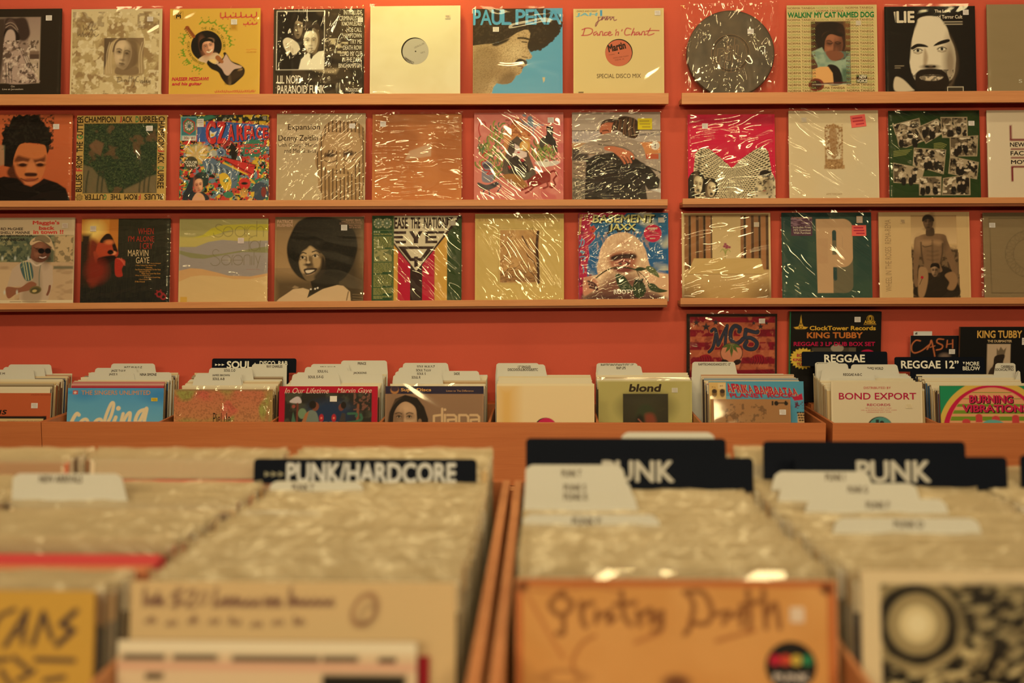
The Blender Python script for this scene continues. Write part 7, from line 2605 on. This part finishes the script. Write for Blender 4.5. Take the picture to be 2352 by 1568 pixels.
CARDS = {
    0: [(.93, (22, 116, 837), [T1('JAZZ P-Q', 48, 73, 846.5)], 'white divider card at the back of the leftmost wall compartment'),
        (.80, (10, 100, 843), [], 'white divider card second from the back in the leftmost wall compartment'),
        (.62, (-30, 76, 849), [T1('JAZZ M', -14, 12, 858.5)], 'white divider card nearest the front in the leftmost wall compartment')],
    1: [(.93, (258, 354, 835), [T1('JAZZ W-X-Y-Z', 285, 327, 844)], 'white divider card printed JAZZ W-X-Y-Z'),
        (.72, (221, 312, 845), [T1('JAZZ T-U-V', 256, 289, 851.8)], 'white divider card printed JAZZ T-U-V'),
        (.50, (308, 392, 855), [T1('NINA SIMONE', 322, 360, 860)], 'white divider card right of the one printed JAZZ S'),
        (.42, (207, 306, 855), [T1('JAZZ S', 251, 270, 860)], 'white divider card printed JAZZ S')],
    2: [(.80, (581, 680, 836), [T1('RAY CHARLES', 613, 649, 841.5)], 'white divider card in front of the right half of the black soul sign'),
        (.64, (483, 577, 845), [T1('SOUL C-D', 515, 541, 850.5)], 'white divider card printed SOUL C-D'),
        (.40, (452, 553, 857), [T1('JAMES BROWN', 488, 528, 862.5)], 'white divider card directly behind the one printed SOUL A-B'),
        (.32, (448, 551, 864), [T1('SOUL A-B', 489, 516, 870)], 'white divider card printed SOUL A-B')],
    3: [(.93, (786, 887, 828), [T1('PRINCE', 822, 841, 834.7)], 'white divider card standing highest, behind the red-bordered cover'),
        (.80, (717, 800, 836), [T1('SOUL M-N-O', 736, 771, 844)], 'white divider card printed SOUL M-N-O'),
        (.70, (703, 796, 843), [T1('SOUL K-L', 730, 754, 852.5)], 'white divider card printed SOUL K-L'),
        (.50, (781, 876, 852), [T1('JACKSONS', 812, 842, 857)], 'white divider card right of the one printed SOUL K-L'),
        (.36, (674, 777, 859), [T1('SOUL E-F-G', 708, 743, 865.5)], 'white divider card printed SOUL E-F-G')],
    4: [(.90, (928, 1027, 833.5), [T1('SOUL W-X-Y-Z', 958, 999, 842)], 'white divider card printed SOUL W-X-Y-Z'),
        (.76, (918, 1020, 844), [T1('SOUL T-U-V', 956, 990, 850.5)], 'white divider card printed SOUL T-U-V'),
        (.60, (910, 1015, 853), [T1('SOUL S', 958, 978, 858.5)], 'white divider card printed SOUL S'),
        (.52, (1020, 1098, 852), [T1('SADE', 1043, 1056, 858)], 'white divider card right of the one printed SOUL R'),
        (.40, (905, 1013, 861), [T1('SOUL R', 946, 966, 866.5)], 'white divider card printed SOUL R')],
    5: [(.95, (1142, 1236, 834), [], 'white divider card at the very back, behind the one printed 12-inch singles'),
        (.85, (1145, 1250, 837), [T1('12" SINGLES', 1189.5, 1219, 842.5), T1('DISCO/SOUL/BOOGIE/ETC', 1166.5, 1235.5, 848.7)], 'white divider card printed 12-inch singles, disco, soul, boogie')],
    6: [(.95, (1372, 1462, 834), [T1('RAP/TECHNO/DANCE ETC 12"', 1380, 1455, 838.3)], 'white divider card behind the one printed RAP LPS'),
        (.85, (1377, 1471, 840), [T1('RAP LPS', 1416, 1437, 845)], 'white divider card printed RAP LPS')],
    7: [(.95, (1592, 1686, 831), [T1('RAP/TECHNO/DANCE ETC 12"', 1604, 1678, 836.5)], 'white divider card printed RAP/TECHNO/DANCE, in front of the flag box')],
    8: [(.84, (1838, 1925, 832), [T1('REGGAE', 1868, 1892, 835.5, 2)], 'white divider card at the left end under the black one-word reggae sign'),
        (.78, (1850, 1945, 835), [], 'white divider card behind the one printed REGGAE A-B-C, second from the left end'),
        (.70, (1957, 2059, 837), [T1('THIRD WORLD', 1991, 2028, 846)], 'white divider card printed THIRD WORLD'),
        (.50, (1890, 2003, 847), [T1('REGGAE A-B-C', 1936, 1979, 860)], 'white divider card printed REGGAE A-B-C')],
    9: [(.80, (2288, 2392, 834), [T1('CARIBBEAN', 2320, 2349, 842), T1('SOCA/CALYPSO', 2307, 2350, 848.5)], 'white divider card printed CARIBBEAN, at the right edge'),
        (.62, (2336, 2430, 851), [], 'blank white divider card cut off by the right edge of the picture')],
}
SIGNS = {
    2: (.97, (487, 681, 823.3), [('SOUL', 522, 579.5, 829, 846, W_, .05), ('+', 583, 590, 833, 840, W_, .05), ('DISCO. R&B', 597, 661, 829, 839.5, W_, .04)] + [('▶', 495 + 7.6 * k, 501.5 + 7.6 * k, 835, 840, W_, 0) for k in range(3)],
        'black section sign reading SOUL, disco and R&B, wall bin'),
    8: (.94, (1841, 2039, 807.5), [('REGGAE', 1892, 1986, 814, 832, W_, .045)], 'black section sign reading only REGGAE, behind the cream sleeve'),
    9: (.97, (2054, 2262, 820), [('REGGAE 12”', 2068, 2201, 828, 846, W_, .04), ('MORE', 2217, 2248, 830.5, 839.5, W_, .035), ('▼', 2210, 2215, 831, 836.5, W_, 0), ('BELOW', 2209, 2249, 841, 850, W_, .035)], 'black section sign reading REGGAE 12, more below'),
}
TONES = {
    'cream': [(214, 184, 124)] * 4 + [(202, 164, 98), (216, 190, 138), (190, 148, 84), (168, 124, 68), (206, 176, 112)],
    'tan': [(200, 160, 94)] * 3 + [(182, 136, 76), (210, 180, 122), (150, 104, 56), (112, 78, 44), (196, 150, 90)],
    'mixed': [(200, 160, 96)] * 4 + [(214, 186, 130)] * 3 + [(160, 36, 40), (70, 54, 40), (44, 44, 42), (156, 84, 42), (120, 94, 56), (64, 90, 100), (184, 138, 66), (150, 110, 60), (128, 88, 48)],
    'warm': [(198, 150, 88)] * 4 + [(212, 180, 122)] * 3 + [(186, 100, 58), (150, 106, 62), (186, 132, 66), (140, 100, 60), (176, 120, 70), (110, 80, 50)],
}
_pm = {}
SHADED_SPINES = [(120, 92, 58), (88, 66, 42), (62, 52, 40), (140, 106, 66), (96, 60, 40), (54, 48, 42), (150, 124, 84), (72, 70, 58)]  # spine colours, darkened to paint shade into the gaps beside the stacks


def packed_mesh(c, W, H, T, lip):
    """a record in its sleeve among many: cover, with the plastic's paler lip along the top edge"""
    k = (c, W, H, T, lip)
    if k not in _pm:
        m = MB()
        band = min(.030, H * .1)
        sp = SHADED_SPINES[len(_pm) % len(SHADED_SPINES)]
        m.box(-W / 2, -T / 2, 0, W / 2, T / 2, H - band, ink(sp))
        m.box(-W / 2, -T / 2, H - band, W / 2, T / 2, H - lip, ink(c))
        if lip:
            m.box(-W / 2 - .0008, -T * .34, H - lip, W / 2 + .0008, T * .34, H, ink(tuple(int(v * .55 + p * .45) for v, p in zip(c, (220, 196, 140)))))  # bag lip, its pale mix also paints the plastic's cream highlights
        _pm[k] = m.mesh('vinyl_record', M_PRINT)
    return _pm[k]


STUFF = MB()
n_packed = 0
for i, wr in enumerate(WALLROWS):
    x0, y0, x1 = wr['rect']
    Yt = wr.get('Y') or min(max(0.315 * FPX / (x1 - x0), 3.668), 3.79)
    G = 'front covers in the wall bins'
    yb, t, a, W, H = front_cover(wr['rect'], Yt - (.012 if wr['sleeve'] is not None else 0), WLEAN - (math.radians(2.5) if wr['sleeve'] is not None else 0), wall_floor, 150, wr['bg'], wr['paint'], wr['label'], wr['sleeve'], wr['st'], edge=wr.get('edge') or (206, 176, 116), group=G, vis=.48, lim=wr['lim'])
    Xc = (wr['lim'][0] + wr['lim'][1]) / 2
    Xf = t.location.x
    yend = 3.905 - 0.0665
    used = []
    snap = lambda y: yb + WPITCH * (round((y - yb) / WPITCH - .5) + .5)
    taken = set()
    for fr, tab, texts, label in CARDS.get(i, []):
        y = snap(yb + .01 + fr * (yend - yb - .012))
        while round(y * 1e5) in taken:
            y -= WPITCH
        taken.add(round(y * 1e5))
        divider_card(tab, y, WLEAN, wall_floor, Xf * .35 + Xc * .65, .312, texts, label, lim=wr['lim'])
    if i in SIGNS:
        fr, tab, texts, label = SIGNS[i]
        y = snap(yb + .01 + fr * (yend - yb - .012))
        while round(y * 1e5) in taken:
            y += WPITCH
        Y_t = y + 0.064
        p0, p1 = ray(tab[0], tab[2], Y_t).x, ray(tab[1], tab[2], Y_t).x
        divider_card(tab, y, WLEAN, wall_floor, (p0 + p1) / 2, p1 - p0 + .002, texts, label, BLK, .05, .006, 0, 'black section signs', 'section_sign', .0016, body=(wr['lim'][0] + .003, wr['lim'][1] - .003))
    k = 1
    ys = []
    while yb + k * WPITCH < yend:
        ys.append(yb + k * WPITCH)
        k += 1
    single = set(range(0, len(ys), max(1, len(ys) // 8))) if len(ys) > 8 else set(range(len(ys)))
    for k, y in enumerate(ys):
        c = rnd.choice(TONES[wr['tone']])
        h = .3095 + rnd.uniform(-.006, .004) + (.004 if k in single else 0)
        frac = (y - yb) / max(.02, yend - yb)
        x = Xf * (1 - frac) + (Xf * .35 + Xc * .65) * frac + rnd.uniform(-.002, .002)
        x = min(max(x, wr['lim'][0] + .159), wr['lim'][1] - .159)
        h = round(h, 3)
        zb = wall_floor(y) + .0006
        if k in single and n_packed < 82:
            o = put('vinyl_record', packed_mesh(c, .313, h, WT, .006))
            o.location, o.rotation_euler = (x, y, zb), (-WLEAN, 0, 0)
            tag(o, 'packed record seen by its top edge behind ' + wr['name'], 'record', 'records packed behind ' + wr['name'])
            n_packed += 1
        else:
            v = np.array([(sx * .1565, sy * WT / 2, sz) for sz in (0, h - .006) for sx, sy in ((-1, -1), (1, -1), (1, 1), (-1, 1))] + [(sx * .157, sy * WT * .34, sz) for sz in (h - .006, h) for sx, sy in ((-1, -1), (1, -1), (1, 1), (-1, 1))])
            co, si = math.cos(WLEAN), math.sin(WLEAN)
            w = np.stack([v[:, 0] + x, v[:, 1] * co + v[:, 2] * si + y, -v[:, 1] * si + v[:, 2] * co + zb], -1)
            cc = np.concatenate([np.tile(ink(c if rnd.random() < .35 else SHADED_SPINES[k % len(SHADED_SPINES)]), (4, 1)), np.tile(ink(c), (4, 1)), np.tile(ink((214, 188, 130)), (8, 1))])
            fs = []
            for b in (0, 8):
                fs += [tuple(b + q for q in f) for f in ((0, 3, 2, 1), (4, 5, 6, 7), (0, 1, 5, 4), (1, 2, 6, 5), (2, 3, 7, 6), (3, 0, 4, 7))]
            STUFF.add(w, fs, cc)
so = STUFF.build('packed_records', M_PRINT)
tag(so, 'remaining records packed between the others in the wall bins', 'records', kind='stuff')

# the small kraft sleeve in front of the teal cover
yk, tk, ak, Wk, Hk = front_cover((1633.5, 917, 1815), 3.688, WLEAN, wall_floor, 120, (166, 112, 58), b_kraft, 'small brown kraft record sleeve in front of the teal cover', 3, [(1789, 941, 1804, 953)], group='front covers in the wall bins', vis=.5, top=.012, lim=(WALLROWS[7]['lim'][0], WALLROWS[7]['lim'][1] - .008))
m = MB()
m.slab([(Wk / 2 - .118 + .121 * math.cos(q * math.pi / 24), .5 * Hk + .121 * math.sin(q * math.pi / 24)) for q in range(48)], .0004, .0016, ink((26, 22, 18)))
m.build('vinyl_disc', M_CARD, tk)


# ------------------------------------------------------------------ boxed sets on the rear ledge of the wall bins
LEDGE_Z = 0.8505


def boxed(rect, Yf, depth, n, bg, paint, label, sleeve=None, st=(), lean=3.0, edge=None, group='boxed sets leaning on the wall', name='boxed_set', zb=LEDGE_Z, cat='boxed set'):
    x0, y0, x1 = rect
    lean = math.radians(lean)
    X, yb, zb, W, H = base_for(x0, x1, y0, Yf, lean, lambda y: zb)
    a = Art(x0, y0, x1, proj((X, yb, zb))[1], n, bg)
    paint(a)
    t = thing(name, label, cat, (X, yb + depth / 2, zb + .0006), (-lean, 0, 0), group)
    a.build(W, H, depth, edge, 'cover', t)
    finish(t, a, W, H, depth, sleeve, st)
    return t, W, H


boxed((1577.5, 721, 1785), 3.976, .006, 170, (40, 26, 18), x_flag, 'record with blue letters on red flag stripes, leaning on the wall', 0, [(1743, 732, 1757, 743)], name='vinyl_record', cat='record', edge=(50, 36, 26))
t, W, H = boxed((1816, 716, 2025), 3.952, .036, 170, (20, 16, 12), x_tower, 'black boxed set with yellow, orange and red lettering and a green spine', None, [(1963, 728, 1977, 740)], 0.8, edge=(30, 26, 18))
m = MB()
for k, c in enumerate(((40, 130, 70), (36, 120, 66), (196, 150, 44), (176, 30, 40))):
    m.box(-W / 2 - .0008, -.018 + .009 * k, .001, -W / 2, -.018 + .009 * (k + 1), H - .001, ink(c))
m.build('spine', M_PRINT, t)
boxed((2098.5, 761, 2141), 3.972, .002, 40, (206, 190, 150), lambda a: (a.at(4.42, 1820, 740), a.rect(1290, 100, 1410, 106, (60, 50, 40)), a.t('h', 1244, 104, 1270, 124, (40, 34, 28), bold=.08, ang=90)), 'white slip standing up behind the black scrawl-titled record', None, group=None, name='paper_slip', cat='paper slip', lean=1.0)
boxed((2092, 771, 2300), 3.955, .005, 130, (18, 16, 16), x_scrawl, 'black record with scrawled orange capitals, behind the black reggae 12 sign', None, [(2180, 802, 2194, 813)], 2.0, name='vinyl_record', cat='record', edge=(214, 190, 140))
boxed((2206, 751, 2420), 3.925, .014, 130, (20, 18, 14), x_crown, 'black boxed set with gold title and a sepia crowned figure, at the right edge', None, [(2348, 776, 2362, 792)], 1.5, edge=(110, 66, 34))

# ------------------------------------------------------------------ island bins: covers, cards and packed records
GI = 'front covers in the island bins'
IP, IT = 0.0155, 0.0052
ILIM = {'A': (-.749, -.4235), 'B': (-.4175, -.072), 'C': (-.039, .2955), 'D': (.3015, .634), 'E': (.640, .962), 'Z': (-1.077, -.755)}


def none(a):
    pass


yA = front_cover((-559, 1356, 225), 1.05, FLEAN, ffloor, 150, (196, 142, 50), f_heads, 'yellow record cover with jagged black brush lettering, lower left corner', None, edge=(170, 120, 60), group=GI, lim=ILIM['A'], vis=.5)[0]
yB = front_cover((300, 1338, 1045), 1.105, FLEAN, ffloor, 150, (206, 164, 98), f_script, 'cream record cover with brown handwriting, in front of the punk hardcore sign', None, edge=(206, 172, 110), group=GI, lim=ILIM['B'], vis=.5)[0]
yr = front_cover((300, 1506, 986), 1.083, FLEAN, ffloor, 20, (150, 24, 28), none, 'small red-edged record showing at the right of the white barred sleeve', None, edge=(150, 24, 28), group=GI, lim=ILIM['B'], vis=.5)[0]
yb_ = front_cover((255, 1472, 940), 1.066, FLEAN, ffloor, 110, (214, 176, 118), f_bars, 'small white sleeve with dark bars across it, at the bottom of the picture', None, edge=(80, 66, 46), group=GI, lim=ILIM['B'], vis=.6)[0]
yC = front_cover((1184, 1331, 1920), 1.12, FLEAN, ffloor, 160, (206, 156, 92), f_pencil, 'orange-tan record cover with gothic pencil lettering in front of the left PUNK sign', 1, [(1812, 1394, 1844, 1430, dict(lines=False, c=(216, 180, 130)))], edge=(206, 170, 110), group=GI, lim=ILIM['C'], vis=.6, top=.008)
tC, aC, WC, HC = yC[1:]
yC = yC[0]
yD = front_cover((1975, 1313, 2710), 1.12, FLEAN, ffloor, 160, (212, 178, 116), f_circles, 'record cover with swirling black circles, lower right corner', None, edge=(206, 170, 110), group=GI, lim=ILIM['D'], vis=.6)[0]


# round black hype sticker on the orange-tan cover
def hype():
    kx, kz = WC / (aC.x1 - aC.x0), HC / (aC.y1 - aC.y0)
    f = lambda x, y: ((x - aC.x0) * kx - WC / 2, HC - (y - aC.y0) * kz)
    m = MB()
    ring = lambda r, c, d, cx=0, cy=0: m.add([(f(1812 + cx + r * math.cos(k * math.pi / 24), 1531 + cy + r * math.sin(k * math.pi / 24))[0], -.0040 - d, f(1812 + cx + r * math.cos(k * math.pi / 24), 1531 + cy + r * math.sin(k * math.pi / 24))[1]) for k in range(48)], [tuple(range(47, -1, -1))], ink(c))
    ring(57, (26, 22, 18), 0)
    for k, c in enumerate(((176, 24, 40), (190, 60, 36), (190, 150, 50), (40, 110, 60))):
        ring(13, c, .0003 + .0001 * k, -36 + 24 * k, -14)
    v, fc = glyphs('PUNK', 'sans', .05)
    xa, za = f(1772, 1566)
    xb, zb = f(1852, 1548)
    m.add(np.stack([xa + v[:, 0] * (xb - xa), -.0048 - v[:, 2], za + v[:, 1] * (zb - za)], -1), fc, ink((206, 180, 140)))
    m.build('hype_sticker', M_PRINT, tC)


hype()

ISLAND = [
    ('Z', -0.9150, 1.40, 'warm', 'packed record at the far left edge of the foreground island', None),
    ('A', -0.5850, yA, 'warm', 'packed record behind the yellow cover in the foreground island', None),
    ('B', -0.2450, yB, 'cream', 'packed record behind the cream handwritten cover in the foreground island', None),
    ('C', 0.1290, yC, 'cream', 'packed record behind the orange-tan cover in the foreground island', None),
    ('D', 0.4670, yD, 'cream', 'packed record behind the swirling black cover in the foreground island', None),
    ('E', 0.8020, 1.45, 'cream', 'packed record at the far right edge of the foreground island', None),
]
TXT = lambda s, a, b, y, h=8: (s, a, b, y - h, y + h, (84, 62, 40), .04)
ICARDS = {
    'A': [(1.545, (22, 275, 1088), [TXT('NEW ARRIVALS', 92, 190, 1100)], 'white divider card at the left edge, in front of orange-red sleeves')],
    'B': [(1.62, (572, 826, 1106), [TXT('PUNK T', 672, 722, 1119, 7)], 'white divider card just below the punk hardcore sign'),
          (1.45, (480, 740, 1174), [TXT('PUNK S', 580, 636, 1187)], 'white divider card second below the punk hardcore sign')],
    'C': [(1.80, (1434, 1634, 993), [], 'cream divider card standing behind the blank black sign, left PUNK stack'),
          (1.60, (1192, 1425, 1068), [TXT('PUNK T', 1290, 1335, 1087)], 'white divider card rearmost below the left PUNK sign'),
          (1.53, (1189, 1440, 1104), [TXT('PUNK S', 1295, 1346, 1120)], 'white divider card second from the rear below the left PUNK sign'),
          (1.49, (1188, 1450, 1128), [TXT('PUNK R', 1295, 1350, 1141)], 'white divider card third from the rear below the left PUNK sign'),
          (1.385, (1186, 1505, 1182), [TXT('PUNK P', 1314, 1380, 1197)], 'white divider card nearest the front below the left PUNK sign')],
    'D': [(1.60, (1785, 1990, 1083), [TXT('PUNK I', 1895, 1940, 1096)], 'white divider card rearmost below the right PUNK sign'),
          (1.53, (1800, 2098, 1110), [TXT('PUNK G', 1946, 1992, 1124)], 'white divider card second from the rear below the right PUNK sign'),
          (1.45, (1860, 2165, 1146), [TXT('PUNK F', 1988, 2042, 1160)], 'white divider card third from the rear below the right PUNK sign'),
          (1.36, (1925, 2240, 1190), [TXT('PUNK D', 2052, 2120, 1204)], 'white divider card nearest the front below the right PUNK sign')],
}
ISIGNS = {
    'B': [(1.68, (583, 1095, 1054), [('PUNK/HARDCORE', 660, 1048, 1063, 1108, (206, 190, 150), .05), ('▶▶▶', 610, 655, 1082, 1094, (150, 134, 90), 0)], 'black section sign reading PUNK/HARDCORE')],
    'C': [(1.72, (1208, 1668, 1007), [], 'blank black section sign, upper of the pair above the orange-tan cover'),
          (1.655, (1245, 1730, 1051), [('PUNK', 1382, 1548, 1058, 1106, (190, 172, 130), .05)], 'black section sign reading PUNK above the orange-tan cover')],
    'D': [(1.72, (1752, 2220, 1014), [], 'blank black section sign, upper of the pair above the swirling cover'),
          (1.655, (1825, 2315, 1049), [('PUNK', 1964, 2136, 1058, 1106, (190, 172, 130), .05)], 'black section sign reading PUNK above the swirling cover')],
    'E': [(1.66, (2342, 2830, 1046), [], 'black section sign cut off by the right edge of the picture')],
}
YSIGN = {'B': 1.63, 'C': 1.69, 'D': 1.69, 'A': 1.74, 'Z': 1.70}
for key, Xc, y0, tone, label, _ in ISLAND:
    taken = set()
    snap = lambda y: y0 + IP * (round((y - y0) / IP - .5) + .5)
    def free(y):
        y = snap(y)
        while round(y * 1e4) in taken:
            y += IP
        taken.add(round(y * 1e4))
        return y
    for Yt, tab, texts, lb in ICARDS.get(key, []):
        y = free(Yt - .055)
        divider_card(tab, y, FLEAN, ffloor, Xc, .316, texts, lb, tabh=.044, r=.006, slant=.014, group='white divider cards in the island bins', T=.0012)
    for Yt, tab, texts, lb in ISIGNS.get(key, []):
        y = free(Yt - .055)
        Y_t = y + .0565
        a, b = ray(tab[0], tab[2], Y_t).x, ray(tab[1], tab[2], Y_t).x
        divider_card(tab, y, FLEAN, ffloor, (a + b) / 2, b - a + .002, texts, lb, BLK, .038 if key == 'B' else .05, .006, 0, 'black section signs in the island bins', 'section_sign', .0018, body=(ILIM[key][0] + .003, ILIM[key][1] - .003))
    k = 1
    while y0 + k * IP < 1.872 - .063:
        y = y0 + k * IP
        c = rnd.choice(TONES[tone])
        h = round(.308 + rnd.uniform(-.006, .004) + (.030 if y > YSIGN.get(key, 9) else 0), 3)
        plain = False
        if key == 'A':
            py = proj((Xc, y + .055, ffloor(y) + h * math.cos(FLEAN)))[1]
            for y1, y2, cc in ((1098, 1116, (196, 66, 50)), (1262, 1286, (204, 70, 56)), (1292, 1322, (204, 120, 66)), (1170, 1186, (150, 120, 80))):
                if y1 < py < y2:
                    c, plain, h = cc, True, round(h - .002, 3)
        o = put('vinyl_record', packed_mesh(c, .313, h, IT, .0 if plain else .004))
        o.location, o.rotation_euler = (Xc + rnd.uniform(-.0018, .0018), y, ffloor(y) + .0006), (-FLEAN, 0, 0)
        tag(o, label, 'record', label.replace('packed record', 'records packed'))
        kk = ('sleeve', h)
        if kk not in _pm:
            _pm[kk] = sleeve_mesh(.313, h, IT, .011, .0015, 'plastic_sleeve', M_HAZE, int(h * 1e4) % 50)
        if not plain:
            put('plastic_sleeve', _pm[kk], o)
        k += 1
